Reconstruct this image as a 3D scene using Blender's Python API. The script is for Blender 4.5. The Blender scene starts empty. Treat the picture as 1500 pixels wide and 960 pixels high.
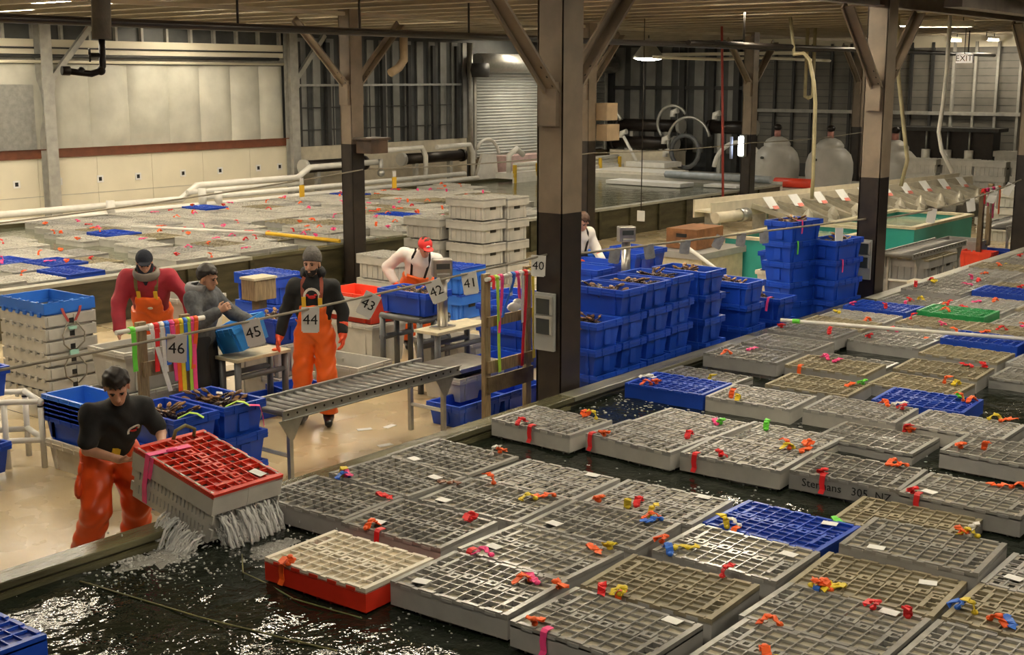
import bpy, math, random
import numpy as np
from mathutils import Vector, Matrix

# ---------------------------------------------------------------- scene, camera, world, exposure
S = bpy.context.scene
COL = S.collection
R = math.radians
cam_d = bpy.data.cameras.new('camera')
cam = bpy.data.objects.new('camera', cam_d)
COL.objects.link(cam)
cam.location = (0.0, 0.0, 3.48)
cam.rotation_euler = (R(90 - 10.98), 0.0, R(38.607 - 90))
cam_d.sensor_width = 36.0
cam_d.lens = 45.14
cam_d.clip_start = 0.1
cam_d.clip_end = 200
S.camera = cam
W = bpy.data.worlds.new('world')
S.world = W
W.use_nodes = True
W.node_tree.nodes['Background'].inputs['Color'].default_value = (1.0, 0.9, 0.75, 1)
W.node_tree.nodes['Background'].inputs['Strength'].default_value = 0.02
S.view_settings.view_transform = 'Standard'
S.view_settings.look = 'None'
S.view_settings.gamma = 1.0
S.view_settings.use_curve_mapping = False
S.view_settings.exposure = 0.0
LAMP = 88.0           # emission of the strip lamps
LAMP_COL = (1.0, 0.89, 0.70)
rng = random.Random(7)

# ---------------------------------------------------------------- helpers
def tag(o, label=None, cat=None, group=None, kind=None):
    if label: o['label'] = label
    if cat: o['category'] = cat
    if group: o['group'] = group
    if kind: o['kind'] = kind
    return o

def empty(name, label, cat, loc=(0, 0, 0), rz=0.0, group=None):
    o = bpy.data.objects.new(name, None)
    o.empty_display_size = 0.1
    COL.objects.link(o)
    o.location = loc
    o.rotation_euler = (0, 0, rz)
    return tag(o, label, cat, group)

def link(name, me, m=None, parent=None, loc=None):
    o = bpy.data.objects.new(name, me)
    COL.objects.link(o)
    if parent: o.parent = parent
    if loc is not None: o.location = loc
    if m is not None:
        if len(me.materials) == 0: me.materials.append(None)
        o.material_slots[0].link = 'OBJECT'
        o.material_slots[0].material = m
    return o

class MB:
    """collects simple solids, builds one mesh"""
    def __init__(s):
        s.v = []; s.f = []; s.mi = []; s.sm = []; s.cm = 0
    def add(s, vs, fs, smooth=False):
        n = len(s.v)
        s.v.extend([tuple(p) for p in vs])
        for f in fs:
            s.f.append(tuple(i + n for i in f)); s.mi.append(s.cm); s.sm.append(smooth)
        return s
    def box(s, c, d, rot=None, taper=1.0):
        x, y, z = d[0] / 2, d[1] / 2, d[2] / 2
        vs = []
        for sz in (-1, 1):
            t = taper if sz < 0 else 1.0
            for sx, sy in ((-1, -1), (1, -1), (1, 1), (-1, 1)):
                vs.append(Vector((sx * x * t, sy * y * t, sz * z)))
        if rot is not None:
            vs = [rot @ v for v in vs]
        c = Vector(c)
        s.add([v + c for v in vs], [(3, 2, 1, 0), (4, 5, 6, 7), (0, 1, 5, 4), (1, 2, 6, 5), (2, 3, 7, 6), (3, 0, 4, 7)])
        return s
    def b2(s, x0, x1, y0, y1, z0, z1):
        return s.box(((x0 + x1) / 2, (y0 + y1) / 2, (z0 + z1) / 2), (abs(x1 - x0), abs(y1 - y0), abs(z1 - z0)))
    def bar(s, a, b, w, h=None, up=(0, 0, 1)):
        h = h or w
        a = Vector(a); b = Vector(b); d = (b - a)
        L = d.length
        z = d.normalized(); u = Vector(up)
        if abs(z.dot(u)) > 0.98: u = Vector((1, 0, 0))
        x = u.cross(z).normalized(); y = z.cross(x)
        rot = Matrix((x, y, z)).transposed()
        return s.box((a + b) / 2, (w, h, L), rot)
    def tube(s, pts, r, n=8, cap=True):
        pts = [Vector(p) for p in pts]
        rs = r if isinstance(r, (list, tuple)) else [r] * len(pts)
        ref = Vector((0, 0, 1)); rings = []
        d0 = (pts[1] - pts[0]).normalized()
        if abs(d0.dot(ref)) > 0.9: ref = Vector((1, 0, 0))
        for i, p in enumerate(pts):
            if i == 0: d = pts[1] - pts[0]
            elif i == len(pts) - 1: d = pts[-1] - pts[-2]
            else: d = (pts[i + 1] - pts[i]).normalized() + (pts[i] - pts[i - 1]).normalized()
            if d.length < 1e-9: d = d0
            d = d.normalized()
            x = (ref - d * ref.dot(d))
            if x.length < 1e-4: x = Vector((0, 1, 0)) - d * d.y
            x = x.normalized(); y = d.cross(x); ref = x
            rings.append([p + (x * math.cos(2 * math.pi * k / n) + y * math.sin(2 * math.pi * k / n)) * rs[i] for k in range(n)])
        vs = [v for ring in rings for v in ring]
        fs = []
        for i in range(len(pts) - 1):
            for k in range(n):
                a = i * n + k; b = i * n + (k + 1) % n
                fs.append((a, b, b + n, a + n))
        s.add(vs, fs, True)
        if cap:
            m = len(s.v) - len(vs)
            s.f.append(tuple(m + k for k in range(n - 1, -1, -1))); s.mi.append(s.cm); s.sm.append(False)
            q = m + (len(pts) - 1) * n
            s.f.append(tuple(q + k for k in range(n))); s.mi.append(s.cm); s.sm.append(False)
        return s
    def lathe(s, prof, c=(0, 0, 0), n=16):
        c = Vector(c); vs = []; fs = []
        for r, z in prof:
            for k in range(n):
                vs.append(c + Vector((r * math.cos(2 * math.pi * k / n), r * math.sin(2 * math.pi * k / n), z)))
        for i in range(len(prof) - 1):
            for k in range(n):
                a = i * n + k; b = i * n + (k + 1) % n
                fs.append((a, b, b + n, a + n))
        return s.add(vs, fs, True)
    def ell(s, c, r, n=10, m=6, rot=None):
        vs = []; fs = []; c = Vector(c)
        for i in range(m + 1):
            t = math.pi * i / m
            for k in range(n):
                p = 2 * math.pi * k / n
                v = Vector((r[0] * math.sin(t) * math.cos(p), r[1] * math.sin(t) * math.sin(p), r[2] * math.cos(t)))
                if rot is not None: v = rot @ v
                vs.append(c + v)
        for i in range(m):
            for k in range(n):
                a = i * n + k; b = i * n + (k + 1) % n
                fs.append((a, a + n, b + n, b))
        return s.add(vs, fs, True)
    def strip(s, pts, w, side, th=0.0025):
        """a thin bent band of real thickness along pts, 'side' its width direction"""
        pts = [Vector(p) for p in pts]; vs = []; fs = []
        for i, p in enumerate(pts):
            sd = Vector(side[i] if isinstance(side, list) else side).normalized() * w / 2
            d = (pts[min(i + 1, len(pts) - 1)] - pts[max(i - 1, 0)])
            nn = d.cross(sd)
            nn = nn.normalized() * th if nn.length > 1e-9 else Vector((0, 0, th))
            vs += [p - sd - nn, p + sd - nn, p + sd + nn, p - sd + nn]
        for i in range(len(pts) - 1):
            a = 4 * i
            for k in range(4):
                fs.append((a + k, a + (k + 1) % 4, a + 4 + (k + 1) % 4, a + 4 + k))
        fs.append((3, 2, 1, 0)); e = 4 * (len(pts) - 1); fs.append((e, e + 1, e + 2, e + 3))
        return s.add(vs, fs, False)
    def mesh(s, name):
        me = bpy.data.meshes.new(name)
        me.from_pydata(s.v, [], s.f)
        me.polygons.foreach_set('material_index', s.mi)
        me.polygons.foreach_set('use_smooth', s.sm)
        me.update()
        return me
    def build(s, name, m, parent=None, loc=None, bevel=0.0):
        me = s.mesh(name)
        ms = m if isinstance(m, (list, tuple)) else [m]
        for x in ms: me.materials.append(x)
        o = link(name, me, None, parent, loc)
        if bevel:
            b = o.modifiers.new('bevel', 'BEVEL'); b.width = bevel; b.segments = 2; b.limit_method = 'ANGLE'
        return o

def thing(name, label, cat, mb, m, loc=(0, 0, 0), group=None, bevel=0.0):
    o = mb.build(name, m, None, loc, bevel)
    return tag(o, label, cat, group)

def struct(name, mb, m, parent=None, bevel=0.0):
    o = mb.build(name, m, parent, None, bevel)
    if parent is None: o['kind'] = 'structure'
    return o

def copy_tree(o, parent=None):
    c = o.copy()
    COL.objects.link(c)
    if parent is not None: c.parent = parent
    for ch in o.children: copy_tree(ch, c)
    return c

# ---------------------------------------------------------------- materials
def mat(name, col, rough=0.5, metal=0.0, var=0.12, scale=6.0, bump=0.0, bscale=40.0, col2=None, spot=0.0, spec=0.5, rand=0.0, coat=0.0, stretch=None):
    m = bpy.data.materials.new(name); m.use_nodes = True
    nt = m.node_tree; N = nt.nodes; L = nt.links
    b = N['Principled BSDF']
    b.inputs['Roughness'].default_value = rough
    b.inputs['Metallic'].default_value = metal
    b.inputs['Specular IOR Level'].default_value = spec
    b.inputs['Coat Weight'].default_value = coat
    tc = N.new('ShaderNodeTexCoord')
    vec = tc.outputs['Object']
    if stretch:
        mp = N.new('ShaderNodeMapping'); mp.inputs['Scale'].default_value = stretch
        L.new(vec, mp.inputs['Vector']); vec = mp.outputs['Vector']
    nz = N.new('ShaderNodeTexNoise'); nz.inputs['Scale'].default_value = scale; nz.inputs['Detail'].default_value = 5
    L.new(vec, nz.inputs['Vector'])
    c2 = col2 or tuple(c * (1 - 2.2 * var) for c in col)
    rp = N.new('ShaderNodeValToRGB')
    rp.color_ramp.elements[0].position = 0.32; rp.color_ramp.elements[1].position = 0.68
    rp.color_ramp.elements[0].color = (*c2, 1); rp.color_ramp.elements[1].color = (*col, 1)
    L.new(nz.outputs['Fac'], rp.inputs['Fac'])
    out = rp.outputs['Color']
    if rand:
        oi = N.new('ShaderNodeObjectInfo')
        hs = N.new('ShaderNodeHueSaturation')
        ma = N.new('ShaderNodeMapRange'); ma.inputs['To Min'].default_value = 1 - rand; ma.inputs['To Max'].default_value = 1 + rand
        L.new(oi.outputs['Random'], ma.inputs['Value']); L.new(ma.outputs['Result'], hs.inputs['Value'])
        L.new(out, hs.inputs['Color']); out = hs.outputs['Color']
    L.new(out, b.inputs['Base Color'])
    if bump:
        n2 = N.new('ShaderNodeTexNoise'); n2.inputs['Scale'].default_value = bscale; n2.inputs['Detail'].default_value = 4
        L.new(vec, n2.inputs['Vector'])
        bp = N.new('ShaderNodeBump'); bp.inputs['Strength'].default_value = bump; bp.inputs['Distance'].default_value = 0.02
        L.new(n2.outputs['Fac'], bp.inputs['Height']); L.new(bp.outputs['Normal'], b.inputs['Normal'])
    return m

def emit(name, col, st):
    m = bpy.data.materials.new(name); m.use_nodes = True
    b = m.node_tree.nodes['Principled BSDF']
    b.inputs['Base Color'].default_value = (*col, 1)
    b.inputs['Emission Color'].default_value = (*col, 1)
    b.inputs['Emission Strength'].default_value = st
    return m

M = {}
M['crate'] = mat('crate_grey_plastic', (0.385, 0.378, 0.36), 0.42, var=0.10, scale=5, rand=0.10)
M['crate2'] = mat('crate_pale_plastic', (0.53, 0.515, 0.465), 0.45, var=0.10, scale=5, rand=0.08)
M['lidgrey'] = mat('lid_grey_plastic', (0.335, 0.325, 0.30), 0.22, var=0.14, scale=7, rand=0.10)
M['lidtan'] = mat('lid_algae_plastic', (0.33, 0.285, 0.185), 0.5, var=0.16, scale=9, rand=0.10)
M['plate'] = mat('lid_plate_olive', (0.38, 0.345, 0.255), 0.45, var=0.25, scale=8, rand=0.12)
M['platepale'] = mat('lid_plate_pale', (0.38, 0.35, 0.29), 0.45, var=0.2, scale=8, rand=0.1)
M['plateq'] = mat('lid_plate_whitish', (0.50, 0.48, 0.42), 0.45, var=0.16, scale=8, rand=0.1)
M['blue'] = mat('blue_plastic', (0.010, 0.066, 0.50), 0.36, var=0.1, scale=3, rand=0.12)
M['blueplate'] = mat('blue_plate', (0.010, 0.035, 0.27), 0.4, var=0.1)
M['bluelight'] = mat('light_blue_plastic', (0.025, 0.16, 0.66), 0.4, var=0.08, scale=3)
M['cyan'] = mat('sky_blue_plastic', (0.03, 0.27, 0.78), 0.4, var=0.06)
M['green'] = mat('green_plastic', (0.02, 0.30, 0.085), 0.35, var=0.12)
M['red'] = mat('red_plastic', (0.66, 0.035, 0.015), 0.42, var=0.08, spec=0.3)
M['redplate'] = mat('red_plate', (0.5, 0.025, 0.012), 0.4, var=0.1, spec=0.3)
M['redbright'] = mat('orange_red_plastic', (0.85, 0.065, 0.025), 0.4, var=0.06)
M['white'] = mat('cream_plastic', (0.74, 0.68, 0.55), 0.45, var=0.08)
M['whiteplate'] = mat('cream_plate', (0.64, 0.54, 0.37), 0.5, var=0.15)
M['sleeve'] = mat('grey_card_sleeve', (0.36, 0.37, 0.40), 0.35, var=0.2, scale=14)
M['paper'] = mat('white_paper', (0.80, 0.80, 0.78), 0.7, var=0.03)
M['pvc'] = mat('white_pvc', (0.76, 0.74, 0.68), 0.35, var=0.06)
M['pvcgrey'] = mat('grey_pvc', (0.10, 0.105, 0.11), 0.4, var=0.1)
M['black'] = mat('black_rubber', (0.012, 0.012, 0.013), 0.45, var=0.1)
M['ink'] = mat('black_ink', (0.01, 0.01, 0.012), 0.7, var=0.0)
M['tank'] = mat('tank_wet_wood', (0.085, 0.075, 0.038), 0.28, var=0.3, scale=2.5, bump=0.25, bscale=14, stretch=(0.6, 3, 3))
M['rim'] = mat('tank_rim_wet', (0.165, 0.155, 0.085), 0.13, var=0.28, scale=2.2, bump=0.2, bscale=25, stretch=(0.6, 3, 3))
M['rimpale'] = mat('tank_rim_pale', (0.42, 0.41, 0.34), 0.4, var=0.15, scale=3)
M['wood'] = mat('old_wood', (0.33, 0.24, 0.13), 0.6, var=0.22, scale=9, bump=0.2, stretch=(6, 6, 0.8))
M['wooddark'] = mat('dark_wet_wood', (0.17, 0.125, 0.065), 0.5, var=0.22, scale=9, bump=0.2)
M['woodpale'] = mat('pale_board', (0.62, 0.55, 0.38), 0.5, var=0.12, scale=8)
M['woodred'] = mat('red_brown_board', (0.30, 0.13, 0.05), 0.55, var=0.2, scale=8)
M['steelcol'] = mat('painted_column', (0.27, 0.21, 0.15), 0.42, var=0.16, scale=3, bump=0.06, bscale=30)
M['colblack'] = mat('black_painted_column', (0.035, 0.026, 0.020), 0.35, var=0.25, scale=5, col2=(0.016, 0.013, 0.012))
M['colrust'] = mat('rusted_column_face', (0.12, 0.07, 0.04), 0.5, var=0.3, scale=3, col2=(0.03, 0.02, 0.015))
M['beam'] = mat('painted_beam', (0.42, 0.37, 0.33), 0.5, var=0.15, scale=3)
M['ceil'] = mat('ceiling_panel', (0.50, 0.43, 0.32), 0.6, var=0.12, scale=1.5)
M['galv'] = mat('galvanised_steel', (0.50, 0.50, 0.47), 0.35, metal=0.75, var=0.1, scale=12)
M['steel'] = mat('stainless_steel', (0.52, 0.50, 0.46), 0.28, metal=0.9, var=0.12, scale=10)
M['roller'] = mat('grey_roller', (0.17, 0.165, 0.155), 0.4, metal=0.4, var=0.1)
M['iron'] = mat('black_iron', (0.022, 0.016, 0.013), 0.4, metal=0.3, var=0.2)
M['lag'] = mat('pipe_lagging', (0.27, 0.235, 0.195), 0.8, var=0.15, scale=9, bump=0.3)
M['frp'] = mat('white_wall_panel', (0.80, 0.74, 0.58), 0.4, var=0.05, scale=1.2)
M['insul'] = mat('white_vinyl_insulation', (0.60, 0.59, 0.51), 0.45, var=0.12, scale=1.6, bump=0.55, bscale=3.2)
M['siding'] = mat('corrugated_siding', (0.33, 0.33, 0.31), 0.4, metal=0.2, var=0.15, scale=2)
M['sidingdark'] = mat('dark_siding', (0.10, 0.105, 0.105), 0.45, metal=0.2, var=0.2, scale=2)
M['girt'] = mat('painted_girt', (0.42, 0.41, 0.37), 0.45, var=0.12)
M['darkgirt'] = mat('dark_girt', (0.045, 0.045, 0.044), 0.5, var=0.15)
M['board'] = mat('far_wall_board', (0.21, 0.20, 0.175), 0.55, var=0.12, scale=2, rand=0.08)
M['door'] = mat('roll_door_steel', (0.70, 0.72, 0.70), 0.4, metal=0.0, var=0.08, scale=2)
M['brown'] = mat('red_brown_band', (0.17, 0.055, 0.025), 0.45, var=0.15)
M['tealtank'] = mat('teal_fibreglass', (0.05, 0.42, 0.36), 0.35, var=0.1, scale=2)
M['beige'] = mat('beige_plastic_panel', (0.66, 0.60, 0.47), 0.4, var=0.08)
M['chute'] = mat('grey_beige_chute', (0.42, 0.39, 0.31), 0.38, metal=0.2, var=0.12)
M['filter'] = mat('white_filter_tank', (0.50, 0.49, 0.45), 0.4, var=0.1, scale=2)
M['rope'] = mat('grey_rope', (0.30, 0.27, 0.21), 0.8, var=0.1)
M['ropegreen'] = mat('wet_green_rope', (0.16, 0.15, 0.05), 0.6, var=0.1)
M['ropepink'] = mat('pink_red_rope', (0.45, 0.07, 0.06), 0.6, var=0.1)
M['hose'] = mat('beige_hose', (0.46, 0.40, 0.24), 0.4, var=0.12)
M['lob'] = mat('lobster_shell', (0.075, 0.028, 0.012), 0.28, var=0.4, scale=14, col2=(0.016, 0.010, 0.008), rand=0.5)
M['lobtip'] = mat('lobster_claw_shell', (0.42, 0.22, 0.07), 0.3, var=0.3, scale=14, col2=(0.09, 0.03, 0.012), rand=0.4)
M['yellowrail'] = mat('yellow_paint', (0.62, 0.40, 0.03), 0.45, var=0.1)
M['tagyellow'] = mat('yellow_tag', (0.85, 0.52, 0.03), 0.5, var=0.05)
M['cardboard'] = mat('tan_box', (0.44, 0.32, 0.20), 0.6, var=0.08)
M['grey_sw'] = mat('grey_switch_panel', (0.36, 0.37, 0.36), 0.45, var=0.05)
M['glassdark'] = mat('dark_switch_glass', (0.05, 0.058, 0.055), 0.2, var=0.1)
RIB = {}
for k, c in dict(orange=(0.95, 0.13, 0.015), red=(0.80, 0.02, 0.025), pink=(0.95, 0.07, 0.28), yellow=(0.80, 0.62, 0.03),
                 green=(0.16, 0.75, 0.06), blue=(0.03, 0.16, 0.68), white=(0.8, 0.78, 0.74), lime=(0.45, 0.75, 0.06), purple=(0.30, 0.12, 0.55), brown=(0.2, 0.07, 0.03)).items():
    RIB[k] = mat('ribbon_' + k, c, 0.45, var=0.06, scale=20)

def floor_material():
    m = mat('wet_concrete_floor', (0.54, 0.44, 0.27), 0.3, var=0.14, scale=0.8, bump=0.05, bscale=30, col2=(0.40, 0.31, 0.18))
    nt = m.node_tree; b = nt.nodes['Principled BSDF']
    nz = nt.nodes.new('ShaderNodeTexNoise'); nz.inputs['Scale'].default_value = 0.9; nz.inputs['Detail'].default_value = 4
    tc = nt.nodes.new('ShaderNodeTexCoord'); nt.links.new(tc.outputs['Object'], nz.inputs['Vector'])
    mr = nt.nodes.new('ShaderNodeMapRange'); mr.inputs['From Min'].default_value = 0.35; mr.inputs['From Max'].default_value = 0.65
    mr.inputs['To Min'].default_value = 0.10; mr.inputs['To Max'].default_value = 0.42
    nt.links.new(nz.outputs['Fac'], mr.inputs['Value']); nt.links.new(mr.outputs['Result'], b.inputs['Roughness'])
    return m
M['floor'] = floor_material()

def water(name, col, scale, strength, rough, ior=1.33, fine=1.0):
    m = bpy.data.materials.new(name); m.use_nodes = True
    nt = m.node_tree; N = nt.nodes; L = nt.links; b = N['Principled BSDF']
    b.inputs['Base Color'].default_value = (*col, 1); b.inputs['Roughness'].default_value = rough
    b.inputs['IOR'].default_value = ior
    tc = N.new('ShaderNodeTexCoord')
    n1 = N.new('ShaderNodeTexNoise'); n1.inputs['Scale'].default_value = scale; n1.inputs['Detail'].default_value = 3; n1.inputs['Distortion'].default_value = 0.6
    n2 = N.new('ShaderNodeTexNoise'); n2.inputs['Scale'].default_value = scale * 4.5; n2.inputs['Detail'].default_value = 2
    L.new(tc.outputs['Object'], n1.inputs['Vector']); L.new(tc.outputs['Object'], n2.inputs['Vector'])
    mx = N.new('ShaderNodeMath'); mx.operation = 'MULTIPLY_ADD'; mx.inputs[1].default_value = 0.3 * fine
    L.new(n2.outputs['Fac'], mx.inputs[0]); L.new(n1.outputs['Fac'], mx.inputs[2])
    bp = N.new('ShaderNodeBump'); bp.inputs['Strength'].default_value = strength; bp.inputs['Distance'].default_value = 0.05
    L.new(mx.outputs[0], bp.inputs['Height']); L.new(bp.outputs['Normal'], b.inputs['Normal'])
    return m
M['water'] = water('dark_tank_water', (0.010, 0.014, 0.009), 4.5, 0.34, 0.02)
M['waterback'] = water('murky_back_tank_water', (0.125, 0.13, 0.085), 2.5, 0.3, 0.10)
M['foam'] = mat('white_water_foam', (0.62, 0.62, 0.60), 0.2, var=0.2, scale=20, bump=0.3)
def clear_water():
    m = bpy.data.materials.new('pouring_water'); m.use_nodes = True
    nt = m.node_tree; b = nt.nodes['Principled BSDF']
    b.inputs['Base Color'].default_value = (0.92, 0.92, 0.90, 1); b.inputs['Roughness'].default_value = 0.1
    b.inputs['Transmission Weight'].default_value = 0.3; b.inputs['IOR'].default_value = 1.33
    tc = nt.nodes.new('ShaderNodeTexCoord'); mp = nt.nodes.new('ShaderNodeMapping'); mp.inputs['Scale'].default_value = (30, 30, 5)
    nz = nt.nodes.new('ShaderNodeTexNoise'); nz.inputs['Scale'].default_value = 1.0; nz.inputs['Detail'].default_value = 3
    bp = nt.nodes.new('ShaderNodeBump'); bp.inputs['Strength'].default_value = 1.0; bp.inputs['Distance'].default_value = 0.03
    L = nt.links
    L.new(tc.outputs['Object'], mp.inputs['Vector']); L.new(mp.outputs['Vector'], nz.inputs['Vector'])
    L.new(nz.outputs['Fac'], bp.inputs['Height']); L.new(bp.outputs['Normal'], b.inputs['Normal'])
    return m
M['pour'] = clear_water()
M['churn'] = water('churned_water', (0.30, 0.30, 0.28), 14, 0.6, 0.06)
# ---------------------------------------------------------------- the hall
XN, XF, YR, YL, ZC = -7.0, 37.0, -7.0, 25.2, 4.85
RIM_Y = 6.95; RIM_Z = 0.58; WZ = 0.485           # front tank: outer rim edge, rim height, water level
BY0, BY1, BX0, BX1, BZ, BW = 16.0, 23.3, 6.0, 31.6, 0.68, 0.60   # back tank

mb = MB(); mb.b2(XN, XF, YR, YL, -0.2, 0.0); struct('floor', mb, M['floor'])
# floor joints scored in the concrete
for x in (7.05, 10.4, 13.7, 17.0):
    struct('trim_1', MB().b2(x - 0.006, x + 0.006, 6.8, 16, 0.0, 0.003), M['wooddark'])
mb = MB(); mb.b2(XN, XF, YR, YL, ZC, ZC + 0.15); ceil_o = struct('ceiling', mb, M['ceil'])
k = 0
for i in range(34):                                # purlins run across the hall
    x = 1.0 + i * 1.08
    mb = MB(); mb.b2(x - 0.03, x + 0.03, YR, YL, ZC - 0.16, ZC); mb.b2(x - 0.06, x + 0.06, YR, YL, ZC - 0.175, ZC - 0.16)
    mb.build('purlin', M['ceil'], ceil_o)
mb = MB(); mb.b2(XN - 0.2, XN, YR, YL, 0, ZC); struct('wall_near', mb, M['board'])
mb = MB(); mb.b2(XN, XF, YR - 0.2, YR, 0, ZC); struct('wall_right', mb, M['board'])

# left wall: lower panels, band, insulation bays, siding bay, roll door
wl = struct('wall_left', MB().b2(XN, XF, YL, YL + 0.2, 0, ZC), M['sidingdark'])
for i in range(10):                                # smooth white lower panels
    x0 = 8.0 + i * 1.45
    MB().b2(x0 + 0.004, x0 + 1.446, YL - 0.05, YL, 0, 1.80).build('lower_panel', M['frp'], wl)
MB().b2(8.0, 22.5, YL - 0.056, YL - 0.05, 0.98, 0.99).build('panel_joint', M['girt'], wl)
MB().b2(8.0, 22.3, YL - 0.10, YL, 1.80, 1.99).build('band', M['brown'], wl)
MB().b2(8.0, 22.3, YL - 0.12, YL - 0.10, 1.97, 1.995).build('band_lip', M['brown'], wl)
def insul_bay(x0, x1, z0, z1):
    n = 8; vs = []; fs = []
    for j in range(7):
        for i in range(n + 1):
            u = i / n; v = j / 6
            d = 0.13 * (math.sin(math.pi * u) ** 0.45) * (0.45 + 0.55 * math.sin(math.pi * v) ** 0.6)
            vs.append((x0 + (x1 - x0) * u, YL - 0.02 - d, z0 + (z1 - z0) * v))
    for j in range(6):
        for i in range(n):
            a = j * (n + 1) + i
            fs.append((a, a + 1, a + n + 2, a + n + 1))
    return MB().add(vs, fs, True)
xs = [8.0, 9.1, 10.2, 11.3, 12.35, 13.5, 14.4, 15.6, 16.62, 17.62, 18.72, 19.62, 20.55, 21.45, 22.2]
for a, b in zip(xs[:-1], xs[1:]):
    insul_bay(a, b, 1.99, 3.78).build('insulation_panel', M['insul'], wl)
# upper boarded strip, ledger pipes and top girt with short studs
MB().b2(8, 22.3, YL - 0.06, YL, 3.98, 4.30).build('upper_board', M['frp'], wl)
MB().b2(8, 22.3, YL - 0.05, YL, 3.80, 3.97).build('upper_grey_board', M['girt'], wl)  # greyer board below the cream one
for i in range(20):
    x = 9.2 + i * 0.68
    MB().b2(x - 0.03, x + 0.03, YL - 0.10, YL, 4.30, 4.62).build('short_stud', M['girt'], wl)
MB().b2(XN, 22.3, YL - 0.16, YL, 4.62, ZC).build('eave_beam', M['girt'], wl)
thing('conduit', 'pale conduit pipe running along top of the white insulated wall', 'pipe', MB().tube([(8, YL - 0.12, 3.83), (22.2, YL - 0.12, 3.83)], 0.035, 8), M['frp'])
thing('conduit', 'dark pipe running just above the pale conduit on the left wall', 'pipe', MB().tube([(8, YL - 0.16, 3.95), (22.0, YL - 0.16, 3.95)], 0.04, 8), M['darkgirt'])
thing('conduit', 'thin dark cable line high on the white wall under the short studs', 'pipe', MB().tube([(8, YL - 0.09, 4.12), (22.2, YL - 0.09, 4.12)], 0.018, 6), M['darkgirt'])
# metal sheet window at far left of the wall with its frame
w1 = struct('window_1', MB().b2(11.6, 13.25, YL - 0.16, YL - 0.12, 2.05, 3.30), M['galv'])
w1m = MB(); w1m.b2(13.25, 13.40, YL - 0.2, YL - 0.1, 1.95, 3.36); w1m.b2(11.5, 13.4, YL - 0.2, YL - 0.1, 3.30, 3.36)
w1m.build('window_frame', M['girt'], w1)
MB().b2(13.42, 15.2, YL - 0.155, YL - 0.14, 2.0, 3.36).build('metal_sheet', M['galv'], w1)
MB().box((13.75, YL - 0.2, 3.08), (0.06, 0.03, 0.42), Matrix.Rotation(R(20), 3, 'Y')).build('latch_bar', M['darkgirt'], w1)
MB().b2(13.78, 14.0, YL - 0.2, YL - 0.15, 3.05, 3.2).build('latch_plate', M['paper'], w1)
# wall posts with knee braces
for n, (x, lb) in enumerate(((15.45, 'pale steel wall post left of the white insulated panels'), (22.35, 'pale steel wall post between insulated panels and metal siding'))):
    p = empty('wall_post', lb, 'column', (x, YL - 0.22, 0))
    mb = MB(); mb.b2(-0.13, 0.13, -0.13, -0.11, 0, 4.62); mb.b2(-0.13, 0.13, 0.11, 0.13, 0, 4.62); mb.b2(-0.012, 0.012, -0.11, 0.11, 0, 4.62)
    mb.build('post', M['girt'], p)
    MB().bar((0.1, -0.02, 3.42), (1.15, -0.02, 4.58), 0.1, 0.12).build('knee_brace', M['girt'], p)
    MB().b2(-0.15, 0.15, -0.14, -0.12, 3.25, 3.5).build('gusset_plate', M['girt'], p)
# siding bay: corrugated ribs, dark studs, mesh bars
for i in range(14):
    x = 22.75 + i * 0.495
    MB().b2(x, x + 0.26, YL - 0.05, YL, 1.75, 4.5).build('siding_rib', M['siding'], wl)
for i in range(7):
    x = 22.62 + i * 1.03
    MB().b2(x, x + 0.13, YL - 0.14, YL - 0.04, 1.75, 4.4).build('stud', M['darkgirt'], wl)
MB().b2(22.6, 29.0, YL - 0.16, YL - 0.10, 3.28, 3.34).build('girt', M['galv'], wl)
for z in (2.15, 2.72):
    MB().b2(22.6, 28.6, YL - 0.10, YL - 0.08, z, z + 0.03).build('mesh_bar', M['darkgirt'], wl)
MB().b2(22.5, 29.3, YL - 0.08, YL, 0, 1.74).build('lower_panel', M['beige'], wl)
for i in range(13):
    x = 23.0 + i * 0.45
    MB().b2(x, x + 0.025, YL - 0.095, YL - 0.08, 1.75, 3.28).build('mesh_rod', M['darkgirt'], wl)
thing('wall_pipe', 'pale vertical pipe in front of the dark post beside the roll door', 'pipe', MB().tube([(29.15, YL - 0.35, 1.0), (29.15, YL - 0.35, 4.5)], 0.09, 10), M['galv'])
thing('wall_duct', 'bent beige duct hanging behind the brace of the nearest back-row column', 'duct', MB().tube([(24.6, 23.2, 4.6), (24.6, 23.2, 3.95), (24.4, 23.2, 3.75), (24.1, 23.2, 3.62)], 0.11, 10), M['cardboard'])
thing('wall_motor', 'dark round door motor beside the roll door housing', 'motor', MB().lathe([(0.01, -0.2), (0.33, -0.2), (0.36, 0.0), (0.33, 0.2), (0.01, 0.2)], (0, 0, 0), 14), M['darkgirt'], (29.45, YL - 0.4, 3.72))
# roll-up door
d = struct('door_1', MB().b2(29.62, 36.6, YL - 0.06, YL, 1.15, 3.72), M['door'])
for i in range(28):
    z = 1.2 + i * 0.09
    mb = MB(); mb.tube([(29.75, YL - 0.065, z + 0.045), (36.5, YL - 0.065, z + 0.045)], 0.044, 8)
    mb.build('slat', M['door'], d)
mb = MB(); mb.tube([(29.5, YL - 0.32, 3.93), (36.6, YL - 0.32, 3.93)], 0.28, 14); mb.build('roll_housing', M['galv'], d)
for x in (29.62, 36.5): MB().b2(x - 0.05, x + 0.05, YL - 0.16, YL, 1.1, 3.75).build('guide_rail', M['girt'], d)
MB().b2(29.5, 36.7, YL - 0.1, YL, 0.0, 1.12).build('door_threshold', M['wooddark'], d)
for i in range(6): MB().b2(29.9 + i * 1.15, 30.0 + i * 1.15, YL - 0.16, YL - 0.1, 0.75, 1.14).build('threshold_post', M['yellowrail'], d)

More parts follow.
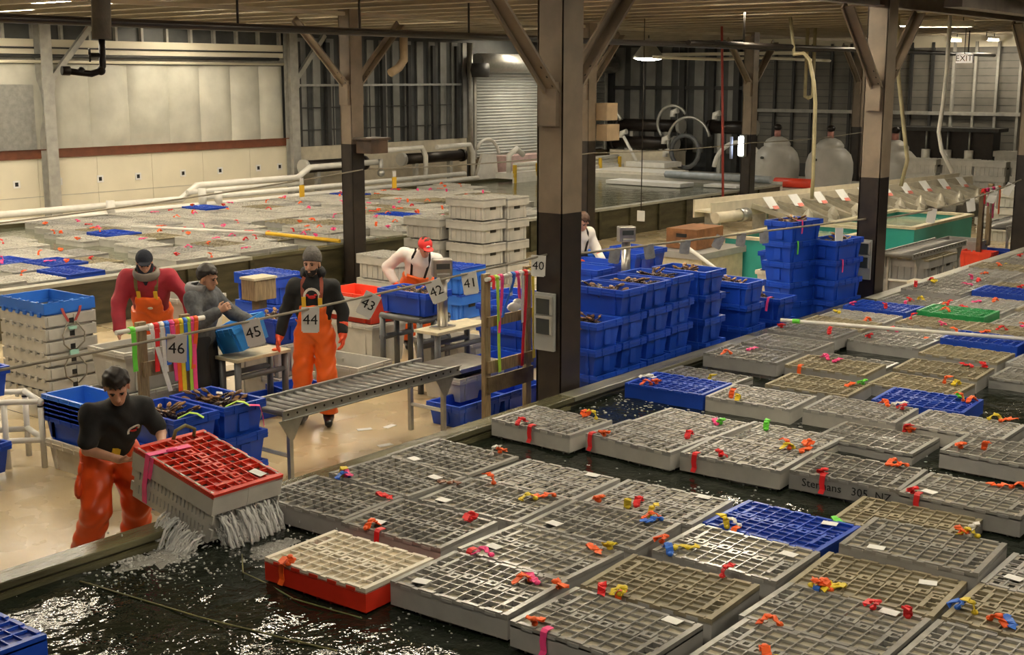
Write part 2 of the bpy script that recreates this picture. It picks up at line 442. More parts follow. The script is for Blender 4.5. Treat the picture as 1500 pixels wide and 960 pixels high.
# far wall: dark corrugated half, boarded half with studs
wf = struct('wall_far', MB().b2(XF, XF + 0.2, YR, YL, 0, ZC), M['sidingdark'])
for i in range(9):
    y = 25.0 - i * 0.62
    MB().b2(XF - 0.06, XF, y - 0.36, y, 1.1, 4.5).build('siding_rib', M['siding'], wf)
MB().b2(XF - 0.16, XF, 19.9, 25.2, 3.12, 3.24).build('girt', M['darkgirt'], wf)
for y in (25.1, 22.3, 21.2, 20.3): MB().b2(XF - 0.2, XF, y - 0.1, y + 0.1, 0, ZC).build('stud', M['darkgirt'], wf)
for j in range(17):                                # horizontal boards
    z = 0.9 + j * 0.205
    MB().b2(XF - 0.05, XF, 6.0, 19.9, z, z + 0.19).build('board', M['board'], wf)
for i in range(22):
    y = 19.6 - i * 0.62
    MB().b2(XF - 0.16, XF - 0.05, y - 0.035, y + 0.035, 0.9, 4.5).build('stud', M['girt'] if i > 9 else M['darkgirt'], wf)
MB().b2(XF - 0.19, XF - 0.05, 6.0, 19.9, 2.45, 2.55).build('girt', M['girt'], wf)
MB().b2(XF - 0.1, XF, 6.0, 20, 4.35, ZC).build('eave_board', M['frp'], wf)
MB().b2(XF - 0.3, XF - 0.1, 18, 24, 4.2, 4.3).build('eave_pipe', M['frp'], wf)
# ---------------------------------------------------------------- steel columns
def column(x, y, label, top=2.2, braces=(-1, 1), wd=0.27):
    c = empty('steel_column', label, 'column', (x, y, 0))
    h = wd / 2; t = 0.02
    def hsec(z0, z1):
        mb = MB(); mb.b2(-h, h, -h, -h + t, z0, z1); mb.b2(-h, h, h - t, h, z0, z1); mb.b2(-t / 2, t / 2, -h + t, h - t, z0, z1)
        mb.b2(-h, -h + t, -h + 0.004, h - 0.004, z0, z1)
        return mb
    hsec(top, 4.6).build('shaft', M['steelcol'], c)
    hsec(0.02, top).build('painted_base', M['colblack'], c)
    MB().b2(-h - 0.06, h + 0.06, -h - 0.06, h + 0.06, 0, 0.02).build('base_plate', M['colblack'], c)
    for s in braces:
        k = MB(); a = (s * h, 0, 3.36); b = (s * 1.2, 0, 4.38)
        k.bar((a[0], -0.05, a[2]), (b[0], -0.05, b[2]), 0.025, 0.13, (0, 1, 0)); k.bar((a[0], 0.03, a[2] + 0.03), (b[0], 0.03, b[2] + 0.03), 0.14, 0.025, (0, 1, 0))
        br = k.build('knee_brace', M['steelcol'], c)
        for q in (0.06, 0.14, 0.22):
            p = Vector(a).lerp(Vector(b), q)
            MB().ell((p.x, -0.075, p.z), (0.02, 0.015, 0.02), 6, 4).build('bolt', M['iron'], br)
        MB().b2(min(s * h, s * (h + .05)), max(s * h, s * (h + .05)), -0.1, 0.1, 3.05, 3.45).build('gusset_plate', M['steelcol'], c)
    return c
cB = column(9.69, 7.17, 'nearest steel column, dark-painted base behind the front tank rim', 2.25, wd=0.30)
cE = column(16.97, 7.17, 'steel column standing right of the tall blue tote stacks', 2.15, wd=0.30)
cG = column(23.62, 7.17, 'steel column at the right picture edge by the far tote stacks', 2.15)
cA = column(15.38, 15.72, 'steel column behind the man in orange bib overalls at back tank', 2.4)
cC = column(22.2, 15.72, 'steel column carrying tan boxes right of the nearest column', 2.2)
cD = column(29.25, 15.72, 'far steel column beside the bright vertical tube lamp', 2.1)
cF = column(35.8, 15.72, 'farthest steel column next to the white dome filter tanks', 2.1)
cH = column(2.9, 7.17, 'steel column of the front row outside the left picture edge', 2.2)
for nm, c, z0 in (('switch_panel', cB, 0.95), ('switch_panel', cE, 0.75)):
    x = c.location.x; y = c.location.y
    e = empty(nm, 'grey two-window panel on the nearest steel column' if c is cB else 'grey two-window panel on the column right of tall blue totes', 'panel', (x - 0.17, y + 0.02, 0))
    mb = MB(); mb.b2(-0.035, 0.0, -0.115, 0.115, z0, z0 + 0.55); mb.build('back_box', M['grey_sw'], e)
    for q in (0, 1):
        zz = z0 + 0.16 + q * 0.19
        f = MB(); f.b2(-0.05, -0.034, -0.08, 0.08, zz, zz + 0.15); fo = f.build('window', M['glassdark'], e)
        g = MB(); g.b2(-0.056, -0.035, -0.10, 0.10, zz + 0.15, zz + 0.175); g.b2(-0.056, -0.035, -0.10, -0.08, zz, zz + .15); g.b2(-0.056, -0.035, 0.08, 0.10, zz, zz + .15)
        g.build('window_rim', M['girt'], fo)
thing('junction_box', 'tan upper box fixed on the column behind the nearest one', 'box', MB().b2(-0.2, 0.2, -0.14, 0.14, 0, 0.36), M['cardboard'], (22.5, 15.43, 2.62), bevel=0.01)
thing('junction_box', 'tan lower box fixed on the column behind the nearest one', 'box', MB().b2(-0.23, 0.23, -0.14, 0.14, 0, 0.34), M['cardboard'], (22.55, 15.43, 2.2), bevel=0.01)
thing('junction_box', 'pale box on the left side of the column behind the nearest one', 'box', MB().b2(-0.12, 0.12, -0.14, 0.14, 0, 0.3), M['beam'], (21.8, 16.0, 2.6), bevel=0.01)
thing('junction_box', 'rusty valve box strapped round the column at the back tank', 'box', MB().b2(-0.2, 0.2, -0.18, 0.18, 0, 0.22).b2(-0.26, 0.26, -0.2, 0.2, 0.22, 0.26), M['colrust'], (15.5, 15.38, 2.25), bevel=0.01)
# roof beams above the column rows
y = 7.17
mb = MB(); mb.b2(XN, XF, y - 0.08, y + 0.08, 4.42, 4.44); mb.b2(XN, XF, y - 0.08, y + 0.08, 4.66, 4.685); mb.b2(XN, XF, y - 0.012, y + 0.012, 4.44, 4.66)
thing('roof_beam', 'pale roof beam above the front row of columns', 'beam', mb, M['beam'])
thing('roof_strut', 'thin strut joining the tops of the back row columns', 'beam', MB().b2(XN, XF, 15.68, 15.76, 4.50, 4.56), M['ceil'])
thing('black_pipe', 'long black pipe hung under the roof in front of the white wall', 'pipe', MB().tube([(XN, 14.0, 4.16), (30, 14.0, 4.16)], 0.055, 10), M['iron'])
for i, x in enumerate((9.5, 11.6, 13.9, 16.4)):
    thing('pipe_hanger', ('leftmost', 'second', 'third', 'rightmost')[i] + ' thin rod hanging the long black roof pipe', 'rod', MB().tube([(x, 14.0, 4.16), (x, 14.0, ZC)], 0.018, 6), M['iron'], group=None)
thing('black_pipe', 'dark pipe crossing under the roof behind the bright round lamp', 'pipe', MB().tube([(20, 12.0, 4.1), (36, 12.0, 4.1)], 0.05, 8), M['iron'])
for i, x in enumerate((22.0, 28.0, 34.0)): thing('pipe_hanger', ('left', 'middle', 'right')[i] + ' rod hanging the dark pipe behind the round lamp', 'rod', MB().tube([(x, 12.0, 4.1), (x, 12.0, ZC)], 0.018, 6), M['iron'])
thing('conduit', 'white conduit running under the roof right of the round lamp', 'pipe', MB().tube([(27.5, 17.5, 4.0), (29.5, 16.8, 3.96), (31, 16.5, 4.02), (35.2, 16.4, 3.98)], 0.04, 8), M['frp'])
thing('conduit', 'thick pale duct under the roof right of the tall stack column', 'pipe', MB().b2(17.5, 23.8, 6.3, 6.55, 4.42, 4.6), M['beam'])
# lagged pipe end with valve at top left
hp = empty('hanging_pipe', 'lagged pipe with black valve hanging from roof at top left', 'pipe', (4.985, 7.4, 3.5))
MB().tube([(0.02, 0, 0.23), (0.06, 0, 1.3)], 0.062, 14).build('lagging', M['lag'], hp)
mb = MB(); mb.tube([(0.02, 0, 0.25), (0.015, 0, 0.06), (0.0, 0, 0.03), (-0.06, 0.02, 0.01), (-0.23, 0.07, 0.03)], 0.022, 10)
mb.tube([(-0.24, 0.072, 0.03), (-0.19, 0.06, 0.028)], 0.03, 10); mb.ell((0.0, 0, 0.03), (0.03, 0.03, 0.03)); mb.ell((-0.12, .04, 0.025), (0.03, 0.025, 0.03))
mb.build('black_elbow', M['iron'], hp)
mb = MB(); mb.tube([(0.018, 0, 0.13), (-0.05, 0.03, 0.13)], 0.015, 8)
for k in range(8):
    a0 = k * math.pi / 4; a1 = (k + 1) * math.pi / 4
    q0 = Vector((-0.055, 0.033, 0.13)) + Vector((0.02, 0.03, 0)) * 0 + Vector((0.4, 0.7, 0)).normalized() * 0.04 * math.cos(a0) + Vector((0, 0, 0.04 * math.sin(a0)))
    q1 = Vector((-0.055, 0.033, 0.13)) + Vector((0.4, 0.7, 0)).normalized() * 0.04 * math.cos(a1) + Vector((0, 0, 0.04 * math.sin(a1)))
    mb.tube([q0, q1], 0.007, 6)
    if k % 2 == 0: mb.tube([q0, (-0.055, 0.033, 0.13)], 0.005, 6)
mb.build('valve_wheel', M['iron'], hp)
# ---------------------------------------------------------------- lamps
tube_m = emit('fluorescent_tube', LAMP_COL, LAMP)
def strip_light(x, y, label, L=2.4, rz=0.0, z=4.56, group=None):
    e = empty('strip_light', label, 'lamp', (x, y, z), rz, group)
    mb = MB(); mb.b2(-L / 2, L / 2, -0.09, 0.09, 0.03, 0.09); mb.b2(-L / 2, -L / 2 + .03, -0.09, 0.09, -0.03, 0.03); mb.b2(L / 2 - .03, L / 2, -0.09, 0.09, -0.03, 0.03)
    if rz: mb.b2(-L / 2, L / 2, -0.10, -0.09, -0.03, 0.09); mb.b2(-L / 2, L / 2, 0.09, 0.10, -0.03, 0.09)  # side skirts added to keep lamp light off the ceiling
    mb.build('housing', M['frp'], e)
    for q in (-0.35, 0.35): MB().tube([(q * L, 0, 0.08), (q * L, 0, ZC - z)], 0.012, 6).build('hanger', M['iron'], e)
    for s in (-0.05, 0.05):
        MB().b2(-L / 2 + 0.03, L / 2 - 0.03, s - 0.03, s + 0.03, -0.02, 0.03).build('tube', tube_m, e)
    return e
for x, L, lb in ((9.35, 1.3, 'bright strip light at the top left corner of the picture'), (10.75, 1.15, 'second bright strip light from the top left corner')):
    strip_light(x, 16.35, lb, L, 0, 4.57)
for x in (8.0, 6.6, 5.2): strip_light(x, 16.35, 'strip light continuing the top left row outside the picture', 1.3, 0, 4.57, 'top left strip row out of view')
strip_light(15.6, 8.5, 'bright strip light at top edge right of centre', 1.7, 0, 4.60)
for dx, dy, rz, lb in ((0, 0, 0.05, 'bright strip light just right of the column by the tall totes'), (0.7, -0.5, -0.9, 'bright crooked strip light beside the one right of the column')):
    strip_light(25.2 + dx, 10.2 + dy, lb, 1.2, rz, 4.52)
strip_light(35.6, 13.0, 'faint strip light above the exit sign at far wall', 0.8, 0, 4.5)
strip_light(35.6, 12.0, 'faint strip light at far right near the exit sign', 0.9, 0, 4.5)
def hid(x): return 1.54 + 1.08 * round((x - 1.54) / 1.08)   # lamps added for more light, hidden between two purlins
for x, y in ((10.9, 9.3), (8.0, 19.6), (12.0, 19.0), (17.8, 19.2), (2.5, 3.0), (7.5, 3.4), (12.5, 3.4), (17.5, 3.4), (22.5, 3.4), (4.5, 9.8), (8.8, 9.8), (13.1, 10.4), (18.5, 10.4), (22.5, 12.0), (27.5, 10.6), (15.3, 19.6), (20.5, 19.6), (25.5, 19.6), (4.0, 16.5), (31.0, 23.5), (4, -2.5), (10, -2.5), (18, -2.5), (5.0, 21.5), (13.5, 23.2), (18.5, 23.2), (9.5, 22.5)):
    strip_light(hid(x), y, 'strip light added for more light, hidden between the roof purlins', 2.4, R(90), 4.75, 'added roof strip lights out of view')
e = empty('round_lamp', 'bright round high bay lamp hanging under roof at centre top', 'lamp', (31.5, 20.2, 4.05))
MB().lathe([(0.02, 0.55), (0.12, 0.5), (0.2, 0.35), (0.42, 0.06), (0.46, 0.0), (0.44, 0.0)], n=20).build('shade', M['galv'], e)
MB().ell((0, 0, 0.02), (0.43, 0.43, 0.10), 20, 8).build('bulb', emit('bay_lamp', (1, 0.95, 0.82), 26), e)
MB().tube([(0, 0, 0.5), (0, 0, 0.8)], 0.02).build('stem', M['iron'], e)
e = empty('tube_lamp', 'bright vertical tube lamp on far column beside the pink rope', 'lamp', (28.85, 15.72, 1.55))
MB().tube([(0, 0, 0.04), (0, 0, 0.5)], 0.07, 10).build('tube', emit('cool_tube', (0.9, 0.95, 1.0), 9), e)
MB().b2(0.02, 0.2, -0.06, 0.06, 0, 0.54).build('backing', M['galv'], e)
MB().tube([(-0.05, 0.24, -0.05), (-0.05, 0.24, 0.5)], 0.04, 8).build('side_tube', mat('blue_tube', (0.45, 0.55, 0.85), 0.3), e)
# exit sign
e = empty('exit_sign', 'small lit EXIT sign hanging below the roof at upper right', 'sign', (30.0, 10.68, 3.83))
MB().b2(0, 0.05, -0.19, 0.19, 0, 0.2).build('panel', emit('exit_panel', (1.0, 0.92, 0.85), 0.22), e)
def text_mesh(txt, size, name, m, parent, loc, rot, depth=0.002):
    cu = bpy.data.curves.new(name, 'FONT'); cu.body = txt; cu.size = size; cu.extrude = depth; cu.align_x = 'CENTER'; cu.align_y = 'CENTER'
    cu.resolution_u = 2
    t = bpy.data.objects.new('tmp_text', cu); COL.objects.link(t)
    dg = bpy.context.evaluated_depsgraph_get(); dg.update()
    me = bpy.data.meshes.new_from_object(t.evaluated_get(dg)); me.name = name
    bpy.data.objects.remove(t); bpy.data.curves.remove(cu)
    me.materials.clear(); me.materials.append(m)
    o = bpy.data.objects.new(name, me); COL.objects.link(o); o.parent = parent
    o.location = loc; o.rotation_euler = rot
    return o
text_mesh('EXIT', 0.19, 'lettering', M['ink'], e, (-0.004, 0, 0.1), (R(90), 0, R(-90)))
MB().tube([(0.02, 0, 0.2), (0.02, 0, 1.0)], 0.01, 6).build('hanging_rod', M['iron'], e)
# ---------------------------------------------------------------- tanks and water
ft = empty('holding_tank', 'long front holding tank with wet olive rim, full of floating crates', 'tank', (12, RIM_Y - 0.1, 0))
def tp(o): o.location = -ft.location; return o
tp(MB().b2(XN + .02, 33, RIM_Y - 0.16, RIM_Y - 0.02, 0, RIM_Z - 0.05).build('tank_wall', M['tank'], ft))
xs = [XN + .02, 2.2, 6.2, 9.4]
for a, b in zip(xs[:-1], xs[1:]):
    tp(MB().b2(a + 0.004, b - 0.004, RIM_Y - 0.19, RIM_Y, RIM_Z - 0.05, RIM_Z).build('rim_board', M['rim'], ft, bevel=0.008))
for a, b in ((9.4, 13.0), (13.0, 16.3)):
    tp(MB().b2(a + 0.004, b - 0.004, RIM_Y - 0.19, RIM_Y, RIM_Z - 0.05, RIM_Z).build('rim_board', M['rim'] if a > 12 else mat('rim_grey_wet', (0.27, 0.26, 0.2), 0.22, var=0.25, scale=2, bump=.1, stretch=(0.5, 3, 3)), ft, bevel=0.008))
tp(MB().b2(16.3, 33, RIM_Y - 0.19, RIM_Y, RIM_Z - 0.05, RIM_Z).build('rim_board', M['rimpale'], ft, bevel=0.008))
tp(MB().b2(XN + .02, 9.3, RIM_Y - 0.215, RIM_Y - 0.16, WZ - 0.03, WZ + 0.03).build('inner_ledge', M['rim'], ft))
tp(MB().b2(XN + .12, 32.88, -5.98, RIM_Y - 0.18, 0.0, 0.04).build('tank_floor', M['tank'], ft))
tp(MB().b2(XN + .02, 33, -6.1, -6, 0.0, RIM_Z).build('tank_wall', M['tank'], ft))
tp(MB().b2(XN + .02, XN + .1, -6, RIM_Y - .16, 0.0, RIM_Z).build('tank_wall', M['tank'], ft))
tp(MB().b2(32.9, 33, -6, RIM_Y - .16, 0.0, RIM_Z).build('tank_wall', M['tank'], ft))
def water_sheet(x0, x1, y0, y1, z, nx, ny, amp, sc):
    xs = np.linspace(x0, x1, nx); ys = np.linspace(y0, y1, ny)
    X, Y = np.meshgrid(xs, ys, indexing='ij'); Z = np.zeros_like(X)
    r = np.random.RandomState(5)
    for k in range(26):
        a = r.uniform(0, 2 * math.pi); f = sc * r.uniform(0.5, 2.2); ph = r.uniform(0, 6.28)
        Z += np.sin((X * math.cos(a) + Y * math.sin(a)) * f + ph) / (f / sc)
    Z = Z / 5.0 * amp
    vs = np.stack([X, Y, Z + z], -1).reshape(-1, 3)
    fs = []
    for i in range(nx - 1):
        for j in range(ny - 1):
            a = i * ny + j
            fs.append((a, a + ny, a + ny + 1, a + 1))
    return MB().add(vs, fs, True)
wo = water_sheet(2.0, 12.6, 1.2, RIM_Y - 0.16, WZ, 200, 110, 0.006, 16).build('tank_water', M['water'])
tag(wo, 'dark rippled water in the front tank around the floating crates', 'water', kind='stuff')
w2 = MB().b2(12.6, 33, -6, RIM_Y - 0.16, WZ - 0.05, WZ - 0.002).b2(XN + .12, 12.6, -6, 1.2, WZ - 0.05, WZ - 0.002).b2(XN + .12, 2.0, 1.2, RIM_Y - .16, WZ - 0.05, WZ - 0.002).build('tank_water', M['water'])
tag(w2, 'dark water of the front tank between the distant crates', 'water', kind='stuff')

bt = empty('holding_tank', 'large back holding tank with olive plywood wall and pale rim', 'tank', (14, BY0, 0))
def tb(o): o.location = -bt.location; return o
for i in range(21):
    x0 = BX0 + i * 1.22
    tb(MB().b2(x0 + 0.006, x0 + 1.214, BY0, BY0 + 0.12, 0, BZ - 0.05).build('wall_panel', M['tank'], bt))
    tb(MB().b2(x0 - 0.04, x0 + 0.04, BY0 - 0.05, BY0, 0, BZ - 0.05).build('batten', M['tank'], bt))
for i in range(7):
    x0 = BX0 + i * 3.66
    tb(MB().b2(x0 + 0.003, x0 + 3.657, BY0 - 0.06, BY0 + 0.14, BZ - 0.05, BZ).build('rim_board', M['rimpale'] if i != 2 else M['rim'], bt))
tb(MB().b2(BX1, BX1 + 0.15, BY0, BY1, 0, BZ + 0.06).build('wall_panel', M['pvc'], bt))
tb(MB().b2(BX0, BX1, BY1, BY1 + 0.15, 0, BZ).build('wall_panel', M['tank'], bt))
tag(MB().b2(BX0, BX1, BY0 + 0.1, BY1, BW - 0.1, BW).build('tank_water', M['waterback']), 'murky green water in the big back tank', 'water', kind='stuff')

# ---------------------------------------------------------------- lobster crates
CW, CL, CH = 0.595, 0.83, 0.36
def crate_body_mesh():
    mb = MB(); t = 0.016; z1 = CH - 0.03; n_ = 0.045
    for s in (-1, 1):
        mb.box((s * (CW / 2 - n_), 0, z1 / 2), (t, CL - 2 * n_ + t, z1))
        mb.box((0, s * (CL / 2 - n_), z1 / 2), (CW - 2 * n_ - t, t, z1))
        mb.box((s * (CW / 2 - 0.006), 0, CH - 0.085), (0.012, CL, 0.12))      # deep rim flange
        mb.box((0, s * (CL / 2 - 0.006), CH - 0.085), (CW - 0.024, 0.012, 0.12))
        mb.box((s * (CW / 2 - 0.026), 0, CH - 0.141), (0.03, CL - 0.024, 0.008)); mb.box((0, s * (CL / 2 - 0.026), CH - 0.141), (CW - 0.08, 0.03, 0.008))
        for k in range(7): mb.box((s * (CW / 2 - n_ + 0.012), -0.33 + 0.11 * k, 0.11), (0.02, 0.012, 0.2))
        for k in (-1, 1): mb.box((k * 0.2, s * (CL / 2 - n_ + 0.012), 0.11), (0.012, 0.02, 0.2))
        for k in range(5):
            mb.box((s * (CW / 2 + 0.001), -0.30 + 0.15 * k, CH - 0.02), (0.008, 0.07, 0.02))
    mb.b2(-CW / 2 + n_, CW / 2 - n_, -CL / 2 + n_, CL / 2 - n_, 0.0, 0.016)
    mb.cm = 1                                    # dark water and shells standing inside; dark blocks paint the hand recess shade
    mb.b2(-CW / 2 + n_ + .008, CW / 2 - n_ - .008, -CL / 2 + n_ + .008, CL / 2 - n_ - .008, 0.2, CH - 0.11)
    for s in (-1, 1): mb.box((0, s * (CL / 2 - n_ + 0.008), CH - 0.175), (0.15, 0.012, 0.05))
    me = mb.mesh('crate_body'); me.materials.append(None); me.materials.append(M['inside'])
    return me
def slotted_body_mesh():
    """crate body with open drain slots along the long sides"""
    mb = MB(); t = 0.014
    for s in (-1, 1):
        x = s * (CW / 2 - 0.018); L2 = CL - 0.05
        mb.box((x, 0, (CH + 0.205) / 2), (t, L2, CH - 0.205))
        mb.box((x, 0, 0.125), (t, L2, 0.04)); mb.box((x, 0, 0.02), (t, L2, 0.04))
        n = 20
        for k in range(n + 1):
            y = -L2 / 2 + L2 * k / n
            w = 0.026 if 0 < k < n else 0.06
            mb.box((x, y, 0.175), (t, w, 0.06)); mb.box((x, y, 0.0725), (t, w, 0.065))
        mb.box((s * (CW / 2 - 0.008), 0, CH - 0.085), (0.016, CL, 0.13))
        mb.box((0, s * (CL / 2 - 0.008), CH - 0.085), (CW - 0.032, 0.016, 0.13))
        mb.box((0, s * (CL / 2 - 0.055), 0.13), (CW - 0.05, 0.016, 0.26))
        for q in (-0.2, 0.2): mb.box((q * 0.5, s * (CL / 2 - 0.035), 0.13), (0.012, 0.03, 0.26))
        mb.box((0, s * (CL / 2 + 0.001), CH - 0.085), (0.006, 0.004, 0.13))
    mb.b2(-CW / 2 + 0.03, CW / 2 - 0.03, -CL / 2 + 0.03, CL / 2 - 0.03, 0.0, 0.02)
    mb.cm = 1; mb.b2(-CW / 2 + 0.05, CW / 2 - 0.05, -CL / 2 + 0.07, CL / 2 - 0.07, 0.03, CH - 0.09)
    me = mb.mesh('slotted_body'); me.materials.append(None); me.materials.append(M['inside'])
    return me
def lid_mesh(kind, name):
    """two hinged halves meeting in a zigzag; material 0 ribs and frame, 1 sunken plates"""
    r = random.Random(3 + 6 * kind)
    mb = MB(); w = CW / 2; l = CL / 2; H = 0.034
    fw = 0.034
    for s in (-1, 1):
        mb.b2(-w, w, s * l, s * (l - fw), 0, H)
        mb.b2(s * w, s * (w - fw * 0.8), -l + fw, l - fw, 0, H * 0.8)
        for k in range(5):
            y = -0.31 + 0.155 * k
            mb.b2(s * w, s * (w - fw * 0.8), y - 0.055, y + 0.055, H * 0.8, H)
        for k in (-1, 1):                       # hinge knuckles on the end rail
            mb.tube([(k * 0.03, s * (l - fw - 0.012), H - 0.004), (k * 0.03 + 0.035, s * (l - fw - 0.012), H - 0.004)], 0.012, 6)
    xs = [-w + 0.027, -0.19, -0.115, -0.045, 0.045, 0.115, 0.19, w - 0.027]
    ny = 9
    iy = [-l + fw + (2 * l - 2 * fw) * j / ny for j in range(ny + 1)]
    pz = (0.016, 0.024, 0.014)[kind]
    for i in (1, 2, 3, 4, 5, 6):
        t = 0.0035 if i in (1, 6) else 0.005
        mb.b2(xs[i] - t, xs[i] + t, -l + fw, l - fw, 0.004, H - 0.003)
    for j in range(1, ny):
        t = 0.004
        mb.b2(xs[0], xs[3], iy[j] - t, iy[j] + t, 0.004, H - 0.002)
        mb.b2(xs[4], xs[7], iy[j] - t + 0.02, iy[j] + t + 0.02, 0.004, H - 0.002)
    for j in range(ny):                          # zigzag joint: tongues from the two halves in turn, each with a square eye
        y = (iy[j] + iy[j + 1]) / 2; sg = 1 if j % 2 else -1; c = 0.020 * sg
        b0, b1 = iy[j] + 0.005, iy[j + 1] - 0.005; a, hb = 0.017, 0.015; z0, z1 = H - 0.011, H
        xl, xr = (-0.012, 0.052) if sg > 0 else (-0.052, 0.012)
        mb.b2(xl, c - a, y - 0.034, y + 0.034, z0, z1); mb.b2(c + a, xr, y - 0.034, y + 0.034, z0, z1)
        mb.b2(c - a, c + a, y - 0.034, y - hb, z0, z1); mb.b2(c - a, c + a, y + hb, y + 0.034, z0, z1)
        mb.b2(-0.045, 0.045, iy[j] - 0.005, iy[j] + 0.005, 0.006, H - 0.004)
    # broad flats beside the joint near the two hand holes
    mb.b2(0.03, 0.20, l - fw - 0.085, l - fw - 0.06, 0.004, H - 0.001); mb.b2(-0.20, -0.03, -l + fw + 0.06, -l + fw + 0.085, 0.004, H - 0.001)
    mb.cm = 1
    for i in range(7):
        for j in range(ny):
            if (i in (4, 5) and j == ny - 1 and kind == 0) or (i in (1, 2) and j == 0 and kind == 0): 
                mb.b2(xs[i], xs[i + 1], iy[j], iy[j] + 0.03, pz - .004, pz); continue
            a0, a1, b0, b1 = xs[i], xs[i + 1], iy[j], iy[j + 1]
            hand = (i in (5,) and j == ny - 1) or (i in (1,) and j == 0)
            if hand: continue
            if kind == 0: mb.b2(a0, a1, b0, b1, pz - 0.004, pz)
            elif kind == 1:
                if r.random() < 0.62:
                    mb.b2(a0, a0 + 0.02, b0, b1, pz - .004, pz); mb.b2(a1 - 0.016, a1, b0, b1, pz - .004, pz)
                    mb.b2(a0 + 0.02, a1 - 0.016, b0, b0 + 0.03, pz - .004, pz); mb.b2(a0 + 0.02, a1 - 0.016, b1 - 0.018, b1, pz - .004, pz)
                else: mb.b2(a0, a1, b0, b1, pz - 0.004, pz)
            else:                                # half open cells
                m_ = b0 + (b1 - b0) * (0.52 if r.random() < 0.75 else 1.0)
                mb.b2(a0, a1, b0, m_, pz - 0.004, pz)
    return mb.mesh(name)
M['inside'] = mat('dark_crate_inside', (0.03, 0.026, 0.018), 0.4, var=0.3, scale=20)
ME_BODY = crate_body_mesh(); ME_SLOT = slotted_body_mesh()
ME_LID = [lid_mesh(0, 'ribbed_lid'), lid_mesh(1, 'punched_lid'), lid_mesh(2, 'open_rib_lid')]
for me in ME_LID: me.materials.append(None); me.materials.append(None)
ME_TAG = MB().b2(-0.05, 0.05, -0.035, 0.035, 0, 0.003).mesh('paper_tag')
def strip_mesh(i):
    r = random.Random(40 + i); pts = []
    kind = i % 4; mb = MB()
    a = r.uniform(0, 6.28)
    if kind == 0:      # bow standing up
        for k in range(9):
            t = k / 8; pts.append((math.cos(a) * 0.16 * (t - 0.2), math.sin(a) * 0.16 * (t - 0.2), 0.006 + 0.05 * math.sin(math.pi * min(1, t * 1.15)) + r.uniform(-.004, .004)))
    elif kind == 1:    # lying wavy tail
        for k in range(9):
            t = k / 8; pts.append((math.cos(a) * 0.22 * t + 0.02 * math.sin(7 * t), math.sin(a) * 0.22 * t, 0.008 + 0.014 * abs(math.sin(6 * t))))
    elif kind == 2:    # knot curl
        for k in range(12):
            t = k / 11; q = a + 6.5 * t; pts.append((0.035 * math.cos(q) + 0.07 * t * math.cos(a), 0.035 * math.sin(q) + 0.07 * t * math.sin(a), 0.01 + 0.045 * math.sin(math.pi * t)))
    else:              # upright ear
        for k in range(7):
            t = k / 6; pts.append((math.cos(a) * 0.10 * t * t, math.sin(a) * 0.10 * t * t, 0.004 + 0.085 * math.sin(1.9 * t)))
    sd = [(-math.sin(a + 0.6 * math.sin(3 * k)), math.cos(a + 0.6 * math.sin(3 * k)), 0.35 * math.sin(2 * k + i)) for k in range(len(pts))]
    pts = [(p[0] * 0.72, p[1] * 0.72, p[2] * 0.8 + 0.003) for p in pts]
    mb.strip(pts, 0.050, sd)
    mb.ell(pts[0], (0.022, 0.020, 0.016), 6, 4); mb.ell(pts[len(pts) // 2], (0.026, 0.02, 0.012), 6, 4)
    return mb.mesh('tape_strip')
ME_RIB = [strip_mesh(i) for i in range(16)]
def drape_mesh(L):
    mb = MB(); pts = [(0.05, 0, 0.012), (0.0, 0, 0.016), (-0.014, 0, 0.004), (-0.016, 0.004, -L * .4), (-0.018, -0.004, -L * .75), (-0.03, 0.004, -L)]
    mb.strip(pts, 0.040, (0, 1, 0.05)); return mb.mesh('tape_drape')
ME_DRAPE = [drape_mesh(0.10), drape_mesh(0.13)]
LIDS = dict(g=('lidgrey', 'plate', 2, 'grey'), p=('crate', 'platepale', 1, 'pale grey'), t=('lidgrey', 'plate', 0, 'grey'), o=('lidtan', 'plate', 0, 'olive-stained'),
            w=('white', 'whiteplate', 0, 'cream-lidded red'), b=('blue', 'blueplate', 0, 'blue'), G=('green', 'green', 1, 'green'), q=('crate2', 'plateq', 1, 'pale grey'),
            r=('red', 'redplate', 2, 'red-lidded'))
ORD = ['first', 'second', 'third', 'fourth', 'fifth', 'sixth', 'seventh', 'eighth', 'ninth', 'tenth', 'eleventh', 'twelfth', 'thirteenth', 'fourteenth', 'fifteenth', 'sixteenth', 'seventeenth', 'eighteenth', 'nineteenth', 'twentieth'] + ['%dth' % k if k % 10 not in (1, 2, 3) else '%d%s' % (k, {1: 'st', 2: 'nd', 3: 'rd'}[k % 10]) for k in range(21, 60)]
rib_i = [0]
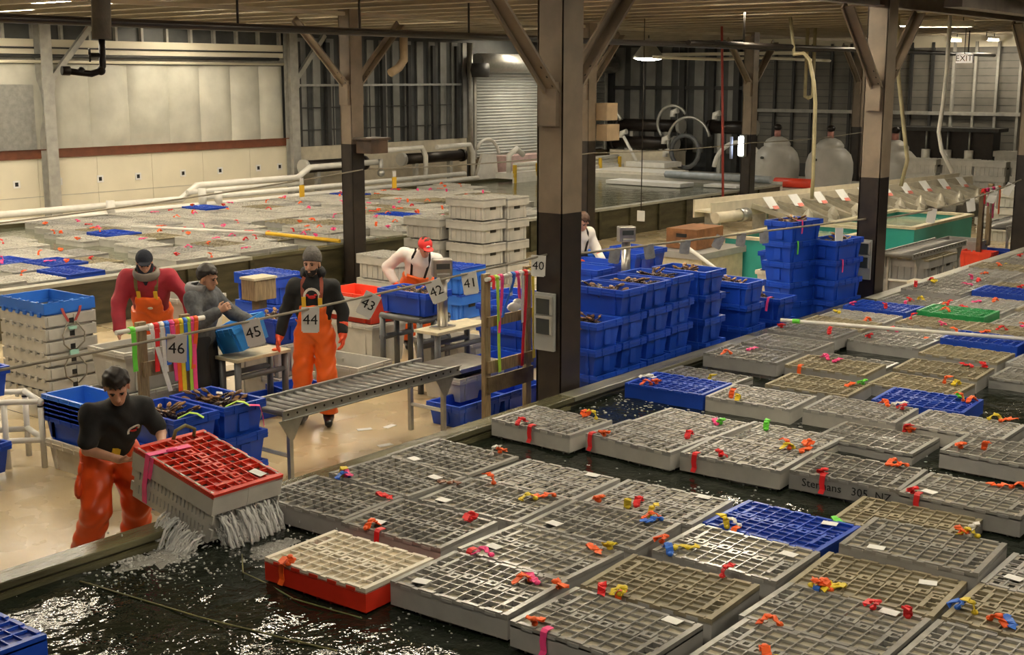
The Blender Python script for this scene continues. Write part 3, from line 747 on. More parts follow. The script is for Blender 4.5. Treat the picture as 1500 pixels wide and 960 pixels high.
def crate(x, y, ztop, rz, lid, ribs, tags, label, group, body=None, me=None):
    e = empty('lobster_crate', label, 'crate', (x, y, ztop - CH), rz, group)
    lm, pm, kind, _ = LIDS[lid]
    bm = body or {'w': M['red'], 'b': M['blue'], 'G': M['green'], 'p': M['crate2'], 'q': M['crate2']}.get(lid, M['crate'])
    link('body', me or ME_BODY, bm, e)
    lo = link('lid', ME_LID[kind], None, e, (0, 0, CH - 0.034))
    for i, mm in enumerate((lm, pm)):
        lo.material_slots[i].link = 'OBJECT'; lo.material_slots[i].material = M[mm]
    for c, rx, ry in ribs:
        rib_i[0] += 1
        edge = rx < -0.25
        if edge and c in ('red', 'orange', 'pink', 'blue') and rib_i[0] % 2:
            o = link('tape_ribbon', ME_DRAPE[rib_i[0] % 2], RIB[c], e, (-CW / 2 - 0.002, ry, CH))
        else:
            o = link('tape_ribbon', ME_RIB[rib_i[0] % 16], RIB[c], e, (rx, ry, CH))
            o.rotation_euler = (0, 0, rng.uniform(0, 6.28))
        o['label'] = c + ' tape ribbon'
    for tx, ty in tags:
        o = link('paper_tag', ME_TAG, M['paper'], e, (tx, ty, CH + 0.002)); o.rotation_euler = (0, 0, 1.57 + rng.uniform(-0.25, 0.25)); o['label'] = 'white paper tag'
    return e
CR = [
    (5.84, 6.28, 0.65, 0.048, 'g', [('red', 0.221, -0.258)], []),
    (6.489, 6.246, 0.65, -0.05, 'g', [('pink', -0.29, 0.262), ('yellow', -0.29, 0.278), ('blue', -0.29, 0.232), ('brown', 0.058, -0.367)], [(0.128, -0.252)]),
    (7.098, 6.253, 0.65, 0.0, 'g', [('orange', 0.251, -0.239), ('white', 0.197, -0.229)], [(-0.25, 0.163)]),
    (5.841, 5.434, 0.65, 0.05, 'g', [('orange', -0.29, 0.179), ('red', -0.29, 0.09), ('red', 0.237, -0.256)], [(-0.168, 0.215)]),
    (5.107, 5.332, 0.65, 0.03, 'w', [('orange', -0.279, 0.2), ('orange', -0.277, 0.25)], []),
    (6.495, 5.359, 0.65, 0.05, 'g', [('orange', 0.274, 0.191), ('yellow', 0.146, -0.232), ('orange', 0.29, -0.315)], [(-0.22, 0.253)]),
    (7.111, 5.333, 0.65, 0.018, 'p', [], [(0.242, -0.21)]),
    (5.929, 4.513, 0.65, -0.018, 't', [('red', -0.29, 0.305), ('pink', -0.285, 0.18), ('orange', 0.239, -0.199), ('yellow', 0.254, -0.331)], [(-0.141, 0.25)]),
    (5.319, 4.487, 0.65, 0.05, 'g', [('orange', 0.148, -0.228), ('pink', 0.152, -0.299), ('orange', 0.164, -0.412)], [(-0.205, 0.26)]),
    (5.297, 3.59, 0.65, 0.0, 't', [('orange', -0.29, 0.276), ('pink', -0.29, 0.179)], [(0.235, -0.263)]),
    (5.954, 3.602, 0.65, 0.05, 'o', [('red', -0.29, 0.272), ('orange', -0.29, 0.153), ('yellow', -0.29, 0.127), ('red', 0.277, -0.189)], []),
    (6.561, 4.486, 0.65, 0.049, 'g', [('yellow', 0.29, -0.181), ('orange', 0.277, -0.237), ('blue', 0.274, -0.276)], [(-0.191, 0.249)]),
    (7.171, 4.448, 0.65, 0.05, 'p', [('orange', -0.28, 0.297), ('yellow', -0.247, 0.097), ('red', -0.169, 0.067)], [(0.246, -0.219)]),
    (6.661, 3.569, 0.65, 0.014, 't', [('blue', -0.29, 0.299), ('yellow', -0.21, 0.31), ('orange', -0.163, 0.402)], [(0.138, -0.281)]),
    (7.318, 3.598, 0.63, -0.029, 'b', [('yellow', -0.29, 0.236), ('white', -0.233, 0.206), ('orange', -0.29, 0.172)], [(0.209, -0.237)]),
    (6.73, 2.692, 0.65, 0.05, 'o', [('yellow', -0.29, 0.282), ('orange', -0.29, 0.267), ('blue', -0.276, 0.245), ('orange', -0.273, 0.193), ('yellow', -0.186, 0.133)], [(0.147, -0.238)]),
    (7.34, 2.667, 0.7100000000000001, 0.05, 't', [('orange', 0.29, -0.113), ('white', 0.29, -0.187), ('yellow', 0.29, -0.214)], [(-0.241, 0.204)]),
    (8.069, 3.052, 0.5800000000000001, 0.05, 'o', [('green', -0.29, 0.393)], []),
    (6.12, 2.676, 0.65, 0.0, 't', [('red', 0.222, -0.145), ('red', 0.239, -0.308), ('orange', -0.29, 0.201)], [(0.237, -0.205)]),
    (6.784, 1.819, 0.65, 0.0, 'o', [('blue', -0.146, 0.356), ('yellow', -0.151, 0.288), ('orange', -0.197, 0.174), ('blue', -0.106, 0.131)], []),
    (7.394, 1.822, 0.65, 0.0, 'p', [], [(-0.125, 0.279)]),
    (6.142, 1.819, 0.65, 0.0, 't', [], []),
    (5.51, 2.632, 0.65, 0.0, 't', [('orange', -0.061, 0.1), ('yellow', -0.051, 0.049)], []),
    (8.416, 6.29, 0.65, -0.018, 'p', [('red', -0.29, 0.12), ('red', -0.29, -0.011), ('orange', 0.29, -0.149), ('yellow', 0.26, -0.272)], []),
    (8.521, 5.389, 0.65, -0.05, 'p', [('orange', -0.29, 0.244), ('red', -0.283, 0.356), ('red', 0.146, -0.279)], []),
    (9.175, 5.385, 0.62, -0.048, 'p', [('pink', 0.063, -0.212), ('green', 0.092, -0.248)], []),
    (8.582, 4.539, 0.65, 0.05, 'p', [('red', -0.253, 0.284), ('red', -0.226, 0.132), ('orange', 0.277, -0.232), ('yellow', 0.29, -0.238), ('orange', 0.232, -0.352)], []),
    (8.697, 3.674, 0.65, 0.05, 'g', [('red', -0.29, 0.156), ('red', -0.29, 0.152), ('orange', 0.245, -0.148), ('orange', 0.29, -0.26)], []),
    (9.861, 4.023, 0.5800000000000001, 0.0, 'g', [('orange', 0.274, -0.156), ('red', 0.29, -0.117)], []),
    (8.679, 2.823, 0.65, 0.0, 't', [('red', -0.29, 0.307), ('red', -0.276, 0.282), ('orange', 0.29, -0.193), ('orange', 0.276, -0.166)], [(-0.171, 0.249)]),
    (9.879, 2.984, 0.65, 0.0, 'g', [('orange', -0.178, 0.278), ('orange', -0.075, 0.149)], []),
    (10.306, 6.198, 0.63, 0.05, 'b', [('orange', -0.227, 0.193), ('white', 0.092, 0.343), ('orange', -0.187, 0.143)], [(0.059, 0.337)]),
    (10.367, 5.353, 0.62, 0.05, 'p', [('orange', -0.216, 0.197), ('yellow', -0.223, 0.124)], []),
    (10.474, 4.436, 0.63, 0.05, 'p', [('orange', 0.216, -0.151), ('white', 0.277, -0.188), ('red', 0.178, -0.334)], []),
    (10.489, 3.53, 0.64, 0.0, 'p', [('yellow', 0.29, -0.132), ('orange', 0.27, -0.212)], []),
    (11.2, 4.115, 0.62, 0.05, 'b', [('green', 0.23, -0.201), ('orange', 0.13, -0.28), ('orange', 0.114, -0.342)], []),
    (11.173, 5.171, 0.6100000000000001, 0.05, 'o', [('orange', 0.172, -0.277), ('green', 0.219, -0.38)], []),
    (11.81, 4.411, 0.6100000000000001, 0.0, 'o', [('orange', 0.151, -0.168), ('yellow', 0.177, -0.29)], []),
    (11.8, 6.214, 0.67, 0.036, 'g', [('orange', -0.209, 0.166), ('pink', 0.072, 0.088)], []),
    (11.866, 5.317, 0.66, 0.05, 'o', [('orange', -0.29, 0.249), ('pink', 0.166, 0.159), ('pink', 0.084, 0.054)], []),
    (12.505, 4.453, 0.63, 0.05, 'o', [('red', 0.203, -0.221), ('red', 0.29, -0.29)], []),
]
STEV = 27
# front tank: crates as they float, columns counted from the rim wall
def on_screen(x, y, z, mx=130):
    v = cam.matrix_world.inverted() @ Vector((x, y, z))
    if v.z > -0.5: return None
    px = 750 + 1881 * v.x / -v.z; py = 480 - 1881 * v.y / -v.z
    return (px, py) if -mx < px < 1500 + mx and -mx < py < 960 + mx else None
bpy.context.view_layer.update()
ALL = []
for i, c in enumerate(CR): ALL.append(list(c) + [i == STEV])
# grid farther along the tank
ycols = [6.30, 5.45, 4.58, 3.70, 2.82, 1.95, 1.05]
prng = random.Random(21)
special = {(15.30, 5.9): 'b', (15.75, 5.05): 'G', (17.75, 5.8): 'b', (14.3, 4.55): 'b', (14.35, 3.7): 'b'}
for ci, y in enumerate(ycols):
    x = 10.15 + prng.uniform(0, 0.1) + (0.3 if ci % 2 else 0)
    while x < 24.5:
        x += 0.63 + prng.uniform(0, 0.05) + (0.55 if prng.random() < 0.06 else 0)
        zt = 0.62 + prng.uniform(-0.05, 0.04)
        if on_screen(x, y, zt) is None: continue
        if any(abs(x - a[0]) < 0.60 and abs(y - a[1]) < 0.84 for a in ALL): continue
        ribs = []
        for _ in range(prng.choice((0, 1, 1, 2, 2, 3))):
            ribs.append((prng.choice(('orange', 'orange', 'red', 'pink', 'red', 'yellow')), prng.uniform(-.28, .0), prng.uniform(-.35, .35)))
        ALL.append([x, y + prng.uniform(-.015, .015), zt, prng.uniform(-.03, .03), prng.choice('ggoopt'), ribs, [], False])
for yy in np.arange(6.32, 1.0, -0.08):
    xx = 10.25
    while xx < 13.6:
        if on_screen(xx, yy, .62) is not None and all(abs(xx - a[0]) >= 0.605 or abs(yy - a[1]) >= 0.84 for a in ALL):
            rb = [(prng.choice(('orange', 'red', 'pink', 'yellow')), prng.uniform(-.28, .0), prng.uniform(-.35, .35)) for _ in range(prng.choice((0, 1, 2)))]
            ALL.append([float(xx), float(yy), 0.58 + prng.uniform(-.03, .03), 0.0, prng.choice('ggopt'), rb, [], False])
        xx += 0.05
ALL.append([9.38, 4.64, 0.58, 0.0, 'p', [('orange', -0.1, -0.3), ('green', 0.1, 0.2)], [], False])
for (sx, sy), k in special.items():
    best = min((a for a in ALL[len(CR):] if a[4] not in 'bG'), key=lambda a: (a[0] - sx) ** 2 + (a[1] - sy) ** 2)
    best[4] = k; best[2] = 0.66
cols = {}
for a in ALL:
    ci = min(range(7), key=lambda q: abs(ycols[q] - a[1] - (0.0)))
    cols.setdefault(ci, []).append(a)
CN = ['file along the rim', 'second file from rim', 'third file from rim', 'fourth file from rim', 'fifth file from rim', 'sixth file from rim', 'seventh file from rim']
for ci, lst in cols.items():
    lst.sort(key=lambda a: a[0])
    for n, a in enumerate(lst):
        x, y, zt, rz, lid, ribs, tags, stev = a
        rc = []
        for r_ in ribs:
            if r_[0] not in rc: rc.append(r_[0])
        look = (LIDS[lid][3] + ' crate') + ((' with ' + (rc[0] if len(rc) == 1 else rc[0] + ' and ' + rc[1]) + ' tape') if rc else '')
        e = crate(x, y, zt, rz, lid, ribs, tags, '%s, %s back in %s' % (look, ORD[n], CN[ci]), 'crates floating in the front tank')
        if stev:
            e['label'] = 'floating grey crate with handwriting on its long side and red and orange tape'
            text_mesh('Stennans   305  NZ', 0.085, 'lettering', M['ink'], e, (-CW / 2 - 0.0035, -0.02, CH - 0.078), (R(90), R(0), R(-90)), 0.001)
# the blue-lidded crate at the lower left corner
crate(3.05, 6.16, 0.665, 0.0, 'b', [('white', 0.1, -0.25)], [], 'floating blue crate alone at the lower left corner of the picture', 'crates floating in the front tank')
# the crate being lifted out of the water, tipped
hc = crate(0, 0, 0, 0, 'r', [], [(0.16, -0.31)], 'dripping grey crate with bright red lid lifted from the water', None, M['crate2'], ME_SLOT)
u = Vector((4.914, 7.2, 1.044)); b_ = Vector((5.523, 7.2, 1.04)); n_ = Vector((4.939, 6.38, 0.871)); r_ = Vector((5.535, 6.38, 0.851))
yax = ((u + b_) / 2 - (n_ + r_) / 2).normalized(); xax = ((b_ + r_) / 2 - (u + n_) / 2); xax = (xax - yax * xax.dot(yax)).normalized(); zax = xax.cross(yax)
ctr = (u + b_ + n_ + r_) / 4
rotm = Matrix((xax, yax, zax)).transposed()
hc.rotation_euler = rotm.to_euler(); hc.location = ctr - zax * CH
HC_ROT = rotm; HC_LOC = hc.location.copy()
mb = MB(); mb.strip([(0.03, 0.24, CH + 0.006), (-CW / 2 - 0.004, 0.26, CH + 0.006), (-CW / 2 - 0.008, 0.255, CH - 0.12), (-CW / 2 - 0.014, 0.25, CH - 0.22), (-CW / 2 - 0.006, 0.24, CH - 0.34)], 0.045, (0, 1, 0))
mb.strip([(-CW / 2 - 0.006, 0.21, CH + 0.004), (-CW / 2 - 0.01, 0.205, CH - 0.08), (-CW / 2 - 0.012, 0.21, CH - 0.15)], 0.03, (0, 1, 0)); mb.ell((-0.12, 0.24, CH + 0.01), (0.05, 0.02, 0.014), 8, 5)
o = mb.build('tape_ribbon', RIB['pink'], hc); o['label'] = 'long hot pink tape over the lid edge'
mb = MB(); mb.tube([(0.16, CL / 2 - 0.06, CH), (0.17, CL / 2 - 0.05, CH + 0.05), (0.10, CL / 2 - 0.03, CH + 0.085), (0.02, CL / 2 - 0.03, CH + 0.06), (0.0, CL / 2 - 0.04, CH)], 0.013, 8)
mb.build('rope_handle', M['ropegreen'], hc)
# water pouring from its slots and foam below
def curtain(p0, p1, ztop0, ztop1, out, zb, nx, nz, amp, seed):
    r = random.Random(seed); vs = []; fs = []
    ph = [r.uniform(0, 6.28) for _ in range(6)]
    th = 0.012
    for side in (0, 1):
        for j in range(nz + 1):
            t = j / nz
            for i in range(nx + 1):
                u_ = i / nx
                p = Vector(p0).lerp(Vector(p1), u_)
                zt = ztop0 + (ztop1 - ztop0) * u_
                w = amp * t * (math.sin(13 * u_ + ph[0] + 2 * t) + 0.7 * math.sin(29 * u_ + ph[1] - 3 * t) + 0.5 * math.sin(51 * u_ + ph[2]))
                q = p + Vector(out) * (0.03 + 0.10 * t * t + w + side * th * (0.4 + abs(math.sin(17 * u_ + ph[3]))))
                q.z = zt + (zb - zt) * t
                vs.append(q)
    k = (nx + 1) * (nz + 1)
    for j in range(nz):
        for i in range(nx):
            a = j * (nx + 1) + i
            g = r.random() < 0.10 and j > 1
            if g: continue
            fs.append((a, a + 1, a + nx + 2, a + nx + 1)); fs.append((k + a + nx + 1, k + a + nx + 2, k + a + 1, k + a))
    return vs, fs
wl_ = lambda v: HC_LOC + HC_ROT @ Vector(v)
mb = MB(); sr = random.Random(8)
def stream(p, out, spd, r):
    pts = []; rs = []; drop = p.z - (WZ - 0.01)
    for k in range(8):
        t = k / 7
        q = p + out * spd * t + Vector((sr.uniform(-.009, .009), sr.uniform(-.009, .009), 0)); q.z = p.z - drop * t * t
        pts.append(q); rs.append(r * (1.0 + 0.5 * t + 0.6 * sr.uniform(-1, 1)))
    mb.tube(pts, rs, 6)
for k in range(85):                              # out of the long side, low slots
    y = sr.uniform(-CL / 2 + 0.04, 0.02); z = sr.choice((0.0, 0.01, 0.02, 0.05))
    p = wl_((-CW / 2 + 0.004, y, z)); stream(p, (HC_ROT @ Vector((-1, sr.uniform(-.25, .15), 0))), sr.uniform(0.03, 0.20), sr.uniform(0.003, 0.009))
for k in range(170):                             # over the low end
    x = sr.uniform(-CW / 2 + 0.08, CW / 2 - 0.03); p = wl_((x, -CL / 2 + 0.045, sr.uniform(0.02, 0.20)))
    stream(p, (HC_ROT @ Vector((sr.uniform(-.1, .25), -1, 0))), sr.uniform(0.02, 0.15), sr.uniform(0.003, 0.010))
for k in range(40):
    p = wl_((CW / 2 - 0.01, sr.uniform(-CL / 2 + 0.05, -0.05), sr.uniform(0.0, 0.14))); stream(p, HC_ROT @ Vector((1, sr.uniform(-.2, .2), 0)), sr.uniform(0.03, 0.16), sr.uniform(0.003, 0.009))
tag(mb.build('pouring_water', M['pour']), 'sheets of water pouring from the lifted red-lidded crate', 'water', kind='stuff')
# heaving white water where the streams land
nx, ny = 150, 70; vs = []; fs = []
q_ = random.Random(2); wv = [(q_.uniform(0, 6.28), q_.uniform(14, 60), q_.uniform(0, 6.28)) for _ in range(18)]
for i in range(nx):
    for j in range(ny):
        x = 4.0 + 2.0 * i / (nx - 1); y = 5.72 + 1.02 * j / (ny - 1)
        e1 = math.exp(-((x - 4.66) / 0.36) ** 2 - ((y - 6.55) / 0.24) ** 2); e2 = math.exp(-((x - 5.3) / 0.36) ** 2 - ((y - 6.16) / 0.14) ** 2)
        en = min(1.0, e1 + e2)
        hgt = sum(math.sin((x * math.cos(a_) + y * math.sin(a_)) * k_ + p_ + 0.8 * math.sin(9 * y + p_)) / (0.5 + k_ / 22) for a_, k_, p_ in wv) / 9
        vs.append((x, y, WZ - 0.022 + en * (0.026 + 0.035 * abs(hgt) ** 0.8)))
for i in range(nx - 1):
    for j in range(ny - 1):
        a = i * ny + j; fs.append((a, a + ny, a + ny + 1, a + 1))
mb = MB(); mb.add(vs, fs, True)
tag(mb.build('churned_water', M['churn']), 'churned white water by the rim under the lifted crate', 'water', kind='stuff')
fr = random.Random(4); mb = MB()
for k in range(700):
    if k < 300: x = fr.gauss(4.62, 0.22); y = fr.gauss(6.52, 0.14)
    elif k < 400: x = fr.gauss(5.25, 0.25); y = fr.gauss(6.12, 0.07)
    else: x = fr.gauss(4.45, 0.4); y = fr.gauss(6.25, 0.22)
    y = min(y, 6.72); s = fr.uniform(0.003, 0.010) * (1.0 if k < 400 else 0.5)
    mb.ell((x, y, WZ + s * 0.3), (s * fr.uniform(0.8, 1.8), s * fr.uniform(0.8, 1.8), s * 0.8), 7, 4)
for k in range(90):
    s = fr.uniform(0.004, 0.009); mb.ell((fr.gauss(5.0, 0.35), fr.gauss(6.3, 0.25), WZ + abs(fr.gauss(0.06, 0.08))), (s, s, s * 1.3), 6, 4)
tag(mb.build('splash_foam', M['foam']), 'white churned foam and drops below the lifted crate', 'foam', kind='stuff')
mb = MB()
for (cx, cy, sx, sy, n, smax) in ((9.95, 6.35, 0.35, 0.18, 200, 0.016), (9.55, 5.2, 0.3, 0.45, 130, 0.014), (9.75, 4.2, 0.2, 0.5, 120, 0.014), (5.0, 4.75, 0.3, 0.3, 110, 0.009), (4.6, 5.0, 0.35, 0.4, 130, 0.008), (3.9, 5.9, 0.3, 0.3, 60, 0.007), (7.9, 4.0, 0.15, 0.8, 110, 0.012), (9.3, 3.4, 0.12, 0.2, 60, 0.016), (6.1, 6.6, 0.2, 0.06, 30, 0.01)):
    for _ in range(n):
        x = fr.gauss(cx, sx); y = min(fr.gauss(cy, sy), 6.7); s = fr.uniform(0.003, smax)
        mb.ell((x, y, WZ + 0.001), (s, s * 1.2, s * 0.5), 6, 3)
tag(mb.build('bubbles', M['foam']), 'clusters of white bubbles on the front tank water between crates', 'foam', kind='stuff')
# lines and poles on the front tank
thing('rope', 'thin green line lying on the dark water in the foreground', 'rope', MB().tube([(4.10, 6.62, WZ + 0.008), (4.16, 6.1, WZ + 0.008), (4.22, 5.6, WZ + 0.008), (4.32, 5.1, WZ + 0.006), (4.40, 4.7, WZ + 0.006)], 0.006, 6), M['ropegreen'])
thing('rope', 'thin line running from the splash past the cream-lidded red crate', 'rope', MB().tube([(5.0, 6.2, WZ + 0.008), (4.80, 5.95, WZ + 0.012), (4.78, 5.7, WZ + 0.008), (4.72, 5.4, WZ + 0.01), (4.78, 4.9, WZ + 0.008)], 0.005, 6), M['ropegreen'])
g = thing('pole', 'long white pole with green grip lying across the front tank crates', 'pole', MB().tube([(13.30, 6.66, 0.745), (14.2, 4.0, 0.70)], 0.022, 10), M['pvc'])
MB().tube([(13.345, 6.53, 0.743), (13.37, 6.45, 0.742)], 0.027, 10).build('grip', RIB['green'], g)

# back tank crates: seven across, in rows counted along the tank
brng = random.Random(11); n_b = 0
def chan(x, y): return (11.75 + 0.17 * (y - 16)) - 0.42 < x < (11.75 + 0.17 * (y - 16)) + 0.42
blue_at = [(10.2, 16.6), (10.75, 17.5), (13.5, 19.7), (17.9, 22.4), (22.2, 22.6), (19.5, 18.5), (21.0, 17.7), (10.3, 18.3)]
cells = []
for r_ in range(34):
    x0 = 8.6 + r_ * 0.625
    for c_ in range(8):
        y = 16.62 + c_ * 0.86; x = x0 + brng.uniform(-.015, .015) + (0.3 if c_ % 2 else 0)
        if y > 23.0: continue
        lim = 21.3 + (y - 16) * 0.75
        if x > lim or chan(x, y): continue
        zt = 0.715 + brng.uniform(-0.025, 0.025)
        if on_screen(x, y, zt, 70) is None: continue
        if brng.random() < 0.03: continue
        cells.append([x, y, zt, c_])
byc = {}
for c in cells: byc.setdefault(c[3], []).append(c)
bl = set()
for bx, by in blue_at:
    b = min(range(len(cells)), key=lambda k: (cells[k][0] - bx) ** 2 + (cells[k][1] - by) ** 2); bl.add(b)
for k, c in enumerate(cells):
    rowl = sorted(q[0] for q in byc[c[3]]); n = rowl.index(c[0])
    ribs = [(brng.choice(('orange', 'red', 'pink', 'orange', 'pink', 'orange')), brng.uniform(-.28, .1), brng.uniform(-.38, .38)) for _ in range(brng.choice((0, 0, 1, 1, 1, 2)))]
    lid = 'b' if k in bl else brng.choice('qqqpqo')
    look = LIDS[lid][3] + ' crate' + ((' with ' + ribs[0][0] + ' tape') if ribs else '')
    crate(c[0], c[1], c[2] + (0.03 if lid == 'b' else 0), 0, lid, ribs, [], '%s, back tank %s row, %s from left' % (look, ORD[c[3]], ORD[n]), 'crates floating in the back tank')
g = thing('pole', 'long white pole with yellow handle lying across the back tank crates', 'pole', MB().tube([(14.2, 20.4, 0.775), (15.0, 17.55, 0.785)], 0.028, 10), M['pvc'])
MB().tube([(15.0, 17.55, 0.785), (15.2, 15.9, 0.755)], 0.034, 10).build('handle', M['tagyellow'], g)
# ---------------------------------------------------------------- totes, tubs and things in the working aisle
TW, TL, TH = 0.45, 0.72, 0.28
def tote_mesh(w, l, h, t=0.012, band=0.075, ribs=True):
    """open tapered tub: four thin walls, floor; rim band built apart"""
    b = 0.88; mb = MB(); W_, L_ = w / 2 - 0.018, l / 2 - 0.018
    def ring(f, z, ins): return [(-W_ * f + ins, -L_ * f + ins, z), (W_ * f - ins, -L_ * f + ins, z), (W_ * f - ins, L_ * f - ins, z), (-W_ * f + ins, L_ * f - ins, z)]
    vs = ring(b, 0, 0) + ring(1, h - 0.005, 0) + ring(1, h - 0.005, t) + ring(b, 0.015, t)
    fs = [(3, 2, 1, 0), (12, 13, 14, 15)]
    for k in range(4):
        q = (k + 1) % 4
        fs += [(k, q, 4 + q, 4 + k), (4 + k, 4 + q, 8 + q, 8 + k), (8 + k, 8 + q, 12 + q, 12 + k)]
    mb.add(vs, fs)
    for s in (-1, 1):                                 # raised end panels
        for y in (-0.33, 0.33):
            mb.box((s * (W_ * 0.95), y * l, h * 0.42), (0.02, 0.03, h * 0.75))
        mb.box((0, s * L_ * 0.955, h * 0.42), (0.10, 0.022, h * 0.55))
    return mb.mesh('tote_body')
def rim_mesh(w, l, h, band=0.07):
    mb = MB(); a, c = w / 2, l / 2; t = 0.008
    for s in (-1, 1):
        mb.b2(s * (a - t), s * a, -c + t, c - t, h - band, h); mb.b2(-a, a, s * (c - t), s * c, h - band, h)
        mb.b2(s * (a - 0.03), s * (a - t), -c + 0.03, c - 0.03, h - 0.008, h - 0.0005); mb.b2(-a + t, a - t, s * (c - 0.03), s * (c - t), h - 0.008, h - 0.0005)
        mb.b2(s * a, s * (a + 0.006), -c, c, h - band * .55, h - band * .45)
        mb.b2(-a, a, s * c, s * (c + 0.006), h - band * .55, h - band * .45)
        for y in (-0.36, -0.12, 0.12, 0.36): mb.b2(s * a, s * (a + 0.008), y * l - 0.006, y * l + 0.006, h - band, h)
        for x in (-0.25, 0.25): mb.b2(x * w - 0.006, x * w + 0.006, s * c, s * (c + 0.008), h - band, h)
    return mb.mesh('tote_rim')
TB = {}
def tote(x, y, z, label, m='blue', rz=0.0, w=TW, l=TL, h=TH, group=None, rim=None, cat='tote', name='blue_tote', band=0.07):
    k = (w, l, h, band)
    if k not in TB: TB[k] = (tote_mesh(w, l, h), rim_mesh(w, l, h, band))
    e = empty(name, label, cat, (x, y, z), rz, group)
    link('body', TB[k][0], M[m], e); link('rim', TB[k][1], M[rim or m], e)
    return e
def lob_mesh():
    mb = MB()
    mb.ell((0, 0, 0), (0.032, 0.065, 0.026), 7, 5)
    for k in range(5): mb.ell((0, -0.06 - 0.024 * k, -0.003 * k), (0.028 - 0.002 * k, 0.018, 0.016), 6, 3)
    mb.box((0, -0.19, -0.014), (0.06, 0.035, 0.006))
    for s in (-1, 1):
        mb.tube([(s * 0.02, 0.05, 0), (s * 0.055, 0.085, 0.01), (s * 0.05, 0.12, 0.01)], 0.010, 5)
        for q in range(3): mb.tube([(s * 0.025, 0.02 - 0.02 * q, -0.005), (s * 0.075, 0.03 - 0.03 * q, 0.008), (s * 0.10, 0.03 - 0.035 * q, -0.02)], 0.0045, 4)
        mb.tube([(s * 0.012, 0.06, 0.01), (s * 0.05, 0.17, 0.03)], 0.002, 4)
    return mb.mesh('lobster_body')
def claw_mesh():
    mb = MB()
    mb.ell((0.05, 0.165, 0.012), (0.026, 0.05, 0.015), 7, 5); mb.ell((0.034, 0.165, 0.012), (0.012, 0.036, 0.009), 5, 4)
    return mb.mesh('claw')
ME_LOB = lob_mesh(); ME_CLAW = claw_mesh()
lrng = random.Random(31)
def fill(x, y, z, rz, label, group, n=14, w=TW, l=TL, heap=0.05, dx=0.0, dy=0.0, name='lobster'):
    r = Matrix.Rotation(rz, 3, 'Z')
    for k in range(n):
        u_ = lrng.uniform(-1, 1) * (w / 2 - 0.15); v_ = lrng.uniform(-1, 1) * (l / 2 - 0.22)
        hz = heap * (1 - 0.7 * (abs(u_) / (w / 2) + abs(v_) / (l / 2)) * 0.5) * lrng.uniform(0.2, 1.2)
        p = r @ Vector((u_ + dx, v_ + dy, 0)) + Vector((x, y, z + hz))
        e = empty(name, label, 'lobster', p, 0, group)
        e.rotation_euler = (lrng.uniform(-.45, .45), lrng.uniform(-.5, .5), lrng.uniform(0, 6.28))
        s = lrng.uniform(0.72, 0.92); e.scale = (s, s, s)
        link('body', ME_LOB, M['lob'], e); link('claw', ME_CLAW, M['lobtip'], e); c2 = link('claw', ME_CLAW, M['lobtip'], e); c2.scale = (-1, 1, 1)
P = 0.27
def tote_stack(x, y, n, who, rz=0.0, lob=14, z0=0.0, m='blue', group='stacked blue totes', tape=None):
    for k in range(n):
        pos = 'topmost' if k == n - 1 else ('bottom' if k == 0 else ORD[k] + ' from the floor')
        e = tote(x + lrng.uniform(-.012, .012), y + lrng.uniform(-.01, .01), z0 + k * P, 'blue tote, %s in %s' % (pos, who), m, rz + lrng.uniform(-.02, .02), group=group)
        if k == n - 1 and lob: fill(x, y, z0 + k * P + 0.195, rz, 'dark lobster heaped in top tote of ' + who, 'lobsters in ' + who, lob)
        if tape and k in tape:
            c, ty = tape[k]
            mb = MB(); mb.strip([(-TW / 2 + 0.08, ty, TH + 0.01), (-TW / 2 - 0.004, ty, TH + 0.012), (-TW / 2 - 0.014, ty + 0.01, TH - 0.06), (-TW / 2 - 0.016, ty + 0.02, TH - 0.16)], 0.03, (0, 1, 0))
            o = mb.build('tape_ribbon', RIB[c], e); o['label'] = c + ' tape ribbon'
tote_stack(10.51, 7.49, 4, 'stack right beside the nearest column')
tote_stack(10.98, 7.50, 5, 'second stack right of nearest column')
tote_stack(11.50, 7.52, 5, 'third stack right of nearest column')
tote_stack(12.02, 7.56, 5, 'fourth stack right of nearest column')
tote_stack(12.62, 7.48, 5, 'fifth stack right of nearest column')
tote_stack(13.25, 7.95, 4, 'short stack behind the fifth tote stack', lob=0)
tote_stack(13.72, 7.55, 4, 'sixth stack right of nearest column', lob=10)
tote_stack(14.38, 7.47, 3, 'low stack in front of the tall stacks', tape={2: ('pink', -0.2)})
tote_stack(15.75, 7.75, 6, 'left one of the two tall stacks', rz=R(82), lob=14, tape={5: ('pink', 0.15), 4: ('green', 0.2)})
tote_stack(16.28, 7.38, 5, 'right one of the two tall stacks', rz=R(84), tape={3: ('pink', 0.2)})
tote_stack(13.75, 9.75, 3, 'stack under the rope behind nearest column', lob=0, z0=0.22)
tote_stack(14.30, 9.95, 3, 'second stack behind nearest column under rope', lob=0, z0=0.22)
tote_stack(15.35, 10.2, 3, 'stack right of the far weighing scale', lob=0, z0=0.22)
tote_stack(15.9, 10.3, 3, 'rearmost stack right of far weighing scale', lob=0, z0=0.22)
# pale plinth boards carrying the rear tote stacks
thing('pallet', 'low pallet under the rear blue tote stacks', 'pallet', MB().b2(13.4, 16.3, 9.3, 10.8, 0.16, 0.22).b2(13.4, 16.3, 9.35, 9.5, 0, 0.16).b2(13.4, 16.3, 10.55, 10.7, 0, 0.16), M['wood'])
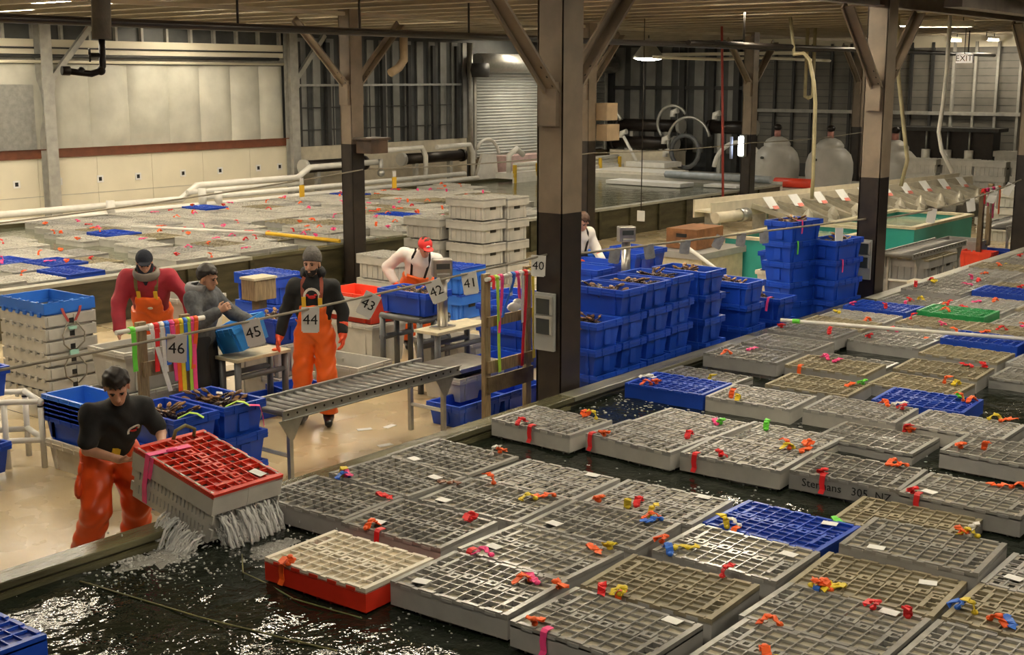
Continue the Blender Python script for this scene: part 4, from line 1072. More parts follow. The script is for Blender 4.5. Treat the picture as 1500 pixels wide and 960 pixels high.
# totes by the man with the red-lidded crate
tape_top = {2: ('lime', 0.0)}
tote_stack(6.74, 8.58, 3, 'stack full of lobsters at the conveyor end', lob=26)
tote_stack(6.22, 8.58, 3, 'stack behind the man in black T-shirt', lob=9)
for nm, (tx, ty), cs in (('a', (6.6, 8.20), ('lime', 'pink')), ('b', (6.12, 8.2), ('lime', 'lime'))):
    mb = MB(); mb.strip([(tx, ty + 0.12, 0.80), (tx + 0.06, ty + 0.04, 0.85), (tx + 0.10, ty, 0.84), (tx + 0.15, ty - 0.02, 0.80)], 0.045, (0.6, 0.6, 0))
    t_ = thing('tape', 'lime tape lying over the rim of the %s' % ('lobster tote at the conveyor' if nm == 'a' else 'lobster tote behind man in black T-shirt'), 'tape', mb, RIB[cs[0]])
    if nm == 'a':
        mb = MB(); mb.strip([(tx + 0.14, ty - 0.02, 0.81), (tx + 0.24, ty - 0.03, 0.79), (tx + 0.27, ty - 0.03, 0.70), (tx + 0.28, ty - 0.03, 0.60)], 0.045, (0.5, 0.7, 0))
        o = mb.build('pink_end', RIB['pink'], t_); o['label'] = 'hot pink end'
# nested blue totes on white tote, lower left
tote(6.36, 9.95, 0.0, 'white ribbed tote on the floor under the nested blue totes', 'white', name='white_tote')
tote(6.42, 9.98, 0.17, 'blue tote standing in the white tote, lower left', 'blue')
for k in range(5):
    tote(6.38, 10.0, 0.235 + k * 0.042, 'blue empty tote, %s of five nested ones at lower left' % ('topmost' if k == 4 else 'bottom' if k == 0 else ORD[k] + ' from bottom'), 'bluelight' if k == 4 else 'blue', group='nested blue totes')
# pvc rack at the left edge
e = empty('pipe_rack', 'white pvc pipe rack at the left picture edge', 'rack', (6.0, 10.4, 0))
ps = [(0.13, -0.06), (-0.10, 0.16), (0.25, 0.40), (-0.02, 0.62), (-0.34, 0.38), (-0.30, 0.86)]
for a in ps:
    MB().tube([(a[0], a[1], 0.0), (a[0], a[1], 0.60)], 0.027, 10).build('post', M['pvc'], e)
for a, b, z in ((0, 4, 0.62), (2, 5, 0.62), (0, 2, 0.62), (1, 3, 0.60), (0, 4, 0.26), (2, 5, 0.26), (0, 2, 0.27)):
    MB().tube([(ps[a][0], ps[a][1], z), (ps[b][0], ps[b][1], z)], 0.027, 10).build('rail', M['pvc'], e)
for a in (0, 2, 4):
    MB().ell((ps[a][0], ps[a][1], 0.615), (0.036, 0.036, 0.036), 10, 6).build('elbow', M['pvc'], e)
for a in (0, 2): MB().tube([(ps[a][0], ps[a][1], 0.585), (ps[a][0], ps[a][1], 0.57)], 0.03, 10).build('clamp', M['black'], e)
tote(5.78, 10.95, 0.66, 'blue tote on top of the white pipe rack, left edge', 'blue')
tote(5.52, 10.62, 0.05, 'blue tote on the floor at the left edge below rack', 'blue', rz=R(10))
# tall nested grey crates with a blue one upside on top
for k in range(8):
    x, y = 7.44, 12.28
    top = k == 7
    e = empty('nested_crate', 'bright blue open crate on top of the nested grey crates, far left' if top else 'pale grey nested crate at far left, %s from the floor' % ORD[k], 'crate', (x, y, k * 0.138 - 0.04 if k else 0.0), 0, 'nested crates at the far left')
    m_ = M['bluelight'] if top else M['crate2']
    w, l, h = 0.60, 0.86, 0.33
    mb = MB(); zt = 0.28
    for s in (-1, 1):
        mb.b2(s * w / 2, s * (w / 2 - 0.018), -l / 2 + 0.018, l / 2 - 0.018, zt - 0.115, zt); mb.b2(-w / 2, w / 2, s * l / 2, s * (l / 2 - 0.018), zt - 0.115, zt)
        mb.b2(s * (w / 2 - .03), s * (w / 2 - 0.045), -l / 2 + .03, l / 2 - .03, 0.145, zt - 0.1); mb.b2(-w / 2 + .03, w / 2 - .03, s * (l / 2 - .03), s * (l / 2 - 0.045), 0.145, zt - 0.1)
    mb.build('wall_ring', m_, e)
    for q in range(6):
        MB().box((-w / 2 - 0.004, -0.34 + 0.136 * q, zt - 0.125), (0.022, 0.05, 0.045)).build('lug', m_, e)
    nest_e = e
    if not top:
        for s in (-1, 1): MB().box((s * 0.15, -l / 2 - 0.006, zt - 0.058), (0.24, 0.012, 0.10)).build('end_panel', m_, e)
        MB().box((0.0, -l / 2 - 0.004, zt - 0.07), (0.06, 0.014, 0.05)).build('handle_hole', M['black'], e)
    else:
        mb = MB()
        for q in range(5): mb.tube([(-w / 2 + 0.012, -0.34 + 0.17 * q, zt), (-w / 2 + 0.012, -0.29 + 0.17 * q, zt)], 0.014, 6); mb.tube([(-0.24 + 0.12 * q, -l / 2 + 0.012, zt), (-0.19 + 0.12 * q, -l / 2 + 0.012, zt)], 0.014, 6)
        mb.build('hinge_knuckles', m_, e)
mb = MB()
for s in (-1, 1): mb.strip([(7.44 + s * 0.11, 11.83, 1.14), (7.44 + s * 0.09, 11.825, 1.08), (7.44 + s * 0.04, 11.83, 0.99)], 0.03, (1, 0, 0))
o = mb.build('tape_ribbon', M['ropepink'], nest_e); o.location = -nest_e.location
mb = MB()
for s, z in ((-1, 0.98), (1, 0.98), (-1, 0.64), (1, 0.62)): mb.tube([(7.44 + s * 0.05, 11.83, z), (7.44 + s * 0.13, 11.81, z - 0.12), (7.44 + s * 0.12, 11.81, z - 0.22), (7.44 + s * 0.03, 11.83, z - 0.30)], 0.008, 6)
o = mb.build('rope_loop', M['rope'], nest_e); o.location = -nest_e.location
mb = MB(); mb.box((7.44, 11.825, 0.66), (0.10, 0.02, 0.05)); mb.box((7.44, 11.825, 0.92), (0.09, 0.02, 0.03))
o = mb.build('rope_tag', mat('pale_green', (0.4, 0.72, 0.6), 0.5), nest_e); o.location = -nest_e.location

# generic grey tub
def tub(x, y, z, w, l, h, label, m='crate2', rz=0.0, rim=None, name='grey_tub', group=None): return tote(x, y, z, label, m, rz, w, l, h, group, rim, 'tub', name, 0.06)
tub(7.72, 11.0, 0.40, 0.62, 0.9, 0.42, 'grey tub the man in red jacket leans into', rz=R(90))
tub(7.72, 11.0, 0.0, 0.66, 0.95, 0.40, 'grey tub on the floor below the red-jacket man tub', rz=R(90))
tub(9.45, 12.6, 0.42, 0.6, 0.8, 0.5, 'pale grey tub behind the man in grey hoodie', 'crate2', rz=R(20))
tub(9.45, 12.6, 0.0, 0.62, 0.82, 0.42, 'lower pale tub behind the man in grey hoodie', 'crate2', rz=R(20))
# table with number 45
def bench(x, y, w, d, h, label, leg='pvcgrey', name='work_bench', rz=0.0):
    e = empty(name, label, 'table', (x, y, 0), rz)
    MB().b2(-w / 2, w / 2, -d / 2, d / 2, h - 0.035, h).build('board', M['woodpale'], e, bevel=0.005)
    for sx in (-1, 1):
        for sy in (-1, 1):
            MB().tube([(sx * (w / 2 - 0.05), sy * (d / 2 - 0.05), 0), (sx * (w / 2 - 0.05), sy * (d / 2 - 0.05), h - 0.035)], 0.035, 8).build('leg', M[leg], e)
    for sy in (-1, 1):
        MB().tube([(-w / 2 + 0.05, sy * (d / 2 - 0.05), h * 0.72), (w / 2 - 0.05, sy * (d / 2 - 0.05), h * 0.72)], 0.03, 8).build('rail', M[leg], e)
    return e
bench(8.42, 10.12, 0.72, 0.34, 0.72, 'pale board bench below number 45')
e = tote(8.34, 10.14, 0.80, 'sky blue tote tipped towards the camera on bench 45', 'cyan', name='blue_tote'); e.rotation_euler = (R(-14), R(-16), R(0)); e.scale = (0.95, 0.6, 0.95)
thing('glove', 'orange scrap on the bench beside number 45', 'glove', MB().ell((0, 0, 0.015), (0.06, 0.03, 0.015), 8, 5).ell((0.05, 0.02, 0.015), (0.03, 0.015, 0.012), 8, 5), RIB['orange'], (8.62, 10.0, 0.72))
tub(9.2, 10.72, 0.30, 0.5, 0.74, 0.36, 'grey tub carrying the blue lobster tote right of bench 45')
tote(9.2, 10.70, 0.66, 'blue lobster tote behind the standing man in orange bibs', 'blue'); fill(9.2, 10.70, 0.86, 0, 'dark lobster in tote behind the man in orange bibs', 'lobsters in tote behind orange bibs', 12)
tub(9.2, 10.72, 0.0, 0.52, 0.76, 0.30, 'lower grey tub right of bench 45')
tote(7.95, 10.28, 0.0, 'blue tote on the floor below bench 45', 'blue', rz=R(90)); tote(8.62, 10.22, 0.0, 'small blue tote on the floor below the right end of bench 45', 'blue', rz=R(85), w=0.36, l=0.5, h=0.22)
tote(9.0, 10.15, 0.0, 'blue tote on floor behind left leg of the standing man', 'blue', rz=R(80), w=.4, l=.5)
# weighing scale indicators on posts
def scale_head(x, y, z0, z1, label, head='wood'):
    e = empty('scale_indicator', label, 'scale', (x, y, 0))
    MB().tube([(0, 0, z0), (0, 0, z1 - 0.1)], 0.06, 12).build('post', M['steel'], e)
    MB().b2(-0.13, 0.13, -0.08, 0.08, z0 - 0.02, z0 + 0.01).build('foot', M['steel'], e)
    MB().box((0, 0, z1), (0.22, 0.15, 0.2), Matrix.Rotation(R(-38), 3, 'Z')).build('head', M['steel'], e, bevel=0.015)
    r = Matrix.Rotation(R(-38), 3, 'Z')
    mb = MB(); mb.box(r @ Vector((0, -0.078, 0.02)) + Vector((0, 0, z1)), (0.15, 0.01, 0.06), r); mb.build('display', M['glassdark'], e)
    mb = MB(); mb.box(r @ Vector((0, -0.09, -0.075)) + Vector((0, 0, z1)), (0.14, 0.05, 0.03), r); mb.build('bracket', M['galv'], e)
    return e
scale_head(10.55, 9.42, 0.75, 1.42, 'steel scale indicator on post beside number 41')
scale_head(13.9, 9.2, 0.6, 1.50, 'steel scale indicator on post behind the blue tote stacks')
thing('crate_table', 'low grey stand under the far scale indicator', 'stand', MB().b2(-0.25, 0.25, -0.16, 0.16, 0, 0.58), M['pvcgrey'], (13.9, 9.17, 0))
e = empty('scale_indicator', 'worn beige scale box on post between hoodie man and blue crates', 'scale', (9.6, 11.4, 0))
MB().b2(-0.16, 0.16, -0.12, 0.12, 0.98, 1.22).build('head', M['wood'], e, bevel=0.01); MB().b2(-0.17, 0.17, -0.13, 0.13, 1.22, 1.245).build('top_plate', M['woodpale'], e)
MB().b2(-0.06, 0.06, -0.06, 0.06, 0, 0.98).build('post', M['wooddark'], e)
# frame of grey pipe under tote 42
e = empty('pipe_stand', 'dark grey pipe stand carrying blue tote number 42', 'stand', (11.02, 10.28, 0))
for sx in (-0.24, 0.0, 0.24):
    for sy in (-0.30, 0.30): MB().tube([(sx, sy, 0), (sx, sy, 0.70)], 0.035, 10).build('post', M['pvcgrey'], e)
    MB().tube([(sx, -0.32, 0.715), (sx, 0.32, 0.715)], 0.038, 10).build('cross_rail', M['pvcgrey'], e)
for z in (0.70, 0.45):
    for sy in (-0.30, 0.30): MB().tube([(-0.27, sy, z), (0.27, sy, z)], 0.035, 10).build('rail', M['pvcgrey'], e)
tote(11.02, 10.28, 0.755, 'blue lobster tote on the pipe stand below number 42', 'blue', w=0.46, l=0.78); fill(11.02, 10.28, 0.96, 0, 'dark lobster in the tote under number 42', 'lobsters in tote number 42', 13)
tub(11.25, 11.38, 0.52, 0.62, 0.92, 0.36, 'red tub with grey sides left of the man in red cap', 'redbright', name='red_tub')
thing('tub_sleeve', 'pale grey board on the front of the red tub', 'board', MB().b2(10.905, 10.93, 10.94, 11.78, 0.60, 0.84), M['crate2'])
tub(11.25, 11.38, 0.0, 0.64, 0.95, 0.52, 'tall pale grey tub below the red tub', 'crate2')
tub(10.05, 10.45, 0.0, 0.6, 0.85, 0.32, 'low pale grey tub on floor right of the orange bib man', 'crate2', rz=R(5))
tub(11.72, 10.3, 0.0, 0.6, 0.85, 0.34, 'low pale grey tub right of the pipe stand', 'crate2', rz=R(3))
MBb = bench(10.72, 9.42, 0.9, 0.36, 0.74, 'pale board bench carrying the scale indicator by number 41')
tote(10.75, 9.42, 0.0, 'blue tote under the scale bench left half', 'blue', rz=R(90), w=0.4, l=0.6); tote(11.35, 9.35, 0.0, 'blue tote right of the scale bench on the floor', 'blue', rz=R(88))
tote(12.05, 9.65, 0.5, 'blue tote behind the frame of tapes, upper', 'blue'); tote(12.05, 9.65, 0.23, 'blue tote behind the frame of tapes, middle', 'blue'); tote(12.05, 9.65, 0.0, 'blue tote behind the frame of tapes, lower', 'blue')
tote(12.6, 9.9, 0.55, 'blue tote right of the tape frame behind nearest column', 'blue'); tub(12.6, 9.9, 0.0, 0.5, 0.75, 0.55, 'grey tub below the blue tote behind nearest column')
# platform scale on a grey tub, with blue totes below
e = empty('platform_scale', 'steel platform scale at the conveyor end', 'scale', (10.12, 8.78, 0.42))
MB().b2(-0.34, 0.34, -0.28, 0.28, 0.05, 0.10).build('platform', M['steel'], e, bevel=0.01); MB().b2(-0.28, 0.28, -0.22, 0.22, 0, 0.05).build('base', M['black'], e)
tub(10.12, 8.76, 0.16, 0.56, 0.72, 0.26, 'pale grey crate under the platform scale', 'crate2', rz=R(90))
tote(9.78, 8.42, 0.0, 'blue tote lying under the near tape frame', 'blue', rz=R(90), h=0.24); tote(10.5, 8.42, 0.0, 'dark blue tote right under the near tape frame', 'blue', rz=R(90), h=0.24)
# roller conveyor
def conveyor(x0, x1, y0, y1, z, label, step=0.105, legs=()):
    e = empty('roller_conveyor', label, 'conveyor', ((x0 + x1) / 2, (y0 + y1) / 2, 0))
    cx, cy = (x0 + x1) / 2, (y0 + y1) / 2
    for y in (y0, y1):
        mb = MB(); s = 1 if y == y1 else -1
        mb.b2(x0 - cx, x1 - cx, y - cy - 0.004, y - cy + 0.004, z - 0.09, z); mb.b2(x0 - cx, x1 - cx, y - cy, y - cy + s * 0.03, z - 0.006, z); mb.b2(x0 - cx, x1 - cx, y - cy, y - cy + s * 0.03, z - 0.09, z - 0.084)
        ro = mb.build('side_rail', M['galv'], e)
        k = x0 + 0.06; mb = MB()
        while k < x1: mb.ell((k - cx, y - cy + s * 0.006, z - 0.045), (0.012, 0.006, 0.012), 6, 4); k += step
        bo = mb.build('axle_bolts', M['iron'], ro)
    x = x0 + 0.07; me = MB().tube([(0, y0 - cy + 0.01, 0), (0, y1 - cy - 0.01, 0)], 0.034, 10).mesh('roller')
    while x < x1 - 0.04:
        link('roller', me, M['roller'], e, (x - cx, 0, z - 0.045)); x += step
    for lx in legs:
        for y in (y0 + 0.03, y1 - 0.03): MB().b2(lx - cx - 0.02, lx - cx + 0.02, y - cy - 0.02, y - cy + 0.02, 0, z - 0.08).build('leg', M['galv'], e)
        MB().tube([(lx - cx, y0 - cy + 0.03, 0.27), (lx - cx, y1 - cy - 0.03, 0.27)], 0.02, 8).build('leg_brace', M['pvc'], e)
        for y in (y0, y1):
            MB().add([(lx - cx - 0.14, y - cy, z - 0.09), (lx - cx + 0.14, y - cy, z - 0.09), (lx - cx + 0.02, y - cy, z - 0.28), (lx - cx - 0.02, y - cy, z - 0.28),
                      (lx - cx - 0.14, y - cy + 0.006, z - 0.09), (lx - cx + 0.14, y - cy + 0.006, z - 0.09), (lx - cx + 0.02, y - cy + 0.006, z - 0.28), (lx - cx - 0.02, y - cy + 0.006, z - 0.28)],
                     [(0, 1, 2, 3), (7, 6, 5, 4), (0, 4, 5, 1), (1, 5, 6, 2), (2, 6, 7, 3), (3, 7, 4, 0)]).build('gusset', M['galv'], e)
    return e
conveyor(7.06, 9.36, 8.14, 8.64, 0.70, 'steel roller conveyor in front of the man in orange bibs', legs=(9.15, 7.16))
conveyor(19.7, 22.1, 7.62, 8.15, 0.75, 'roller conveyor beyond the column right of tall totes', 0.14, legs=(19.95, 21.8))
conveyor(24.6, 27.0, 7.75, 8.3, 0.75, 'far roller conveyor behind the far tape post', 0.2, legs=(24.8, 26.7))
conveyor(12.1, 13.6, 8.65, 9.1, 0.62, 'short roller conveyor seen through the near tape frame', 0.13, legs=(12.3, 13.4))
for i, (x, y, a, w) in enumerate(((8.86, 8.98, 0.3, 'left'), (9.1, 8.86, 0.9, 'right'), (8.58, 8.42, 0.5, 'front'))):
    e = thing('paper_scrap', w + ' white paper scrap on the wet floor by the conveyor', 'paper', MB().box((0, 0, 0.003), (0.15, 0.07, 0.004)), M['paper'], (x, y, 0)); e.rotation_euler = (0, 0, a - 0.8)
# stacked grey crates in the aisle
def closed_crate(x, y, z, label, rz=0.0, lid='q', body='crate2', group=None):
    e = crate(x, y, z + CH, rz, lid, [], [], label, group, M[body])
    return e
for k in range(4):
    closed_crate(16.62, 14.06, k * 0.385, 'grey crate in tall stack behind red cap man, front column, %s from floor' % ORD[k], group='tall grey crate stack')
for k in range(4): closed_crate(17.27, 14.06, k * 0.375, 'grey crate in tall stack left of nearest column, right column, %s from floor' % ORD[k], group='tall grey crate stack')
for k in range(3): closed_crate(16.55, 14.98, k * 0.385, 'grey crate, rear left of tall stack behind red cap man, %s from floor' % ORD[k], group='tall grey crate stack')
for k in range(2): closed_crate(14.05, 13.62, 0.12 + k * 0.37, 'pale grey crate left behind the red cap man, %s' % ('upper' if k else 'lower'))
for k in range(2): closed_crate(11.22, 13.05, 0.22 + k * 0.37, 'blue lidded crate behind the beanie man, %s of two' % ('upper' if k else 'lower'), 0, 'b', 'blue')
thing('pallet', 'low block under the pale crates left of the red cap man', 'pallet', MB().b2(-0.3, 0.3, -0.42, 0.42, 0, 0.115), M['crate2'], (14.05, 13.62, 0))
thing('pallet', 'pale low board under the two blue crates by back tank', 'pallet', MB().b2(-0.45, 0.45, -0.5, 0.5, 0, 0.21), M['crate2'], (11.22, 13.05, 0))
for k in range(2): closed_crate(13.55, 11.95, 0.16 + k * 0.37, 'blue crate right behind the red cap man, %s of two' % ('upper' if k else 'lower'), R(5), 'b', 'bluelight')
thing('pallet', 'grey block under blue crates behind the red cap man', 'pallet', MB().b2(-0.32, 0.32, -0.45, 0.45, 0, 0.15), M['crate2'], (13.55, 11.95, 0))
closed_crate(14.6, 12.6, 0.0, 'blue crate low in front of the pale grey crate', R(0), 'b', 'blue')
e = tote(15.45, 10.95, 0.65, 'light blue tote held by the man behind the column', 'bluelight', rz=R(80), w=0.5, l=0.6, h=0.3)
tub(15.45, 10.95, 0.0, 0.56, 0.7, 0.65, 'tall grey tub under the light blue tote behind column', rz=R(80))
# brown box, boards
e = empty('wooden_box', 'red-brown wooden box on the grey board beside sorting machine', 'box', (19.3, 11.35, 0.62))
MB().b2(-0.45, 0.45, -0.3, 0.3, 0, 0.34).build('body', M['woodred'], e); MB().b2(-0.46, -0.44, -0.1, 0.1, 0.2, 0.26).build('hand_hole', M['black'], e)
e = empty('bench', 'grey-topped pale bench under the red-brown wooden box', 'table', (19.3, 11.25, 0))
MB().b2(-0.75, 0.75, -0.5, 0.5, 0.50, 0.61).build('top', M['crate'], e); MB().b2(-0.7, 0.7, -0.46, 0.46, 0, 0.5).build('base', M['woodpale'], e)
# ---------------------------------------------------------------- sorting machine with chutes and teal tanks
SA = Vector((22.3, 12.76, 0)); SB = Vector((33.0, 11.2, 0)); SD = (SB - SA).normalized(); SN = Vector((SD.y, -SD.x, 0))
ang = math.atan2(SD.y, SD.x)
e = empty('sorting_conveyor', 'long beige sorting conveyor with a row of chutes', 'machine', SA, ang)
Ls = (SB - SA).length
MB().b2(0, Ls, -0.02, 0.02, 0.74, 1.06).build('near_side', M['beige'], e); MB().b2(0, Ls, 0.42, 0.46, 0.74, 1.10).build('far_side', M['beige'], e)
MB().b2(0, Ls, 0.02, 0.42, 0.86, 0.9).build('belt', M['frp'], e)
MB().tube([(-0.05, -0.14, 0.78), (1.0, -0.14, 0.78)], 0.11, 14).build('motor_drum', M['beige'], e); MB().tube([(0.72, -0.14, 0.78), (0.98, -0.14, 0.78)], 0.14, 14).build('drum_flange', M['galv'], e)
for k in range(7): MB().b2(0.3 + k * 1.6, 0.38 + k * 1.6, 0.05, 0.4, 0, 0.86).build('leg', M['galv'], e)
for k in range(10):
    x = 1.65 + k * 0.88
    mb = MB(); w0, w1 = 0.36, 0.17
    top = [(x - w0, -0.03, 0.90), (x + w0, -0.03, 0.90), (x + w1, -1.15, 0.60), (x - w1, -1.15, 0.60)]
    mb.add(top + [(p[0], p[1], p[2] - 0.02) for p in top], [(3, 2, 1, 0), (4, 5, 6, 7), (0, 1, 5, 4), (1, 2, 6, 5), (2, 3, 7, 6), (3, 0, 4, 7)])
    mb.bar((x - w0, -0.03, 0.93), (x - w1, -1.15, 0.64), 0.015, 0.10); mb.bar((x + w0, -0.03, 0.93), (x + w1, -1.15, 0.64), 0.015, 0.10)
    c = mb.build('chute', M['chute'], e)
    rt = Matrix.Rotation(R(48), 3, 'X')
    MB().box((x, -0.24, 0.98), (0.32, 0.30, 0.006), rt).build('sign_card', M['paper'], c)
    o = MB().box((x + 0.05, -0.33, 0.885), (0.18, 0.08, 0.008), rt).build('red_mark', mat('sign_pink', (0.85, 0.25, 0.2), 0.5) if k == 0 else bpy.data.materials['sign_pink'], c)
    mb = MB(); mb.lathe([(0.005, 0.28), (0.10, 0.16), (0.16, 0.0)], (x + 0.3, -0.95, 0.62), 8); mb.build('guard', M['chute'], c)
def teal(x0, x1, y0, y1, label):
    e = empty('sorting_tank', label, 'tank', (x0, y0, 0))
    w, d = x1 - x0, y1 - y0; H_ = 0.70
    mb = MB(); mb.b2(0, w, 0, 0.05, 0, H_); mb.b2(0, w, d - .05, d, 0, H_); mb.b2(0, .05, 0.05, d - .05, 0, H_); mb.b2(w - .05, w, .05, d - .05, 0, H_); mb.b2(0.05, w - .05, .05, d - .05, 0, .1)
    mb.build('body', M['tealtank'], e)
    mb = MB(); t = 0.11
    mb.b2(-.03, w + .03, -.03, t, H_, H_ + 0.05); mb.b2(-.03, w + .03, d - t, d + .03, H_, H_ + .05); mb.b2(-.03, t, t, d - t, H_, H_ + .05); mb.b2(w - t, w + .03, t, d - t, H_, H_ + .05)
    mb.build('rim', M['woodpale'], e)
    MB().b2(t, w - t, t, d - t, H_ - 0.12, H_ - 0.08).build('water', mat('teal_water', (0.35, 0.42, 0.3), 0.15), e)
teal(20.1, 22.9, 9.45, 11.2, 'teal sorting tank behind the tall blue totes')
teal(23.4, 26.5, 9.05, 10.7, 'teal sorting tank right of the column')
thing('board', 'cream panel leaning in front of the nearer teal tank', 'board', MB().b2(-0.5, 0.5, -0.25, 0.25, 0, 0.38), M['frp'], (19.6, 8.9, 0.0))
thing('steel_post', 'thin steel frame in front of the nearer teal tank', 'frame', MB().tube([(0, 0, 0), (0, 0, 0.95), (0.6, 0.2, 0.95), (0.6, 0.2, 0)], 0.03, 8), M['galv'], (18.8, 9.6, 0))
thing('pole', 'white pole leaning by the grey-topped bench', 'pole', MB().tube([(17.55, 9.0, 0.03), (17.4, 10.5, 0.95)], 0.03, 8), M['pvc'])
# things round the second column and beyond
tub(17.75, 7.85, 0.0, 0.5, 0.74, 0.30, 'bright red tote on the floor right of the second column', 'redbright', name='red_tote')
tub(17.2, 8.55, 0.0, 0.5, 0.74, 0.30, 'bright red tote on the floor behind the second column', 'redbright', name='red_tote')
tub(17.75, 7.85, 0.30, 0.52, 0.75, 0.42, 'grey tub on the red tote right of second column', 'crate')
tub(17.2, 8.55, 0.30, 0.52, 0.75, 0.40, 'white tub on the red tote behind second column', 'white')
tote(17.75, 7.85, 0.72, 'blue tote on top of the grey tub right of second column', 'blue'); tote(17.2, 8.55, 0.70, 'blue tote on the white tub behind second column', 'blue')
for k in range(2):
    for j in range(2):
        closed_crate(20.35 + j * 0.66, 7.90, 0.27, 'dirty grey crate under the second conveyor, %s %s' % (('left', 'right')[j], ('lower', 'upper')[k]), 0, 'o', 'crate') if k == 0 else None
e = thing('net_bag', 'grey crumpled net bag on the crates under second conveyor', 'bag', MB().ell((0, 0, 0.1), (0.42, 0.3, 0.16), 12, 7), M['crate'], (21.55, 7.75, 0.04))
thing('pallet', 'low block under the dirty crates below second conveyor', 'pallet', MB().b2(20.0, 21.35, 7.5, 8.3, 0, 0.26), M['crate'])
e = thing('cooler', 'pale block under the front end of the second conveyor', 'box', MB().b2(-0.15, 0.15, -0.2, 0.2, 0, 0.34), M['frp'], (19.75, 7.45, 0))
tote(24.3, 7.85, 0.0, 'blue tote below the far tape post', 'blue', h=0.34); tub(23.75, 7.95, 0.0, 0.42, 0.6, 0.36, 'red tote beside the blue one below far tape post', 'redbright', name='red_tote')
tub(24.2, 8.4, 0.0, 0.6, 0.8, 0.5, 'grey tub behind the far tape post totes', 'crate')
for k in range(3): closed_crate(26.2, 7.45, k * 0.375, 'pale crate in the far right stack, %s from floor' % ORD[k], group='far right crate stacks')
for k in range(3): closed_crate(28.6, 9.0, k * 0.375, 'pale crate behind the far conveyor, %s from floor' % ORD[k], group='far right crate stacks')
for j in range(5):
    for k in range(4): closed_crate(33.0 + 0.2 * (j % 2), 12.6 - j * 0.88, k * 0.36, 'grey crate far by the wall, %s stack from left, %s up' % (ORD[j], ORD[k]), group='crates by the far wall')
for j in range(3): closed_crate(35.6, 11.2 - j * 0.9, 1.2, 'pale far bin near the wall, %s from left' % ORD[j], group='far wall bins')
thing('rack', 'low shelf under the pale bins at the far wall', 'shelf', MB().b2(-0.4, 0.4, -1.6, 1.6, 0, 1.19), M['crate'], (35.6, 10.3, 0))
for (x, y, rz_) in ((29.8, 9.6, 0), (30.6, 9.5, 0.2), (31.4, 9.9, -.1)):
    closed_crate(x, y, 0.0, 'loose pale crate on far floor before the sorting end, %s' % {29.8: 'nearest', 30.6: 'middle', 31.4: 'farthest'}[x], rz_)
# ---------------------------------------------------------------- far plant: filter tanks, pumps, pipes
for j, (y, lb) in enumerate(((17.25, 'left white dome filter tank by the far wall'), (15.62, 'right white dome filter tank by the far wall'), (13.75, 'white filter tank half hidden behind second column'))):
    e = empty('filter_tank', lb, 'tank', (33.8, y, 0.55))
    MB().lathe([(0.62, 0), (0.66, 0.35), (0.65, 0.62), (0.58, 0.84), (0.44, 0.99), (0.37, 1.03), (0.38, 1.07), (0.37, 1.12), (0.29, 1.22), (0.13, 1.30), (0.0, 1.30)], n=24).build('shell', M['filter'], e)
    MB().tube([(0, 0, 1.28), (0, 0, 1.48)], 0.09, 10).build('neck', mat('pink_cap', (0.5, 0.22, 0.18), 0.5), e)
    MB().ell((0, 0, 1.56), (0.13, 0.13, 0.1), 8, 6).build('valve', M['iron'], e)
    for q in (0.12,): MB().tube([(-0.62, q, 0.72), (-0.70, q, 0.72)], 0.04, 8).build('gauge', M['glassdark'], e)
thing('plinth', 'low concrete plinth carrying the far filter tanks', 'plinth', MB().b2(31.8, 35.5, 12.2, 24, 0, 0.55).b2(35.5, 36.2, 12.2, 15.4, 0, .55).b2(35.5, 36.2, 16.1, 24, 0, .55), M['pvc'])
thing('float_tube', 'pale grey float tube along the far edge of the back tank', 'float', MB().tube([(31.45, 19.5, 0.80), (31.45, 16.2, 0.80)], 0.10, 10), mat('float_grey', (0.45, 0.5, 0.55), 0.4))
e = thing('float_tube', 'red float tube at the far edge of the back tank', 'float', MB().tube([(32.2, 16.45, 0.685), (32.2, 15.35, 0.685)], 0.13, 10), M['redbright'])
thing('floating_board', 'wavy white board floating at the far end of the back tank', 'board', MB().b2(29.6, 30.3, 17.9, 20.3, 0.62, 0.72), M['paper']); thing('floating_board', 'small white board floating by the pink rope', 'board', MB().b2(30.3, 30.9, 16.6, 17.6, 0.62, 0.68), M['paper'])
def pump(x, y, z, ax, L, r, label, m='iron'):
    e = empty('black_filter', label, 'pump', (x, y, z))
    d = Vector((1, 0, 0)) if ax == 'x' else Vector((0, 1, 0))
    MB().tube([-d * L / 2, d * L / 2], r, 14).build('body', M[m], e)
    for s in (-1, 1): MB().tube([d * s * L / 2, d * s * (L / 2 + 0.12)], r * 1.2, 14).build('end_cap', M['filter'] if s < 0 else M['iron'], e)
    for s in (-0.3, 0.3):
        q = d * s * L
        MB().b2(q.x - 0.06, q.x + 0.06, q.y - 0.06, q.y + 0.06, -z + 0.02, -r * 0.9).build('foot', M['girt'], e)
pump(23.3, 24.5, 1.28, 'x', 2.0, 0.16, 'black cylinder filter on left wall, left of the column'); pump(27.1, 24.5, 1.30, 'x', 2.4, 0.15, 'black cylinder filter on left wall, right of the column')
pump(35.4, 22.6, 2.0, 'y', 2.2, 0.2, 'upper black cylinder pump at the dark far wall'); pump(35.4, 22.8, 1.45, 'y', 2.2, 0.2, 'lower black cylinder pump at the dark far wall'); pump(35.4, 19.6, 2.0, 'y', 1.4, 0.2, 'black cylinder pump at far wall behind pink rope')
thing('plant_skid', 'cream plinth between the black pumps at the far wall', 'plinth', MB().b2(35.2, 36, 21.6, 24, 0.56, 1.2), M['beige'])
